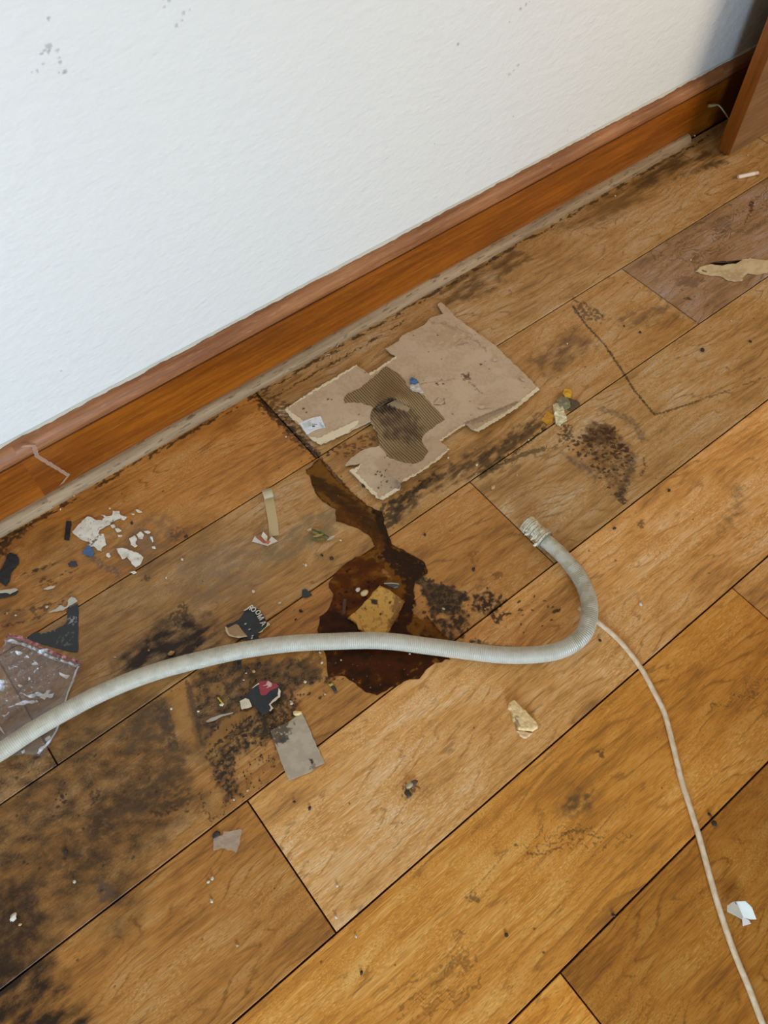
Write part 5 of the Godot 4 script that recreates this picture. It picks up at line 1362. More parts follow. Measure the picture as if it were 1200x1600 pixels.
# ---------------------------------------------------------------- zip bag
func build_bag() -> void:
	var outline := [Vector2(-0.1482, -0.6898), Vector2(-0.1362, -0.6784), Vector2(-0.1269, -0.6666), Vector2(-0.1061, -0.6222), Vector2(-0.0807, -0.5838), Vector2(-0.0869, -0.5766), Vector2(-0.1042, -0.5666), Vector2(-0.1184, -0.5574), Vector2(-0.1308, -0.5443), Vector2(-0.1422, -0.5308), Vector2(-0.1533, -0.5202), Vector2(-0.1641, -0.5123), Vector2(-0.1738, -0.5065), Vector2(-0.1842, -0.5014), Vector2(-0.1920, -0.5089), Vector2(-0.2019, -0.5194), Vector2(-0.2182, -0.5283), Vector2(-0.2389, -0.5421), Vector2(-0.2435, -0.5836), Vector2(-0.2239, -0.6355), Vector2(-0.1969, -0.6551), Vector2(-0.1723, -0.6626), Vector2(-0.1606, -0.6717)]
	var o := thing("zip_bag", "crumpled clear plastic zip bag with a pink seal lying partly under the hose", "bag", centre(outline))
	var hose_line := [Vector2(-0.2255, -0.5422), Vector2(-0.1801, -0.5420), Vector2(-0.1349, -0.5385), Vector2(-0.0898, -0.5326)]
	var ridge := FastNoiseLite.new()
	ridge.seed = 6
	ridge.frequency = 1.0
	ridge.fractal_type = FastNoiseLite.FRACTAL_RIDGED
	ridge.fractal_octaves = 2
	var puff := func(p: Vector2) -> float:
		var q := p.rotated(0.5)
		var v := 0.0070 + 0.0075 * ridge.get_noise_2d(q.x * 20.0, q.y * 38.0) + 0.0050 * ridge.get_noise_2d(q.x * 50.0 + 9.0, q.y * 100.0)
		# pressed down under the hose
		var near := 1.0
		for i in hose_line.size() - 1:
			var c := Geometry2D.get_closest_point_to_segment(p, hose_line[i], hose_line[i + 1])
			near = minf(near, p.distance_to(c))
		return 0.0012 + maxf(0.0006, v) * smoothstep(0.016, 0.045, near)
	var film := mat(Color(0.95, 0.93, 0.94, 0.07), 0.13, 1.0)
	film.transparency = BaseMaterial3D.TRANSPARENCY_ALPHA
	var haze := mat(Color(0.62, 0.54, 0.50, 0.24), 0.35, 0.4)
	haze.transparency = BaseMaterial3D.TRANSPARENCY_ALPHA
	part("upper_film", film_mesh(PackedVector2Array(outline), puff, 0.0018), film, o)
	part("lower_film", film_mesh(PackedVector2Array(outline), func(_p): return 0.0008, 0.02), haze, o)
	# the seal: pink lines and a milky band
	var seal := func(p: Vector2) -> float: return puff.call(p) + 0.0009
	var pink := mat(rgb(186, 110, 116), 0.35)
	var milk := mat(rgb(214, 212, 214, 190), 0.3)
	milk.transparency = BaseMaterial3D.TRANSPARENCY_ALPHA
	part("pink_seal", sheet(PackedVector2Array([Vector2(-0.1488, -0.6884), Vector2(-0.1384, -0.6789), Vector2(-0.1263, -0.6625), Vector2(-0.1054, -0.6186), Vector2(-0.0818, -0.5828), Vector2(-0.0832, -0.5809), Vector2(-0.1087, -0.6169), Vector2(-0.1289, -0.6601), Vector2(-0.1400, -0.6765), Vector2(-0.1504, -0.6859)]), seal, puff, Vector2(0.004, 0.004)), pink, o)
	part("milky_band", sheet(PackedVector2Array([Vector2(-0.1526, -0.6821), Vector2(-0.1417, -0.6728), Vector2(-0.1304, -0.6570), Vector2(-0.1129, -0.6184), Vector2(-0.0865, -0.5793), Vector2(-0.0885, -0.5773), Vector2(-0.1146, -0.6149), Vector2(-0.1330, -0.6534), Vector2(-0.1443, -0.6692), Vector2(-0.1548, -0.6782)]), seal, puff, Vector2(0.004, 0.004)), milk, o)
	# painted highlights of the crumpled film, laid on as thin whitish strips
	var fold_or_glint := mat(rgb(232, 232, 236, 205), 0.28)
	fold_or_glint.transparency = BaseMaterial3D.TRANSPARENCY_ALPHA
	var glint_strips := [[Vector2(-0.1679, -0.5933), Vector2(-0.1603, -0.5844), Vector2(-0.1482, -0.5788), Vector2(-0.1369, -0.5687), Vector2(-0.1319, -0.5681), Vector2(-0.1377, -0.5641), Vector2(-0.1500, -0.5750), Vector2(-0.1608, -0.5802)], [Vector2(-0.1506, -0.5738), Vector2(-0.1354, -0.5767), Vector2(-0.1344, -0.5737), Vector2(-0.1473, -0.5688)], [Vector2(-0.1879, -0.6273), Vector2(-0.1794, -0.6252), Vector2(-0.1753, -0.6207), Vector2(-0.1819, -0.6196), Vector2(-0.1775, -0.6137), Vector2(-0.1900, -0.6172), Vector2(-0.1943, -0.6235)], [Vector2(-0.1897, -0.5866), Vector2(-0.1732, -0.5820), Vector2(-0.1546, -0.5712), Vector2(-0.1551, -0.5693), Vector2(-0.1728, -0.5777), Vector2(-0.1879, -0.5834)], [Vector2(-0.1228, -0.6324), Vector2(-0.1099, -0.6296), Vector2(-0.1072, -0.6250), Vector2(-0.1165, -0.6262)], [Vector2(-0.1381, -0.6227), Vector2(-0.1312, -0.6209), Vector2(-0.1303, -0.6166), Vector2(-0.1370, -0.6188)], [Vector2(-0.1525, -0.6062), Vector2(-0.1483, -0.6070), Vector2(-0.1480, -0.6026), Vector2(-0.1514, -0.6024)], [Vector2(-0.1133, -0.5863), Vector2(-0.1093, -0.5807), Vector2(-0.1043, -0.5791), Vector2(-0.1103, -0.5768), Vector2(-0.1138, -0.5814)], [Vector2(-0.1665, -0.6079), Vector2(-0.1619, -0.6066), Vector2(-0.1618, -0.6036), Vector2(-0.1661, -0.6046)], [Vector2(-0.1702, -0.5198), Vector2(-0.1632, -0.5198), Vector2(-0.1634, -0.5156), Vector2(-0.1702, -0.5139)], [Vector2(-0.1805, -0.5107), Vector2(-0.1747, -0.5094), Vector2(-0.1783, -0.5047), Vector2(-0.1828, -0.5040)], [Vector2(-0.1536, -0.6594), Vector2(-0.1492, -0.6583), Vector2(-0.1490, -0.6545), Vector2(-0.1538, -0.6558)], [Vector2(-0.1484, -0.6528), Vector2(-0.1405, -0.6477), Vector2(-0.1403, -0.6439), Vector2(-0.1479, -0.6475)], [Vector2(-0.2012, -0.5816), Vector2(-0.1913, -0.5799), Vector2(-0.1914, -0.5777), Vector2(-0.2003, -0.5786)], [Vector2(-0.2098, -0.5778), Vector2(-0.2097, -0.5677), Vector2(-0.2100, -0.5597), Vector2(-0.2117, -0.5621), Vector2(-0.2126, -0.5745)], [Vector2(-0.2032, -0.5245), Vector2(-0.1985, -0.5239), Vector2(-0.1993, -0.5203), Vector2(-0.2023, -0.5205)]]
	for f in glint_strips.size():
		part("fold_or_glint", sheet(ragged(glint_strips[f], 0.003, 0.0006, 110 + f), func(p): return puff.call(p) + 0.0012, func(p): return puff.call(p) + 0.0002, Vector2(0.003, 0.003)), fold_or_glint, o)
	part("side_seam", sheet(PackedVector2Array([Vector2(-0.0869, -0.5766), Vector2(-0.1042, -0.5666), Vector2(-0.1184, -0.5574), Vector2(-0.1308, -0.5443), Vector2(-0.1422, -0.5308), Vector2(-0.1533, -0.5202), Vector2(-0.1641, -0.5123), Vector2(-0.1842, -0.5014), Vector2(-0.1855, -0.5035), Vector2(-0.1654, -0.5144), Vector2(-0.1546, -0.5223), Vector2(-0.1435, -0.5324), Vector2(-0.1322, -0.5460), Vector2(-0.1194, -0.5594), Vector2(-0.1049, -0.5690), Vector2(-0.0892, -0.5779)]), func(p): return puff.call(p) + 0.0004, puff, Vector2(0.006, 0.006)), milk, o)
	origin = Vector3.ZERO

func film_mesh(poly: PackedVector2Array, h: Callable, cell: float) -> ArrayMesh:
	# a single skin
	var st := begin()
	var lo := poly[0]
	var hi := poly[0]
	for p in poly:
		lo = lo.min(p)
		hi = hi.max(p)
	for i in int(ceil((hi.x - lo.x) / cell)):
		for j in int(ceil((hi.y - lo.y) / cell)):
			var a := lo + Vector2(i, j) * cell
			var b := a + Vector2(cell, cell)
			for piece in Geometry2D.intersect_polygons(PackedVector2Array([a, Vector2(b.x, a.y), b, Vector2(a.x, b.y)]), poly):
				var idx := Geometry2D.triangulate_polygon(piece)
				for k in range(0, idx.size(), 3):
					var ps := []
					var ns := []
					var uv := []
					for m in 3:
						var p: Vector2 = piece[idx[k + m]]
						ps.append(Vector3(p.x, h.call(p), p.y))
						ns.append(slope_normal(h, p, 0.0006))
						uv.append(p)
					tri(st, ps, ns, uv)
	return st.commit()

# ---------------------------------------------------------------- paper, card and tape
func build_paper_scraps() -> void:
	# flaking white paper
	var wp := mat(Color.WHITE, 0.8)
	var mid := centre([Vector2(0.0042, -0.7907), Vector2(0.0444, -0.7180)])
	var cv := Canvas.new(256, 256, Vector2(mid.x, mid.z) - Vector2(0.12, 0.12), Vector2(0.24, 0.24), Color8(232, 225, 210, 255))
	var all := [Vector2(0.0073, -0.9521), Vector2(0.2263, -0.7776), Vector2(0.0902, -0.5538), Vector2(-0.1054, -0.7093)]
	cv.daub(all, rgb(210, 200, 182), 0.6, 0.0, 0.0, 0.6, 60.0)
	cv.daub(all, rgb(150, 134, 108), 0.6, 0.0, 0.0, 0.84, 120.0)
	cv.stroke([Vector2(0.0073, -0.7552), Vector2(0.0207, -0.7561), Vector2(0.0347, -0.7605), Vector2(0.0488, -0.7650), Vector2(0.0631, -0.7695)], 0.005, rgb(92, 82, 68), 0.8, 0.0015, 0.004, 0.45, 160.0)
	wp.albedo_texture = cv.texture()
	cv.fit(wp)
	var main := [Vector2(0.0042, -0.7907), Vector2(0.0258, -0.8003), Vector2(0.0362, -0.8020), Vector2(0.0409, -0.7952), Vector2(0.0429, -0.7876), Vector2(0.0499, -0.7811), Vector2(0.0556, -0.7835), Vector2(0.0540, -0.7919), Vector2(0.0584, -0.7833), Vector2(0.0665, -0.7788), Vector2(0.0716, -0.7870), Vector2(0.0787, -0.7792), Vector2(0.0767, -0.7727), Vector2(0.0838, -0.7621), Vector2(0.0774, -0.7601), Vector2(0.0712, -0.7681), Vector2(0.0609, -0.7683), Vector2(0.0531, -0.7675), Vector2(0.0383, -0.7674), Vector2(0.0333, -0.7635), Vector2(0.0406, -0.7578), Vector2(0.0362, -0.7438), Vector2(0.0340, -0.7368), Vector2(0.0257, -0.7377), Vector2(0.0225, -0.7316), Vector2(0.0198, -0.7375), Vector2(0.0175, -0.7470), Vector2(0.0117, -0.7498), Vector2(0.0114, -0.7548), Vector2(0.0152, -0.7566), Vector2(0.0084, -0.7717), Vector2(0.0033, -0.7875)]
	var o := thing("white_paper", "largest ragged white paper scrap stuck to the floor, beside the short black strip", "paper", centre(main))
	part("sheet", wavy(ragged(main, 0.004, 0.0009, 21), 0.0006, 0.0012, 0.0004, 40.0, 2), wp, o)
	part("blue_corner", wavy(ragged([Vector2(-0.0012, -0.7485), Vector2(0.0124, -0.7540), Vector2(0.0151, -0.7451), Vector2(0.0130, -0.7354), Vector2(0.0064, -0.7311), Vector2(0.0014, -0.7408)], 0.004, 0.0006, 22), 0.0006, 0.002, 0.0004, 60.0, 3), mat(rgb(70, 98, 134), 0.5), o)
	origin = Vector3.ZERO
	var second := [Vector2(0.0431, -0.7210), Vector2(0.0501, -0.7177), Vector2(0.0600, -0.7036), Vector2(0.0650, -0.6940), Vector2(0.0685, -0.6817), Vector2(0.0586, -0.6746), Vector2(0.0501, -0.6749), Vector2(0.0492, -0.6839), Vector2(0.0481, -0.6979), Vector2(0.0416, -0.6993), Vector2(0.0418, -0.7105)]
	single("grey_paper", "smaller greyish-white paper scrap against the board joint, right of the large white one", "paper", centre(second), null, wp)
	origin = centre(second)
	(get_child(get_child_count() - 1) as MeshInstance3D).mesh = wavy(ragged(second, 0.004, 0.0008, 23), 0.0006, 0.002, 0.0004, 50.0, 5)
	origin = Vector3.ZERO
	var pieces := [[Vector2(0.0667, -0.7253), Vector2(0.0764, -0.7254), Vector2(0.0765, -0.7175), Vector2(0.0707, -0.7124), Vector2(0.0711, -0.7063), Vector2(0.0657, -0.7059), Vector2(0.0641, -0.7138)], [Vector2(0.0792, -0.7251), Vector2(0.0870, -0.7257), Vector2(0.0885, -0.7177), Vector2(0.0832, -0.7121), Vector2(0.0786, -0.7158)], [Vector2(0.0912, -0.7224), Vector2(0.0973, -0.7200), Vector2(0.0987, -0.7145), Vector2(0.0935, -0.7146)], [Vector2(0.0935, -0.7079), Vector2(0.0970, -0.7061), Vector2(0.0943, -0.6975), Vector2(0.0920, -0.6974)], [Vector2(0.1003, -0.7661), Vector2(0.1047, -0.7630), Vector2(0.1064, -0.7552), Vector2(0.1026, -0.7566), Vector2(0.0998, -0.7625)], [Vector2(0.0557, -0.7655), Vector2(0.0611, -0.7631), Vector2(0.0610, -0.7573), Vector2(0.0563, -0.7581)], [Vector2(0.0585, -0.7553), Vector2(0.0630, -0.7527), Vector2(0.0649, -0.7453), Vector2(0.0603, -0.7450), Vector2(0.0572, -0.7475)], [Vector2(0.0561, -0.7425), Vector2(0.0619, -0.7369), Vector2(0.0598, -0.7357), Vector2(0.0554, -0.7385)], [Vector2(0.0272, -0.7240), Vector2(0.0307, -0.7222), Vector2(0.0300, -0.7142), Vector2(0.0264, -0.7143), Vector2(0.0253, -0.7189)], [Vector2(0.0873, -0.6915), Vector2(0.0919, -0.6879), Vector2(0.0905, -0.6842), Vector2(0.0869, -0.6870)], [Vector2(0.0391, -0.6734), Vector2(0.0462, -0.6705), Vector2(0.0478, -0.6655), Vector2(0.0424, -0.6662)], [Vector2(0.0913, -0.7635), Vector2(0.0958, -0.7606), Vector2(0.0944, -0.7587), Vector2(0.0915, -0.7610)]]
	for k in pieces.size():
		origin = centre(pieces[k])
		single("paper_flake", "small white paper flake among the torn white scraps stuck near the left skirting", "paper flake", centre(pieces[k]), wavy(ragged(pieces[k], 0.003, 0.0006, 30 + k), 0.0006, 0.0014, 0.0004, 70.0, k, 0.002), wp, "white paper flakes by the left skirting")
	origin = Vector3.ZERO

	# beige tape strip with a curled end
	var tm := mat(rgb(190, 164, 118), 0.6)
	var t0: Vector2 = Vector2(0.2448, -0.5907)
	var t1: Vector2 = Vector2(0.2806, -0.6590)
	var o2 := thing("tape_strip", "beige strip of tape with a curled upper end lying across a board joint", "tape", Vector3((t0.x + t1.x) / 2, 0, (t0.y + t1.y) / 2))
	part("strip", strip_mesh([Vector2(0.2448, -0.5902), Vector2(0.2559, -0.6091), Vector2(0.2650, -0.6273), Vector2(0.2729, -0.6449), Vector2(0.2790, -0.6576)], 0.0150, 0.0), tm, o2)
	part("curl", strip_mesh([Vector2(0.2790, -0.6576), Vector2(0.2810, -0.6637), Vector2(0.2833, -0.6697)], 0.0150, 0.0065), mat(rgb(176, 156, 120), 0.6), o2)
	origin = Vector3.ZERO

	# red and white scrap under it
	var o3 := thing("red_white_scrap", "small folded scrap of white paper printed red at the foot of the beige strip", "paper", Vector3(0.2280, 0.0000, -0.5937))
	var paper := mat(rgb(214, 196, 172), 0.7)
	part("fold_or_glint", facets([[Vector3(0.2122, 0.0010, -0.6035), Vector3(0.2203, 0.0060, -0.6057), Vector3(0.2268, 0.0080, -0.5826), Vector3(0.2265, 0.0010, -0.5825)], [Vector3(0.2265, 0.0010, -0.5825), Vector3(0.2268, 0.0080, -0.5826), Vector3(0.2399, 0.0060, -0.5901), Vector3(0.2435, 0.0020, -0.5789)], [Vector3(0.2277, 0.0070, -0.5991), Vector3(0.2339, 0.0090, -0.6029), Vector3(0.2353, 0.0070, -0.5930), Vector3(0.2268, 0.0080, -0.5826)]]), paper, o3)
	part("red_print", facets([[Vector3(0.2196, 0.0075, -0.6031), Vector3(0.2248, 0.0085, -0.5982), Vector3(0.2267, 0.0095, -0.5820), Vector3(0.2230, 0.0080, -0.5867)], [Vector3(0.2237, 0.0095, -0.5850), Vector3(0.2310, 0.0095, -0.5847), Vector3(0.2336, 0.0080, -0.5823), Vector3(0.2286, 0.0050, -0.5810)]]), mat(rgb(176, 82, 56), 0.6), o3)
	origin = Vector3.ZERO

	# green and yellow shreds
	var o4 := thing("shredded_wrapper", "little tangle of green and yellow shreds lying left of the amber edge of the spill", "wrapper", Vector3(0.3001, 0.0000, -0.5435))
	var cols := [rgb(96, 98, 40), rgb(150, 128, 56), rgb(64, 72, 34), rgb(188, 178, 150), rgb(128, 112, 44), rgb(190, 184, 164), rgb(84, 90, 40), rgb(158, 140, 60)]
	var ends := [[Vector2(0.2886, -0.5538), Vector2(0.2921, -0.5396)], [Vector2(0.2945, -0.5573), Vector2(0.3006, -0.5442)], [Vector2(0.2963, -0.5622), Vector2(0.3085, -0.5337)], [Vector2(0.2889, -0.5639), Vector2(0.2961, -0.5619)], [Vector2(0.2921, -0.5396), Vector2(0.3040, -0.5322)], [Vector2(0.3037, -0.5318), Vector2(0.3170, -0.5311)], [Vector2(0.3044, -0.5494), Vector2(0.3018, -0.5339)], [Vector2(0.2900, -0.5485), Vector2(0.3048, -0.5429)]]
	for k in 8:
		var a: Vector2 = ends[k][0]
		var b: Vector2 = ends[k][1]
		var s := (b - a).orthogonal().normalized() * 0.0021
		part("shred", wavy(PackedVector2Array([a - s * 0.4, a.lerp(b, 0.5) - s, b - s * 0.3, b + s * 0.3, a.lerp(b, 0.5) + s, a + s * 0.4]), 0.001 + 0.0012 * (k % 4), 0.004, 0.0004, 60.0, k, 0.002), mat(cols[k], 0.5), o4)
	origin = Vector3.ZERO

	# grey card
	var gp := [Vector2(0.0709, -0.3420), Vector2(0.0858, -0.3393), Vector2(0.1010, -0.3364), Vector2(0.1181, -0.3372), Vector2(0.1141, -0.3178), Vector2(0.1088, -0.2929), Vector2(0.1023, -0.2628), Vector2(0.0909, -0.2655), Vector2(0.0831, -0.2646), Vector2(0.0691, -0.2690), Vector2(0.0530, -0.2739), Vector2(0.0573, -0.2936), Vector2(0.0628, -0.3126)]
	var gm := mat(Color.WHITE, 0.7)
	var gc := centre(gp)
	var gcv := Canvas.new(256, 256, Vector2(gc.x, gc.z) - Vector2(0.09, 0.09), Vector2(0.18, 0.18), Color8(178, 160, 134, 255))
	gcv.daub([Vector2(0.0728, -0.3941), Vector2(0.1734, -0.3142), Vector2(0.0992, -0.2151), Vector2(0.0047, -0.2901)], rgb(162, 144, 118), 0.5, 0.0, 0.0, 0.48, 60.0)
	gcv.daub([Vector2(0.0663, -0.3497), Vector2(0.0944, -0.3519), Vector2(0.1156, -0.3434), Vector2(0.1063, -0.3384), Vector2(0.0971, -0.3334), Vector2(0.0868, -0.3213), Vector2(0.0687, -0.3198), Vector2(0.0661, -0.3298)], rgb(86, 68, 48), 0.9, 0.004, 0.005, 0.22, 140.0)
	gcv.daub([Vector2(0.0767, -0.3274), Vector2(0.0843, -0.3233), Vector2(0.0826, -0.3167), Vector2(0.0749, -0.3178), Vector2(0.0725, -0.3227)], rgb(62, 54, 46), 0.85, 0.0015, 0.002)
	gcv.daub([Vector2(0.0897, -0.2796), Vector2(0.0927, -0.2772), Vector2(0.0914, -0.2714), Vector2(0.0886, -0.2727)], rgb(52, 36, 24), 0.95, 0.001, 0.001)
	gcv.daub([Vector2(0.0865, -0.2724), Vector2(0.0925, -0.2677), Vector2(0.0882, -0.2643), Vector2(0.0818, -0.2685)], rgb(110, 90, 70), 0.7, 0.002, 0.003, 0.3)
	gm.albedo_texture = gcv.texture()
	gcv.fit(gm)
	origin = gc
	var gmesh := wavy(ragged(gp, 0.006, 0.0006, 43), 0.0005, 0.0014, 0.0011, 20.0, 6, 0.006)
	single("grey_card", "dirty grey rectangle of card below the hose, brown crumbs on its upper end", "card", gc, gmesh, gm)
	origin = Vector3.ZERO

	# clear tape
	var tp := [Vector2(-0.0606, -0.2747), Vector2(-0.0499, -0.2704), Vector2(-0.0464, -0.2730), Vector2(-0.0267, -0.2610), Vector2(-0.0355, -0.2512), Vector2(-0.0467, -0.2428), Vector2(-0.0520, -0.2493), Vector2(-0.0584, -0.2575), Vector2(-0.0688, -0.2633)]
	var cm := mat(Color(0.80, 0.70, 0.60, 0.42), 0.3)
	cm.transparency = BaseMaterial3D.TRANSPARENCY_ALPHA
	var o5 := thing("clear_tape", "small torn piece of hazy clear tape with a dark blob on its corner", "tape", centre(tp))
	part("film", wavy(ragged(tp, 0.004, 0.0010, 47), 0.0005, 0.0022, 0.0003, 60.0, 9, 0.002), cm, o5)
	part("dark_blob", lump(Vector3(0.011, 0.003, 0.008), 4, 0.3), mat(rgb(52, 38, 26), 0.6), o5).position = Vector3(-0.0556, 0.0005, -0.2761) - o5.position
	origin = Vector3.ZERO

	# folded white paper
	var o6 := thing("folded_paper", "small white folded piece of paper standing on the floor right of the cream cable", "paper", Vector3(0.3892, 0.0000, 0.1888))
	var white := mat(rgb(206, 194, 176), 0.7)
	part("left_flap", facets([[Vector3(0.3782, 0.0070, 0.1704), Vector3(0.3863, 0.0110, 0.1716), Vector3(0.3862, 0.0125, 0.1766), Vector3(0.3817, 0.0125, 0.1888), Vector3(0.3800, 0.0080, 0.1904), Vector3(0.3773, 0.0060, 0.1829), Vector3(0.3738, 0.0050, 0.1748)]]), white, o6)
	part("right_flap", facets([[Vector3(0.3863, 0.0110, 0.1716), Vector3(0.3920, 0.0115, 0.1762), Vector3(0.3971, 0.0125, 0.1799), Vector3(0.3977, 0.0127, 0.1849), Vector3(0.3975, 0.0127, 0.1894), Vector3(0.3921, 0.0112, 0.2004), Vector3(0.3864, 0.0118, 0.1959), Vector3(0.3826, 0.0122, 0.1907), Vector3(0.3817, 0.0125, 0.1888), Vector3(0.3862, 0.0125, 0.1766)]]), white, o6)
	part("tab", facets([[Vector3(0.3800, 0.0090, 0.1900), Vector3(0.3817, 0.0125, 0.1888), Vector3(0.3868, 0.0060, 0.1965), Vector3(0.3872, 0.0010, 0.2011), Vector3(0.3775, 0.0010, 0.1969)]]), mat(rgb(190, 170, 154), 0.7), o6)
	origin = Vector3.ZERO

	# peeled patch of laminate in the upper right
	var pp := [Vector2(1.2177, -0.5743), Vector2(1.2327, -0.5769), Vector2(1.2436, -0.5740), Vector2(1.2557, -0.5702), Vector2(1.2712, -0.5534), Vector2(1.2928, -0.5434), Vector2(1.3167, -0.5390), Vector2(1.3318, -0.5315), Vector2(1.3436, -0.5175), Vector2(1.3593, -0.4990), Vector2(1.3434, -0.4795), Vector2(1.3214, -0.4855), Vector2(1.3000, -0.4955), Vector2(1.2907, -0.5072), Vector2(1.2744, -0.5059), Vector2(1.2672, -0.5003), Vector2(1.2558, -0.5065), Vector2(1.2466, -0.5182), Vector2(1.2450, -0.5323), Vector2(1.2381, -0.5421), Vector2(1.2269, -0.5525), Vector2(1.2233, -0.5612)]
	var pm := mat(Color.WHITE, 0.75)
	var pc := centre(pp)
	var pcv := Canvas.new(256, 160, Vector2(pc.x, pc.z) - Vector2(0.16, 0.1), Vector2(0.32, 0.2), Color8(204, 182, 142, 255))
	pcv.daub([Vector2(1.2881, -0.7788), Vector2(1.5979, -0.5304), Vector2(1.2513, -0.2889), Vector2(0.9817, -0.5043)], rgb(188, 162, 122), 0.6, 0.0, 0.0, 0.5, 60.0, 2.0)
	pcv.daub([Vector2(1.2503, -0.5482), Vector2(1.2932, -0.5168), Vector2(1.2672, -0.5003), Vector2(1.2457, -0.5175)], rgb(172, 146, 110), 0.7, 0.006, 0.006, 0.2, 100.0)
	pcv.stroke([Vector2(1.2301, -0.5688), Vector2(1.2337, -0.5600)], 0.003, rgb(70, 48, 28), 0.9, 0.001, 0.001)
	pcv.stroke([Vector2(1.2898, -0.5065), Vector2(1.2991, -0.4948)], 0.003, rgb(60, 44, 24), 0.9, 0.001, 0.001)
	pm.albedo_texture = pcv.texture()
	pcv.fit(pm)
	var o7 := thing("peeled_patch", "pale peeling patch torn in the greyer board near the upper right, its far lip dark", "peeling patch", pc)
	part("bare_layer", wavy(ragged(pp, 0.005, 0.0012, 51), 0.0004, 0.0012, 0.0005, 40.0, 12, 0.004), pm, o7)
	part("dark_lip", facets([[Vector3(1.2579, 0.0012, -0.5725), Vector3(1.2639, 0.0060, -0.5658), Vector3(1.2794, 0.0070, -0.5553), Vector3(1.2839, 0.0060, -0.5468), Vector3(1.3126, 0.0040, -0.5377), Vector3(1.2926, 0.0014, -0.5400), Vector3(1.2751, 0.0012, -0.5493), Vector3(1.2661, 0.0012, -0.5615)]]), mat(rgb(86, 58, 44), 0.6), o7)
	origin = Vector3.ZERO

# A flat or rolled ribbon along floor points.
func strip_mesh(pts: Array, width: float, roll: float) -> ArrayMesh:
	var path := []
	var total := 0.0
	if roll <= 0.0:
		for p in pts:
			path.append(Vector3(p.x, 0.0012 + 0.0008 * absf(nz.get_noise_2d(p.x * 40, p.y * 40)), p.y))
	else:
		var a: Vector2 = pts[0]
		var d := (Vector2(pts[2]) - a).normalized()
		for k in 15:
			var t := TAU * 0.86 * k / 14.0
			path.append(Vector3(a.x + d.x * roll * sin(t) * 1.3, 0.0014 + roll * (1 - cos(t)), a.y + d.y * roll * sin(t) * 1.3))
	var st := begin()
	for i in path.size() - 1:
		var a: Vector3 = path[i]
		var b: Vector3 = path[i + 1]
		var flat_dir: Vector3 = (Vector3(pts[pts.size() - 1].x, 0, pts[pts.size() - 1].y) - Vector3(pts[0].x, 0, pts[0].y)).normalized()
		var s := flat_dir.cross(Vector3.UP).normalized() * width / 2
		var n := (b - a).cross(s).normalized()
		if roll <= 0.0 and n.y < 0:
			n = -n
		quad(st, [a - s, b - s, b + s, a + s], [n, n, n, n], [Vector2.ZERO, Vector2(1, 0), Vector2.ONE, Vector2(0, 1)])
		var o := n * -0.0005
		quad(st, [a - s + o, b - s + o, b + s + o, a + s + o], [-n, -n, -n, -n], [Vector2.ZERO, Vector2(1, 0), Vector2.ONE, Vector2(0, 1)])
		for e in [-1.0, 1.0]:
			var w: Vector3 = s * e
			quad(st, [a + w, b + w, b + w + o, a + w + o], [w.normalized(), w.normalized(), w.normalized(), w.normalized()], [Vector2.ZERO, Vector2(1, 0), Vector2.ONE, Vector2(0, 1)])
	return st.commit()

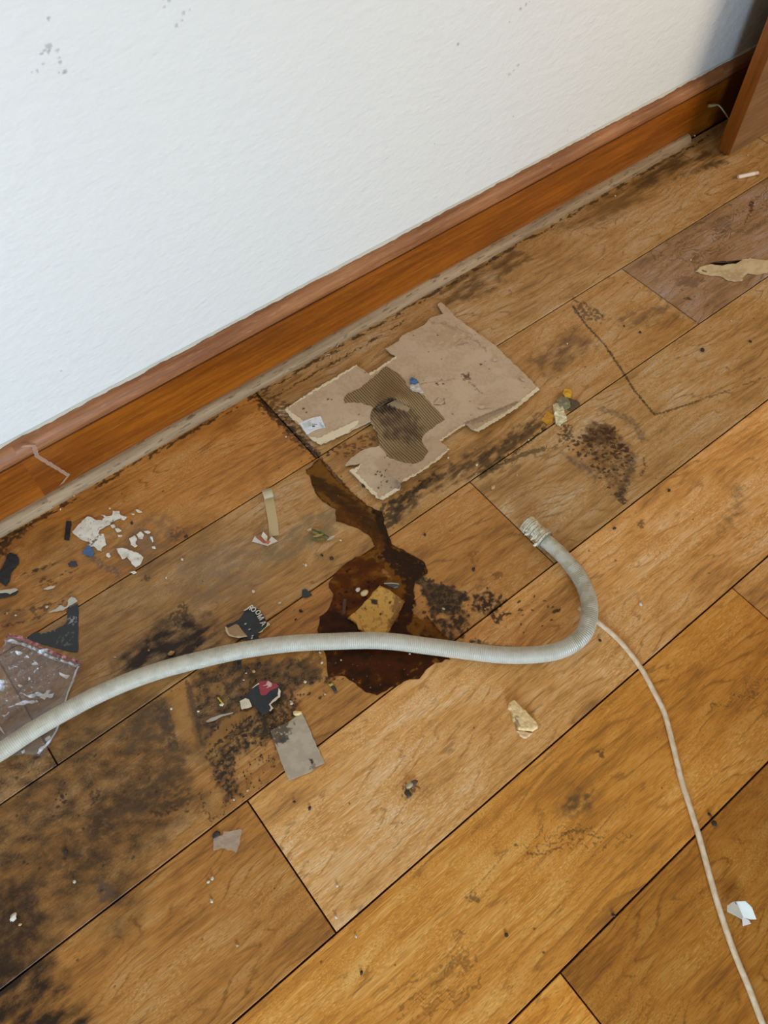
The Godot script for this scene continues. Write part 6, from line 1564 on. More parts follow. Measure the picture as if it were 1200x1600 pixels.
# ---------------------------------------------------------------- black scraps
func build_black_scraps() -> void:
	var ink := mat(rgb(30, 33, 34), 0.45)
	var cut := mat(rgb(206, 188, 158), 0.8)
	# with lettering
	var bp := [Vector2(0.1059, -0.5090), Vector2(0.1254, -0.5053), Vector2(0.1333, -0.5076), Vector2(0.1400, -0.5109), Vector2(0.1477, -0.5113), Vector2(0.1533, -0.5113), Vector2(0.1541, -0.5041), Vector2(0.1579, -0.4999), Vector2(0.1569, -0.4899), Vector2(0.1565, -0.4838), Vector2(0.1550, -0.4774), Vector2(0.1564, -0.4699), Vector2(0.1477, -0.4694), Vector2(0.1403, -0.4679), Vector2(0.1344, -0.4673), Vector2(0.1318, -0.4620), Vector2(0.1226, -0.4673), Vector2(0.1142, -0.4740), Vector2(0.1108, -0.4798), Vector2(0.1205, -0.4752), Vector2(0.1210, -0.4843), Vector2(0.1220, -0.4972), Vector2(0.1181, -0.5025), Vector2(0.1065, -0.5043)]
	var o := thing("lettered_scrap", "torn black paper scrap with white capital letters along its edge, touching the hose", "paper", centre(bp))
	part("sheet", wavy(ragged(bp, 0.004, 0.0006, 61), 0.0006, 0.003, 0.0004, 40.0, 15), ink, o)
	part("torn_back", wavy(ragged([Vector2(0.1035, -0.5067), Vector2(0.1069, -0.5034), Vector2(0.1179, -0.5021), Vector2(0.1202, -0.4987), Vector2(0.1205, -0.4878), Vector2(0.1210, -0.4759), Vector2(0.1186, -0.4752), Vector2(0.1098, -0.4811), Vector2(0.1016, -0.4923), Vector2(0.1009, -0.4982)], 0.004, 0.0005, 62), 0.0016, 0.003, 0.0004, 50.0, 16), mat(rgb(170, 140, 104), 0.8), o)
	part("pale_tear", wavy(ragged([Vector2(0.1035, -0.5067), Vector2(0.1052, -0.5064), Vector2(0.1025, -0.4937), Vector2(0.1065, -0.4858), Vector2(0.1207, -0.4756), Vector2(0.1207, -0.4741), Vector2(0.1092, -0.4801), Vector2(0.1004, -0.4918), Vector2(0.1002, -0.4993)], 0.003, 0.0006, 63), 0.0040, 0.0016, 0.0004, 50.0, 17), cut, o)
	part("pale_tear", wavy(ragged([Vector2(0.1382, -0.5123), Vector2(0.1471, -0.5118), Vector2(0.1471, -0.5103), Vector2(0.1396, -0.5102)], 0.003, 0.0004, 64), 0.0035, 0.001, 0.0004, 50.0, 18), cut, o)
	part("pale_tear", wavy(ragged([Vector2(0.1551, -0.4763), Vector2(0.1570, -0.4715), Vector2(0.1559, -0.4692), Vector2(0.1477, -0.4694), Vector2(0.1409, -0.4674), Vector2(0.1358, -0.4694), Vector2(0.1417, -0.4700), Vector2(0.1476, -0.4705), Vector2(0.1529, -0.4716)], 0.003, 0.0006, 65), 0.0032, 0.001, 0.0004, 50.0, 19), cut, o)
	var a: Vector2 = Vector2(0.1509, -0.5034)
	var b: Vector2 = Vector2(0.1495, -0.4775)
	var run := (b - a).normalized()
	var letters := ["R", "O", "O", "M", "A"]
	var spots := [Vector2(0.1494, -0.5098), Vector2(0.1506, -0.5044), Vector2(0.1532, -0.4963), Vector2(0.1519, -0.4878), Vector2(0.1495, -0.4773)]
	var font := SystemFont.new()
	font.font_names = PackedStringArray(["Droid Sans"])
	font.font_weight = 700
	for k in letters.size():
		var tm := TextMesh.new()
		tm.text = letters[k]
		tm.font = font
		tm.font_size = 32
		tm.pixel_size = 0.0108 / 32.0
		tm.depth = 0.0003
		var l := part("letter", tm, mat(rgb(214, 206, 188), 0.6), o)
		l.position = Vector3(spots[k].x, 0.0046, spots[k].y) - o.position
		l.basis = Basis(Vector3(run.x, 0, run.y), Vector3(run.y, 0, -run.x), Vector3.UP)
	for s in [Vector2(0.1290, -0.4925), Vector2(0.1289, -0.4817), Vector2(0.1270, -0.4706), Vector2(0.1241, -0.4682)]:
		part("white_fleck", lump(Vector3(0.0035, 0.0016, 0.0022), int(s.x * 999), 0.4), mat(rgb(200, 200, 190), 0.6), o).position = Vector3(s.x, 0.0038, s.y) - o.position
	origin = Vector3.ZERO

	# black and red
	var rp := [Vector2(0.0605, -0.4034), Vector2(0.0702, -0.4034), Vector2(0.0813, -0.4054), Vector2(0.0854, -0.4053), Vector2(0.0955, -0.4066), Vector2(0.1013, -0.4059), Vector2(0.1072, -0.4020), Vector2(0.1090, -0.3951), Vector2(0.1146, -0.3907), Vector2(0.1179, -0.3841), Vector2(0.1140, -0.3826), Vector2(0.1103, -0.3762), Vector2(0.1055, -0.3723), Vector2(0.0986, -0.3724), Vector2(0.0924, -0.3705), Vector2(0.0910, -0.3663), Vector2(0.0854, -0.3632), Vector2(0.0755, -0.3651), Vector2(0.0741, -0.3714), Vector2(0.0725, -0.3772), Vector2(0.0727, -0.3892), Vector2(0.0725, -0.3962)]
	var o2 := thing("red_black_scrap", "torn glossy black paper scrap with a crimson patch lying in the dirt below the hose", "paper", centre(rp))
	part("sheet", wavy(ragged(rp, 0.004, 0.0005, 66), 0.001, 0.006, 0.0004, 26.0, 20), ink, o2)
	part("crimson_patch", wavy(ragged([Vector2(0.0965, -0.4082), Vector2(0.1013, -0.4058), Vector2(0.1072, -0.4019), Vector2(0.1089, -0.3950), Vector2(0.1142, -0.3902), Vector2(0.1141, -0.3848), Vector2(0.1015, -0.3871), Vector2(0.0938, -0.3862), Vector2(0.0884, -0.3897), Vector2(0.0892, -0.3961)], 0.004, 0.0005, 67), 0.0016, 0.006, 0.0004, 26.0, 20), mat(rgb(150, 44, 54), 0.5), o2)
	part("white_crease", wavy(ragged([Vector2(0.0972, -0.3998), Vector2(0.1016, -0.3978), Vector2(0.1069, -0.4015), Vector2(0.1087, -0.3946), Vector2(0.1055, -0.3909), Vector2(0.0989, -0.3938), Vector2(0.1041, -0.3951)], 0.003, 0.0005, 68), 0.0022, 0.006, 0.0004, 26.0, 20), mat(rgb(204, 160, 150), 0.6), o2)
	part("white_corner", wavy(ragged([Vector2(0.0604, -0.4012), Vector2(0.0691, -0.3996), Vector2(0.0715, -0.3947), Vector2(0.0694, -0.3842), Vector2(0.0622, -0.3869), Vector2(0.0562, -0.3894)], 0.004, 0.0004, 69), 0.003, 0.004, 0.0005, 30.0, 22), mat(rgb(210, 192, 162), 0.7), o2)
	part("pale_edge", wavy(ragged([Vector2(0.1122, -0.3840), Vector2(0.1122, -0.3778), Vector2(0.1066, -0.3722), Vector2(0.0987, -0.3716), Vector2(0.0907, -0.3711), Vector2(0.0910, -0.3648), Vector2(0.0854, -0.3628), Vector2(0.0847, -0.3653), Vector2(0.0893, -0.3669), Vector2(0.0891, -0.3724), Vector2(0.0972, -0.3751), Vector2(0.1054, -0.3747)], 0.003, 0.0005, 70), 0.0024, 0.006, 0.0004, 26.0, 20), cut, o2)
	part("pale_edge", wavy(ragged([Vector2(0.0837, -0.4059), Vector2(0.0953, -0.4064), Vector2(0.0949, -0.4047), Vector2(0.0851, -0.4048)], 0.003, 0.0004, 71), 0.0022, 0.006, 0.0004, 26.0, 20), cut, o2)
	origin = Vector3.ZERO

	# large black piece under the zip bag
	var lp := [Vector2(-0.1290, -0.6699), Vector2(-0.1155, -0.6725), Vector2(-0.1043, -0.6621), Vector2(-0.0892, -0.6572), Vector2(-0.0749, -0.6554), Vector2(-0.0671, -0.6637), Vector2(-0.0648, -0.6733), Vector2(-0.0586, -0.6781), Vector2(-0.0452, -0.6741), Vector2(-0.0547, -0.6539), Vector2(-0.0665, -0.6312), Vector2(-0.0806, -0.6050), Vector2(-0.0933, -0.6182), Vector2(-0.1121, -0.6456)]
	var lm := mat(Color.WHITE, 0.4)
	var lc := centre(lp)
	var lcv := Canvas.new(256, 256, Vector2(lc.x, lc.z) - Vector2(0.1, 0.1), Vector2(0.2, 0.2), Color8(34, 35, 34, 255))
	lcv.daub([Vector2(-0.0981, -0.6516), Vector2(-0.0739, -0.6371), Vector2(-0.0778, -0.6167), Vector2(-0.1007, -0.6334)], rgb(110, 108, 102), 0.7, 0.006, 0.006, 0.60, 120.0)
	lcv.daub([Vector2(-0.0674, -0.6655), Vector2(-0.0546, -0.6554), Vector2(-0.0613, -0.6446), Vector2(-0.0716, -0.6544)], rgb(176, 174, 166), 0.85, 0.003, 0.004, 0.52, 120.0)
	lcv.daub([Vector2(-0.0521, -0.6912), Vector2(-0.0401, -0.6816), Vector2(-0.0459, -0.6714), Vector2(-0.0571, -0.6786)], rgb(170, 168, 160), 0.8, 0.003, 0.004, 0.45, 120.0)
	lcv.stroke([Vector2(-0.1109, -0.6665), Vector2(-0.1017, -0.6624), Vector2(-0.0889, -0.6577)], 0.003, rgb(150, 130, 100), 0.9, 0.001, 0.002, 0.3)
	lm.albedo_texture = lcv.texture()
	lcv.fit(lm)
	origin = lc
	var lo := single("black_plastic", "largest black torn scrap, pointed at its left and half under the clear zip bag", "scrap", lc, wavy(ragged(lp, 0.005, 0.0008, 72), 0.0004, 0.0008, 0.0003, 40.0, 24, 0.005), lm)
	origin = Vector3.ZERO
	var pw := [Vector2(-0.0849, -0.6868), Vector2(-0.0750, -0.6863), Vector2(-0.0669, -0.6872), Vector2(-0.0610, -0.6784), Vector2(-0.0574, -0.6805), Vector2(-0.0554, -0.6872), Vector2(-0.0478, -0.6894), Vector2(-0.0438, -0.6846), Vector2(-0.0440, -0.6764), Vector2(-0.0538, -0.6776), Vector2(-0.0601, -0.6777), Vector2(-0.0670, -0.6766), Vector2(-0.0749, -0.6813)]
	origin = centre(pw)
	single("white_shred", "ragged whitish shred at the top of the largest black scrap", "paper", centre(pw), wavy(ragged(pw, 0.004, 0.0008, 73), 0.0014, 0.0016, 0.0004, 60.0, 25, 0.003), mat(rgb(192, 186, 170), 0.7))
	origin = Vector3.ZERO
	var list := [
		[[Vector2(-0.1253, -0.7865), Vector2(-0.1134, -0.7960), Vector2(-0.0978, -0.8081), Vector2(-0.0923, -0.8161), Vector2(-0.0862, -0.8166), Vector2(-0.0813, -0.8073), Vector2(-0.0816, -0.7952), Vector2(-0.0849, -0.7908), Vector2(-0.0998, -0.7835), Vector2(-0.1095, -0.7705), Vector2(-0.1160, -0.7672), Vector2(-0.1187, -0.7727), Vector2(-0.1207, -0.7795)], "black_flake", "ragged black scrap at the left border, just in front of the skirting", rgb(32, 34, 34)],
		[[Vector2(-0.1359, -0.7679), Vector2(-0.1279, -0.7632), Vector2(-0.1071, -0.7533), Vector2(-0.1051, -0.7467), Vector2(-0.1110, -0.7447), Vector2(-0.1262, -0.7501), Vector2(-0.1323, -0.7533), Vector2(-0.1397, -0.7592)], "black_sliver", "long black sliver with a white upper edge at the left border", rgb(40, 42, 40)],
		[[Vector2(-0.0273, -0.7440), Vector2(-0.0204, -0.7447), Vector2(-0.0147, -0.7401), Vector2(-0.0164, -0.7327), Vector2(-0.0219, -0.7336), Vector2(-0.0276, -0.7381)], "dark_chip", "small dark grey scrap alone between the white paper and the largest black scrap", rgb(50, 50, 58)],
		[[Vector2(0.2252, -0.4873), Vector2(0.2301, -0.4861), Vector2(0.2319, -0.4703), Vector2(0.2195, -0.4752), Vector2(0.2175, -0.4784)], "black_triangle", "small black triangle of paper on the joint left of the spill", rgb(38, 42, 42)],
		[[Vector2(0.0911, -0.4534), Vector2(0.0949, -0.4503), Vector2(0.0871, -0.4399), Vector2(0.0836, -0.4426)], "black_strip", "short black strip poking out just below the hose", rgb(34, 32, 26)],
		[[Vector2(0.0059, -0.8147), Vector2(0.0122, -0.8097), Vector2(0.0042, -0.7966), Vector2(-0.0068, -0.7803), Vector2(-0.0124, -0.7863), Vector2(-0.0030, -0.8004)], "black_tape", "short straight black strip left of the large white paper scrap", rgb(24, 22, 22)],
	]
	for k in list.size():
		origin = centre(list[k][0])
		single(list[k][1], list[k][2], "scrap", origin, wavy(ragged(list[k][0], 0.004, 0.0005, 80 + k), 0.0006, 0.002, 0.0005, 50.0, 30 + k, 0.003), mat(list[k][3], 0.5))
	var edge := [Vector2(-0.1354, -0.7691), Vector2(-0.1275, -0.7642), Vector2(-0.1068, -0.7540), Vector2(-0.1045, -0.7479), Vector2(-0.1093, -0.7484), Vector2(-0.1166, -0.7491), Vector2(-0.1185, -0.7532), Vector2(-0.1291, -0.7605), Vector2(-0.1367, -0.7660)]
	origin = centre(edge)
	single("white_splinter", "thin white splinter lying along the black sliver at the left border", "splinter", origin, wavy(ragged(edge, 0.004, 0.0005, 90), 0.0030, 0.0016, 0.0006, 50.0, 40, 0.003), mat(rgb(196, 184, 160), 0.7))
	var sp := [Vector2(-0.0745, -0.7274), Vector2(-0.0639, -0.7254), Vector2(-0.0581, -0.7212), Vector2(-0.0627, -0.7197), Vector2(-0.0714, -0.7230)]
	origin = centre(sp)
	single("white_splinter", "short white splinter on the scraped streak right of the black sliver", "splinter", origin, wavy(ragged(sp, 0.004, 0.0004, 91), 0.0008, 0.0016, 0.0006, 50.0, 41, 0.003), mat(rgb(204, 190, 168), 0.7))
	origin = Vector3.ZERO

# ---------------------------------------------------------------- other litter
func build_small_litter() -> void:
	# cream chip
	var top := [Vector2(0.3421, -0.1707), Vector2(0.3472, -0.1720), Vector2(0.3516, -0.1715), Vector2(0.3545, -0.1696), Vector2(0.3553, -0.1670), Vector2(0.3557, -0.1599), Vector2(0.3556, -0.1531), Vector2(0.3567, -0.1493), Vector2(0.3562, -0.1421), Vector2(0.3567, -0.1343), Vector2(0.3579, -0.1282), Vector2(0.3555, -0.1241), Vector2(0.3530, -0.1224), Vector2(0.3445, -0.1234), Vector2(0.3386, -0.1287), Vector2(0.3332, -0.1330), Vector2(0.3298, -0.1368), Vector2(0.3318, -0.1422), Vector2(0.3334, -0.1514), Vector2(0.3389, -0.1589), Vector2(0.3401, -0.1669)]
	var o := thing("cream_chip", "cream broken chip of plaster or wood lying alone in front of the hose", "chip", centre(top))
	var cm := mat(Color.WHITE, 0.8)
	var c := centre(top)
	var cv := Canvas.new(128, 128, Vector2(c.x, c.z) - Vector2(0.05, 0.05), Vector2(0.1, 0.1), Color8(238, 202, 142, 255))
	cv.daub([Vector2(0.3473, -0.2090), Vector2(0.4258, -0.1466), Vector2(0.3548, -0.0763), Vector2(0.2801, -0.1356)], rgb(218, 178, 118), 0.6, 0.0, 0.0, 0.5, 110.0)
	cv.daub([Vector2(0.3358, -0.1539), Vector2(0.3395, -0.1495), Vector2(0.3361, -0.1418), Vector2(0.3317, -0.1379), Vector2(0.3298, -0.1409)], rgb(150, 118, 80), 0.8, 0.002, 0.003, 0.2)
	cm.albedo_texture = cv.texture()
	cv.fit(cm)
	part("slab", chip(ragged(top, 0.004, 0.0006, 101), 0.0008, 0.0075, 0.0022, 0.0008, 3, 0.0016), cm, o)
	part("broken_foot", chip(ragged([Vector2(0.3279, -0.1373), Vector2(0.3324, -0.1355), Vector2(0.3368, -0.1302), Vector2(0.3405, -0.1258), Vector2(0.3428, -0.1217), Vector2(0.3378, -0.1214), Vector2(0.3322, -0.1221), Vector2(0.3285, -0.1247), Vector2(0.3275, -0.1303)], 0.003, 0.0006, 102), 0.0006, 0.0040, 0.002, 0.0008, 6, 0.0014), mat(rgb(220, 178, 130), 0.8), o)
	origin = Vector3.ZERO

	# yellow and grey-white wrapper by the round stain
	var o2 := thing("crumpled_wrapper", "crumpled wrapper, greyish white with two bright yellow ends, beside the cardboard's right corner", "wrapper", Vector3(0.7603, 0.0000, -0.4884))
	part("yellow_end", crumple(ragged([Vector2(0.7939, -0.5148), Vector2(0.8032, -0.5183), Vector2(0.8109, -0.5132), Vector2(0.8074, -0.5041), Vector2(0.7984, -0.4995), Vector2(0.7922, -0.5061)], 0.003, 0.0006, 103), 0.004, 0.010, 11, 0.003), mat(rgb(206, 152, 26), 0.5), o2)
	part("yellow_end", crumple(ragged([Vector2(0.7261, -0.4961), Vector2(0.7433, -0.5037), Vector2(0.7555, -0.5005), Vector2(0.7478, -0.4886), Vector2(0.7365, -0.4814), Vector2(0.7270, -0.4858)], 0.003, 0.0006, 104), 0.001, 0.008, 12, 0.003), mat(rgb(190, 130, 26), 0.5), o2)
	part("grey_fold", crumple(ragged([Vector2(0.7759, -0.5124), Vector2(0.7928, -0.5123), Vector2(0.7960, -0.5014), Vector2(0.7870, -0.4869), Vector2(0.7733, -0.4846), Vector2(0.7713, -0.4994)], 0.003, 0.0006, 105), 0.001, 0.012, 13, 0.003), mat(rgb(126, 116, 84), 0.5), o2)
	part("white_fold", crumple(ragged([Vector2(0.7645, -0.5081), Vector2(0.7761, -0.5056), Vector2(0.7739, -0.4907), Vector2(0.7595, -0.4695), Vector2(0.7480, -0.4706), Vector2(0.7420, -0.4674), Vector2(0.7403, -0.4768), Vector2(0.7496, -0.4904)], 0.003, 0.0008, 106), 0.001, 0.016, 14, 0.003), mat(rgb(206, 192, 150), 0.5), o2)
	part("dark_fold", crumple(ragged([Vector2(0.7970, -0.5023), Vector2(0.8058, -0.4885), Vector2(0.8014, -0.4787), Vector2(0.7796, -0.4796), Vector2(0.7786, -0.4870), Vector2(0.7889, -0.4887)], 0.003, 0.0008, 107), 0.0008, 0.004, 15, 0.003), mat(rgb(84, 66, 38), 0.5), o2)
	origin = Vector3.ZERO

	# little stick by the board
	var a: Vector3 = Vector3(1.5148, 0.0045, -0.7075)
	var b: Vector3 = Vector3(1.5594, 0.0045, -0.6905)
	var o3 := thing("white_stick", "short round white stick lying on the floor beside the upright board", "stick", Vector3((a.x + b.x) / 2, 0, (a.z + b.z) / 2))
	part("body", tube(smooth_path([a, a.lerp(b, 0.5), a.lerp(b, 0.8)], 0.003), func(s): return 0.0042 if s > 0.001 else 0.0036, 16), mat(rgb(232, 214, 200), 0.6), o3)
	part("tip", tube(smooth_path([a.lerp(b, 0.8), a.lerp(b, 0.9), b], 0.002), func(_s): return 0.0038, 16), mat(rgb(214, 190, 170), 0.7), o3)
	origin = Vector3.ZERO

	# wire behind the board
	var w0 := Vector3(1.585, 0.072, -0.846)
	var w1 := Vector3(1.60, 0.045, -0.812)
	var o4 := thing("wire", "thin pale grey wire with a thicker end in the dark gap behind the upright board", "wire", Vector3(1.59, 0, -0.83))
	part("strand", tube(smooth_path([Vector3(1.565, 0.075, -0.852), w0, w1, Vector3(1.64, 0.02, -0.806)], 0.004), func(_s): return 0.0015, 10), mat(rgb(150, 140, 110), 0.5), o4)
	part("plug_end", tube(smooth_path([Vector3(1.560, 0.076, -0.855), Vector3(1.567, 0.0755, -0.852), Vector3(1.576, 0.0745, -0.849)], 0.002), func(s): return 0.0034 - 0.05 * s, 12), mat(rgb(150, 138, 100), 0.5), o4)
	origin = Vector3.ZERO

	# fluff by the skirting and a dead insect
	var o5 := thing("fluff", "small grey tuft of fluff on the floor behind the cardboard, close to the skirting bead", "fluff", Vector3(0.5462, 0.0000, -0.8435))
	for k in 6:
		var p: Vector2 = Vector2(0.5462, -0.8435) + Vector2(0.012 * sin(k * 2.1), 0.006 * cos(k * 3.7))
		var q := p + Vector2(0.009 * cos(k * 1.7), 0.006 * sin(k * 2.9))
		part("fibre", tube(smooth_path([Vector3(p.x, 0.002, p.y), Vector3((p.x + q.x) / 2, 0.003 + 0.0004 * k, (p.y + q.y) / 2), Vector3(q.x, 0.002, q.y)], 0.003), func(_s): return 0.0007, 6), mat(rgb(176, 160, 140) if k % 3 else rgb(70, 54, 42), 0.8), o5)
	origin = Vector3.ZERO
	var o6 := thing("dead_insect", "small dark dead insect with a pale body alone on the board below the hose", "insect", Vector3(0.1701, 0.0000, -0.1707))
	part("body", lump(Vector3(0.011, 0.006, 0.007), 8, 0.3), mat(rgb(176, 158, 120), 0.6), o6).position = Vector3(0.1710, 0.0010, -0.1718) - o6.position
	part("abdomen", lump(Vector3(0.008, 0.005, 0.010), 9, 0.3), mat(rgb(64, 48, 30), 0.6), o6).position = Vector3(0.1633, 0.0010, -0.1650) - o6.position
	part("wing", lump(Vector3(0.012, 0.003, 0.007), 10, 0.4), mat(rgb(92, 72, 48), 0.5), o6).position = Vector3(0.1773, 0.0010, -0.1708) - o6.position
	origin = Vector3.ZERO
	# bits in the dirt under the hose
	var ys := [Vector2(0.0391, -0.4261), Vector2(0.0412, -0.4255), Vector2(0.0419, -0.4134), Vector2(0.0393, -0.4123)]
	var o7 := thing("yellow_straw_bit", "tiny yellow straw-like bit with a white end in the dirt left of the crimson scrap", "bit", centre(ys))
	part("yellow_stem", chip(PackedVector2Array(ys), 0.001, 0.002, 0.001, 0.0002, 2, 0.001), mat(rgb(190, 166, 50), 0.5), o7)
	part("white_end", chip(PackedVector2Array([Vector2(0.0360, -0.4159), Vector2(0.0413, -0.4153), Vector2(0.0420, -0.4123), Vector2(0.0386, -0.4111), Vector2(0.0360, -0.4136)]), 0.001, 0.002, 0.001, 0.0002, 3, 0.001), mat(rgb(206, 196, 150), 0.5), o7)
	origin = Vector3.ZERO
	var yc := [Vector2(0.1090, -0.3445), Vector2(0.1120, -0.3437), Vector2(0.1185, -0.3378), Vector2(0.1175, -0.3356), Vector2(0.1130, -0.3355), Vector2(0.1083, -0.3384), Vector2(0.1074, -0.3411)]
	single("yellow_chip", "bright yellow-cream chip on the top corner of the grey card", "chip", centre(yc), null, mat(rgb(222, 186, 120), 0.6))
	origin = centre(yc)
	(get_child(get_child_count() - 1) as MeshInstance3D).mesh = chip(PackedVector2Array(yc), 0.002, 0.004, 0.002, 0.0004, 5, 0.0012)
	origin = Vector3.ZERO
	var gl := [Vector2(0.0097, -0.4067), Vector2(0.0161, -0.4067), Vector2(0.0286, -0.4029), Vector2(0.0450, -0.3947), Vector2(0.0451, -0.3933), Vector2(0.0300, -0.3991), Vector2(0.0198, -0.4007), Vector2(0.0107, -0.4038)]
	single("clear_sliver", "thin shiny sliver of clear plastic lying in the dirt left of the crimson scrap", "sliver", centre(gl), null, mat(rgb(168, 156, 138), 0.15))
	origin = centre(gl)
	(get_child(get_child_count() - 1) as MeshInstance3D).mesh = wavy(PackedVector2Array(gl), 0.001, 0.003, 0.0005, 60.0, 44, 0.002)
	origin = Vector3.ZERO
	var gw := [Vector2(0.1700, -0.3459), Vector2(0.1749, -0.3442), Vector2(0.1740, -0.3318), Vector2(0.1694, -0.3311), Vector2(0.1685, -0.3383)]
	var o8 := thing("black_yellow_bit", "tiny black bit with a yellow tip on the floor left of the spill's lower edge", "bit", centre(gw))
	part("black_end", chip(PackedVector2Array([Vector2(0.1700, -0.3415), Vector2(0.1749, -0.3402), Vector2(0.1736, -0.3307), Vector2(0.1694, -0.3306)]), 0.001, 0.003, 0.001, 0.0002, 5, 0.001), mat(rgb(48, 48, 42), 0.5), o8)
	part("yellow_tip", chip(PackedVector2Array([Vector2(0.1695, -0.3463), Vector2(0.1754, -0.3442), Vector2(0.1749, -0.3402), Vector2(0.1700, -0.3415)]), 0.001, 0.003, 0.001, 0.0002, 6, 0.001), mat(rgb(176, 156, 70), 0.5), o8)
	origin = Vector3.ZERO

# Loose crumbs that can be counted.
func build_crumbs() -> void:
	var shapes := [lump(Vector3(1, 0.7, 0.8), 31, 0.6), lump(Vector3(1, 0.5, 0.7), 32, 0.8), lump(Vector3(1, 0.8, 1), 33, 0.5)]
	var white := mat(rgb(206, 190, 166), 0.8)
	var tan := mat(rgb(188, 148, 98), 0.75)
	var dark := mat(rgb(54, 36, 20), 0.7)
	var r := RandomNumberGenerator.new()
	r.seed = 77
	var pale_at := [Vector2(0.5982, -0.1607), Vector2(-0.2937, -0.3473), Vector2(-0.2194, -0.3372), Vector2(-0.2912, -0.3350), Vector2(-0.0916, -0.2360), Vector2(-0.0861, -0.2361), Vector2(-0.0997, -0.2155), Vector2(-0.1009, -0.1570), Vector2(0.0285, -0.1354), Vector2(0.0071, -0.1090), Vector2(0.0134, -0.0783), Vector2(-0.0001, -0.5448), Vector2(0.1122, -0.6427), Vector2(0.0778, -0.6311), Vector2(0.0700, -0.7938), Vector2(0.0366, -0.8513), Vector2(0.0084, -0.8414), Vector2(0.1669, -0.5303), Vector2(0.1867, -0.4906), Vector2(0.2515, -0.5220), Vector2(0.2532, -0.5178), Vector2(0.3200, -0.5202), Vector2(0.3688, -0.3340), Vector2(0.4162, -0.2963), Vector2(0.7423, -0.4725), Vector2(0.6166, -0.4400), Vector2(0.6808, -0.4799), Vector2(0.5689, -0.4461), Vector2(0.5792, -0.4957), Vector2(0.5517, -0.5358), Vector2(0.3684, -0.7376), Vector2(0.2819, -0.6606), Vector2(-0.0154, -0.2976), Vector2(0.0042, -0.2963), Vector2(1.1649, -0.4463), Vector2(1.1112, -0.4829), Vector2(0.8870, -0.5941), Vector2(1.2365, -0.6015), Vector2(1.2680, -0.8299), Vector2(0.4587, -0.5642), Vector2(0.5323, -0.7564), Vector2(0.5461, -0.7340), Vector2(0.1144, -0.3553), Vector2(0.1579, -0.3380), Vector2(0.1466, -0.3691), Vector2(0.1812, -0.3775), Vector2(0.1880, -0.3916), Vector2(0.2046, -0.3638), Vector2(0.2861, -0.3112), Vector2(1.5984, -0.7459), Vector2(1.5635, -0.8647), Vector2(-0.1333, -0.7241), Vector2(-0.1251, -0.7137), Vector2(-0.0834, -0.6975), Vector2(-0.0429, -0.5653), Vector2(0.0224, -0.5208), Vector2(-0.0180, -0.4514), Vector2(0.0088, -0.4255), Vector2(0.0898, -0.4309), Vector2(0.0992, -0.4258), Vector2(0.0814, -0.4245), Vector2(0.1152, -0.3581)]
	for k in pale_at.size():
		var s := r.randf_range(0.0026, 0.0050)
		var o := single("pale_crumb", "tiny pale crumb of plaster or paper lying loose on the wooden floor", "crumb", Vector3(pale_at[k].x, 0.0004, pale_at[k].y), shapes[k % 3], tan if k % 4 == 3 else white, "pale crumbs scattered over the floor")
		o.scale = Vector3.ONE * s * (1.9 if k in [1, 27, 24, 55, 0] else 1.0)
		o.rotation.y = r.randf() * TAU
	var dark_at := [Vector2(1.0653, -0.4315), Vector2(1.1505, -0.3916), Vector2(0.4419, 0.1016), Vector2(0.4460, 0.0912), Vector2(0.4467, -0.3555), Vector2(0.1528, 0.0304), Vector2(0.0436, -0.2478), Vector2(0.0545, -0.2292), Vector2(0.4092, -0.5781), Vector2(0.4282, -0.4472), Vector2(0.6652, -0.2732), Vector2(0.7852, -0.2675), Vector2(0.5109, -0.1584), Vector2(0.1101, -0.4292), Vector2(0.0938, -0.4337), Vector2(0.0882, -0.4465), Vector2(0.0889, -0.4508), Vector2(0.1183, -0.4046), Vector2(0.1359, -0.3753), Vector2(0.1525, -0.3621), Vector2(-0.1861, -0.4380), Vector2(-0.2125, -0.3752), Vector2(0.2825, -0.5171), Vector2(0.2906, -0.5035), Vector2(0.2039, -0.4612), Vector2(0.1905, -0.4550), Vector2(1.0117, -0.5312), Vector2(1.0010, -0.5605), Vector2(-0.0039, -0.0447), Vector2(0.3420, 0.2227), Vector2(0.2667, 0.0940), Vector2(0.0837, -0.7482), Vector2(0.1377, -0.6741), Vector2(0.0578, -0.5099)]
	for k in dark_at.size():
		var s := r.randf_range(0.0035, 0.0065)
		var o := single("dark_crumb", "small dark crumb of dirt lying loose on the wooden floor", "crumb", Vector3(dark_at[k].x, 0.0004, dark_at[k].y), shapes[k % 3], dark, "dark crumbs scattered over the floor")
		o.scale = Vector3(1, 0.7, 1) * s * (1.8 if k in [0, 1, 2, 4, 13, 14] else 1.0)
		o.rotation.y = r.randf() * TAU
	# fine grit in the dirtiest patches
	var fields := [[Vector2(-0.0151, -0.3699), Vector2(0.0411, -0.3797), Vector2(0.1060, -0.3677), Vector2(0.1318, -0.3588), Vector2(0.0643, -0.3068), Vector2(0.0108, -0.2869), Vector2(-0.0307, -0.2978)], [Vector2(0.0284, -0.4749), Vector2(0.1612, -0.4006), Vector2(0.1659, -0.3609), Vector2(0.0916, -0.3621), Vector2(-0.0134, -0.3792)], [Vector2(0.7280, -0.4389), Vector2(0.7909, -0.4406), Vector2(0.8045, -0.3950), Vector2(0.7865, -0.3502), Vector2(0.7358, -0.3179), Vector2(0.7169, -0.3488)], [Vector2(0.5358, -0.5173), Vector2(0.6019, -0.4974), Vector2(0.6989, -0.4621), Vector2(0.6979, -0.4460), Vector2(0.6008, -0.4655)], [Vector2(0.3573, -0.7346), Vector2(0.3984, -0.7189), Vector2(0.3902, -0.5011), Vector2(0.3675, -0.5043)]]
	var spots := []
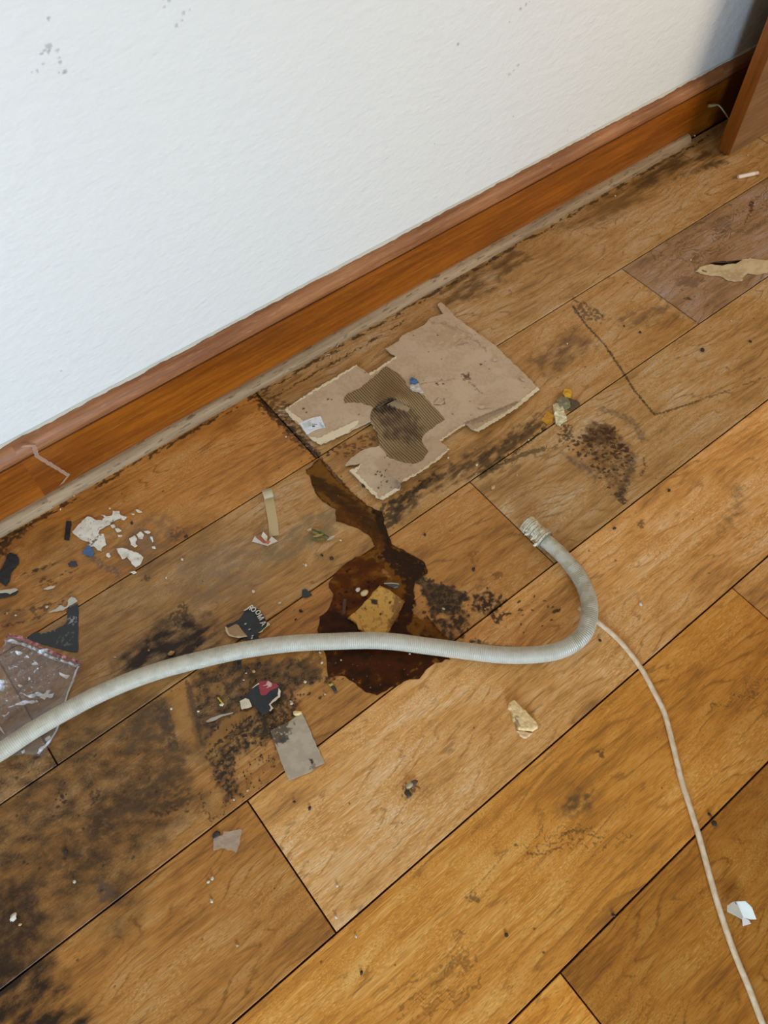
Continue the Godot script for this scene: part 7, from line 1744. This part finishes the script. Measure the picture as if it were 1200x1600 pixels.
	for f in fields.size():
		var poly := PackedVector2Array(fields[f])
		var lo := poly[0]
		var hi := poly[0]
		for p in poly:
			lo = lo.min(p)
			hi = hi.max(p)
		for k in [420, 240, 150, 70, 60][f]:
			var p := Vector2(r.randf_range(lo.x, hi.x), r.randf_range(lo.y, hi.y))
			if Geometry2D.is_point_in_polygon(p, poly) and nz.get_noise_2d(p.x * 45.0, p.y * 45.0) > -0.15:
				spots.append(p)
	var mm := MultiMesh.new()
	mm.transform_format = MultiMesh.TRANSFORM_3D
	mm.use_colors = true
	mm.mesh = lump(Vector3(1, 0.7, 0.8), 35, 0.7)
	mm.instance_count = spots.size()
	for k in spots.size():
		var s := r.randf_range(0.0008, 0.0024)
		mm.set_instance_transform(k, Transform3D(Basis.from_euler(Vector3(0, r.randf() * TAU, 0)).scaled(Vector3.ONE * s), Vector3(spots[k].x, 0.0003, spots[k].y)))
		mm.set_instance_color(k, [rgb(66, 46, 26), rgb(88, 62, 36), rgb(52, 36, 20), rgb(140, 104, 66)][r.randi() % 4].srgb_to_linear())
	var gm := mat(Color.WHITE, 0.85)
	gm.vertex_color_use_as_albedo = true
	var mi := MultiMeshInstance3D.new()
	mi.name = "dirt_grit"
	mi.multimesh = mm
	mi.material_override = gm
	add_child(mi, true)
	tag(mi, "fine dark grit and dirt strewn over the dirtiest patches of the floor", "dirt")
	mi.set_meta("kind", "stuff")

# A low chest added unseen to shade the lower right of the floor.
func build_shade_chest() -> void:
	var o := thing("shade_chest", "unseen low wooden chest added to shade the lower right of the floor", "chest", Vector3(0.85, 0, 0.55))
	var wood := stained_wood(rgb(70, 44, 24), rgb(104, 68, 38), 17, 0.5, rgb(120, 84, 50), 0.2)
	part("body", bevel_box(Vector3(0.62, 0.0, 0.36), Vector3(1.30, 0.57, 0.80), 0.004), wood, o)
	part("lid", bevel_box(Vector3(0.61, 0.571, 0.35), Vector3(1.31, 0.60, 0.81), 0.005), wood, o)
	origin = Vector3.ZERO

# A low footstool added unseen to keep window light off the nearest boards.
func build_shade_footstool() -> void:
	var o := thing("shade_footstool", "unseen low wooden footstool by the lower end of the cream cable", "stool", Vector3(0.40, 0, 0.57))
	var wood := stained_wood(rgb(70, 44, 24), rgb(104, 68, 38), 19, 0.5, rgb(120, 84, 50), 0.2)
	part("top", bevel_box(Vector3(0.27, 0.20, 0.44), Vector3(0.54, 0.235, 0.70), 0.006), wood, o)
	part("side", bevel_box(Vector3(0.28, 0.0, 0.45), Vector3(0.305, 0.1995, 0.69), 0.003), wood, o)
	part("side", bevel_box(Vector3(0.505, 0.0, 0.45), Vector3(0.53, 0.1995, 0.69), 0.003), wood, o)
	part("apron", bevel_box(Vector3(0.3055, 0.02, 0.452), Vector3(0.5045, 0.1995, 0.472), 0.003), wood, o)
	origin = Vector3.ZERO
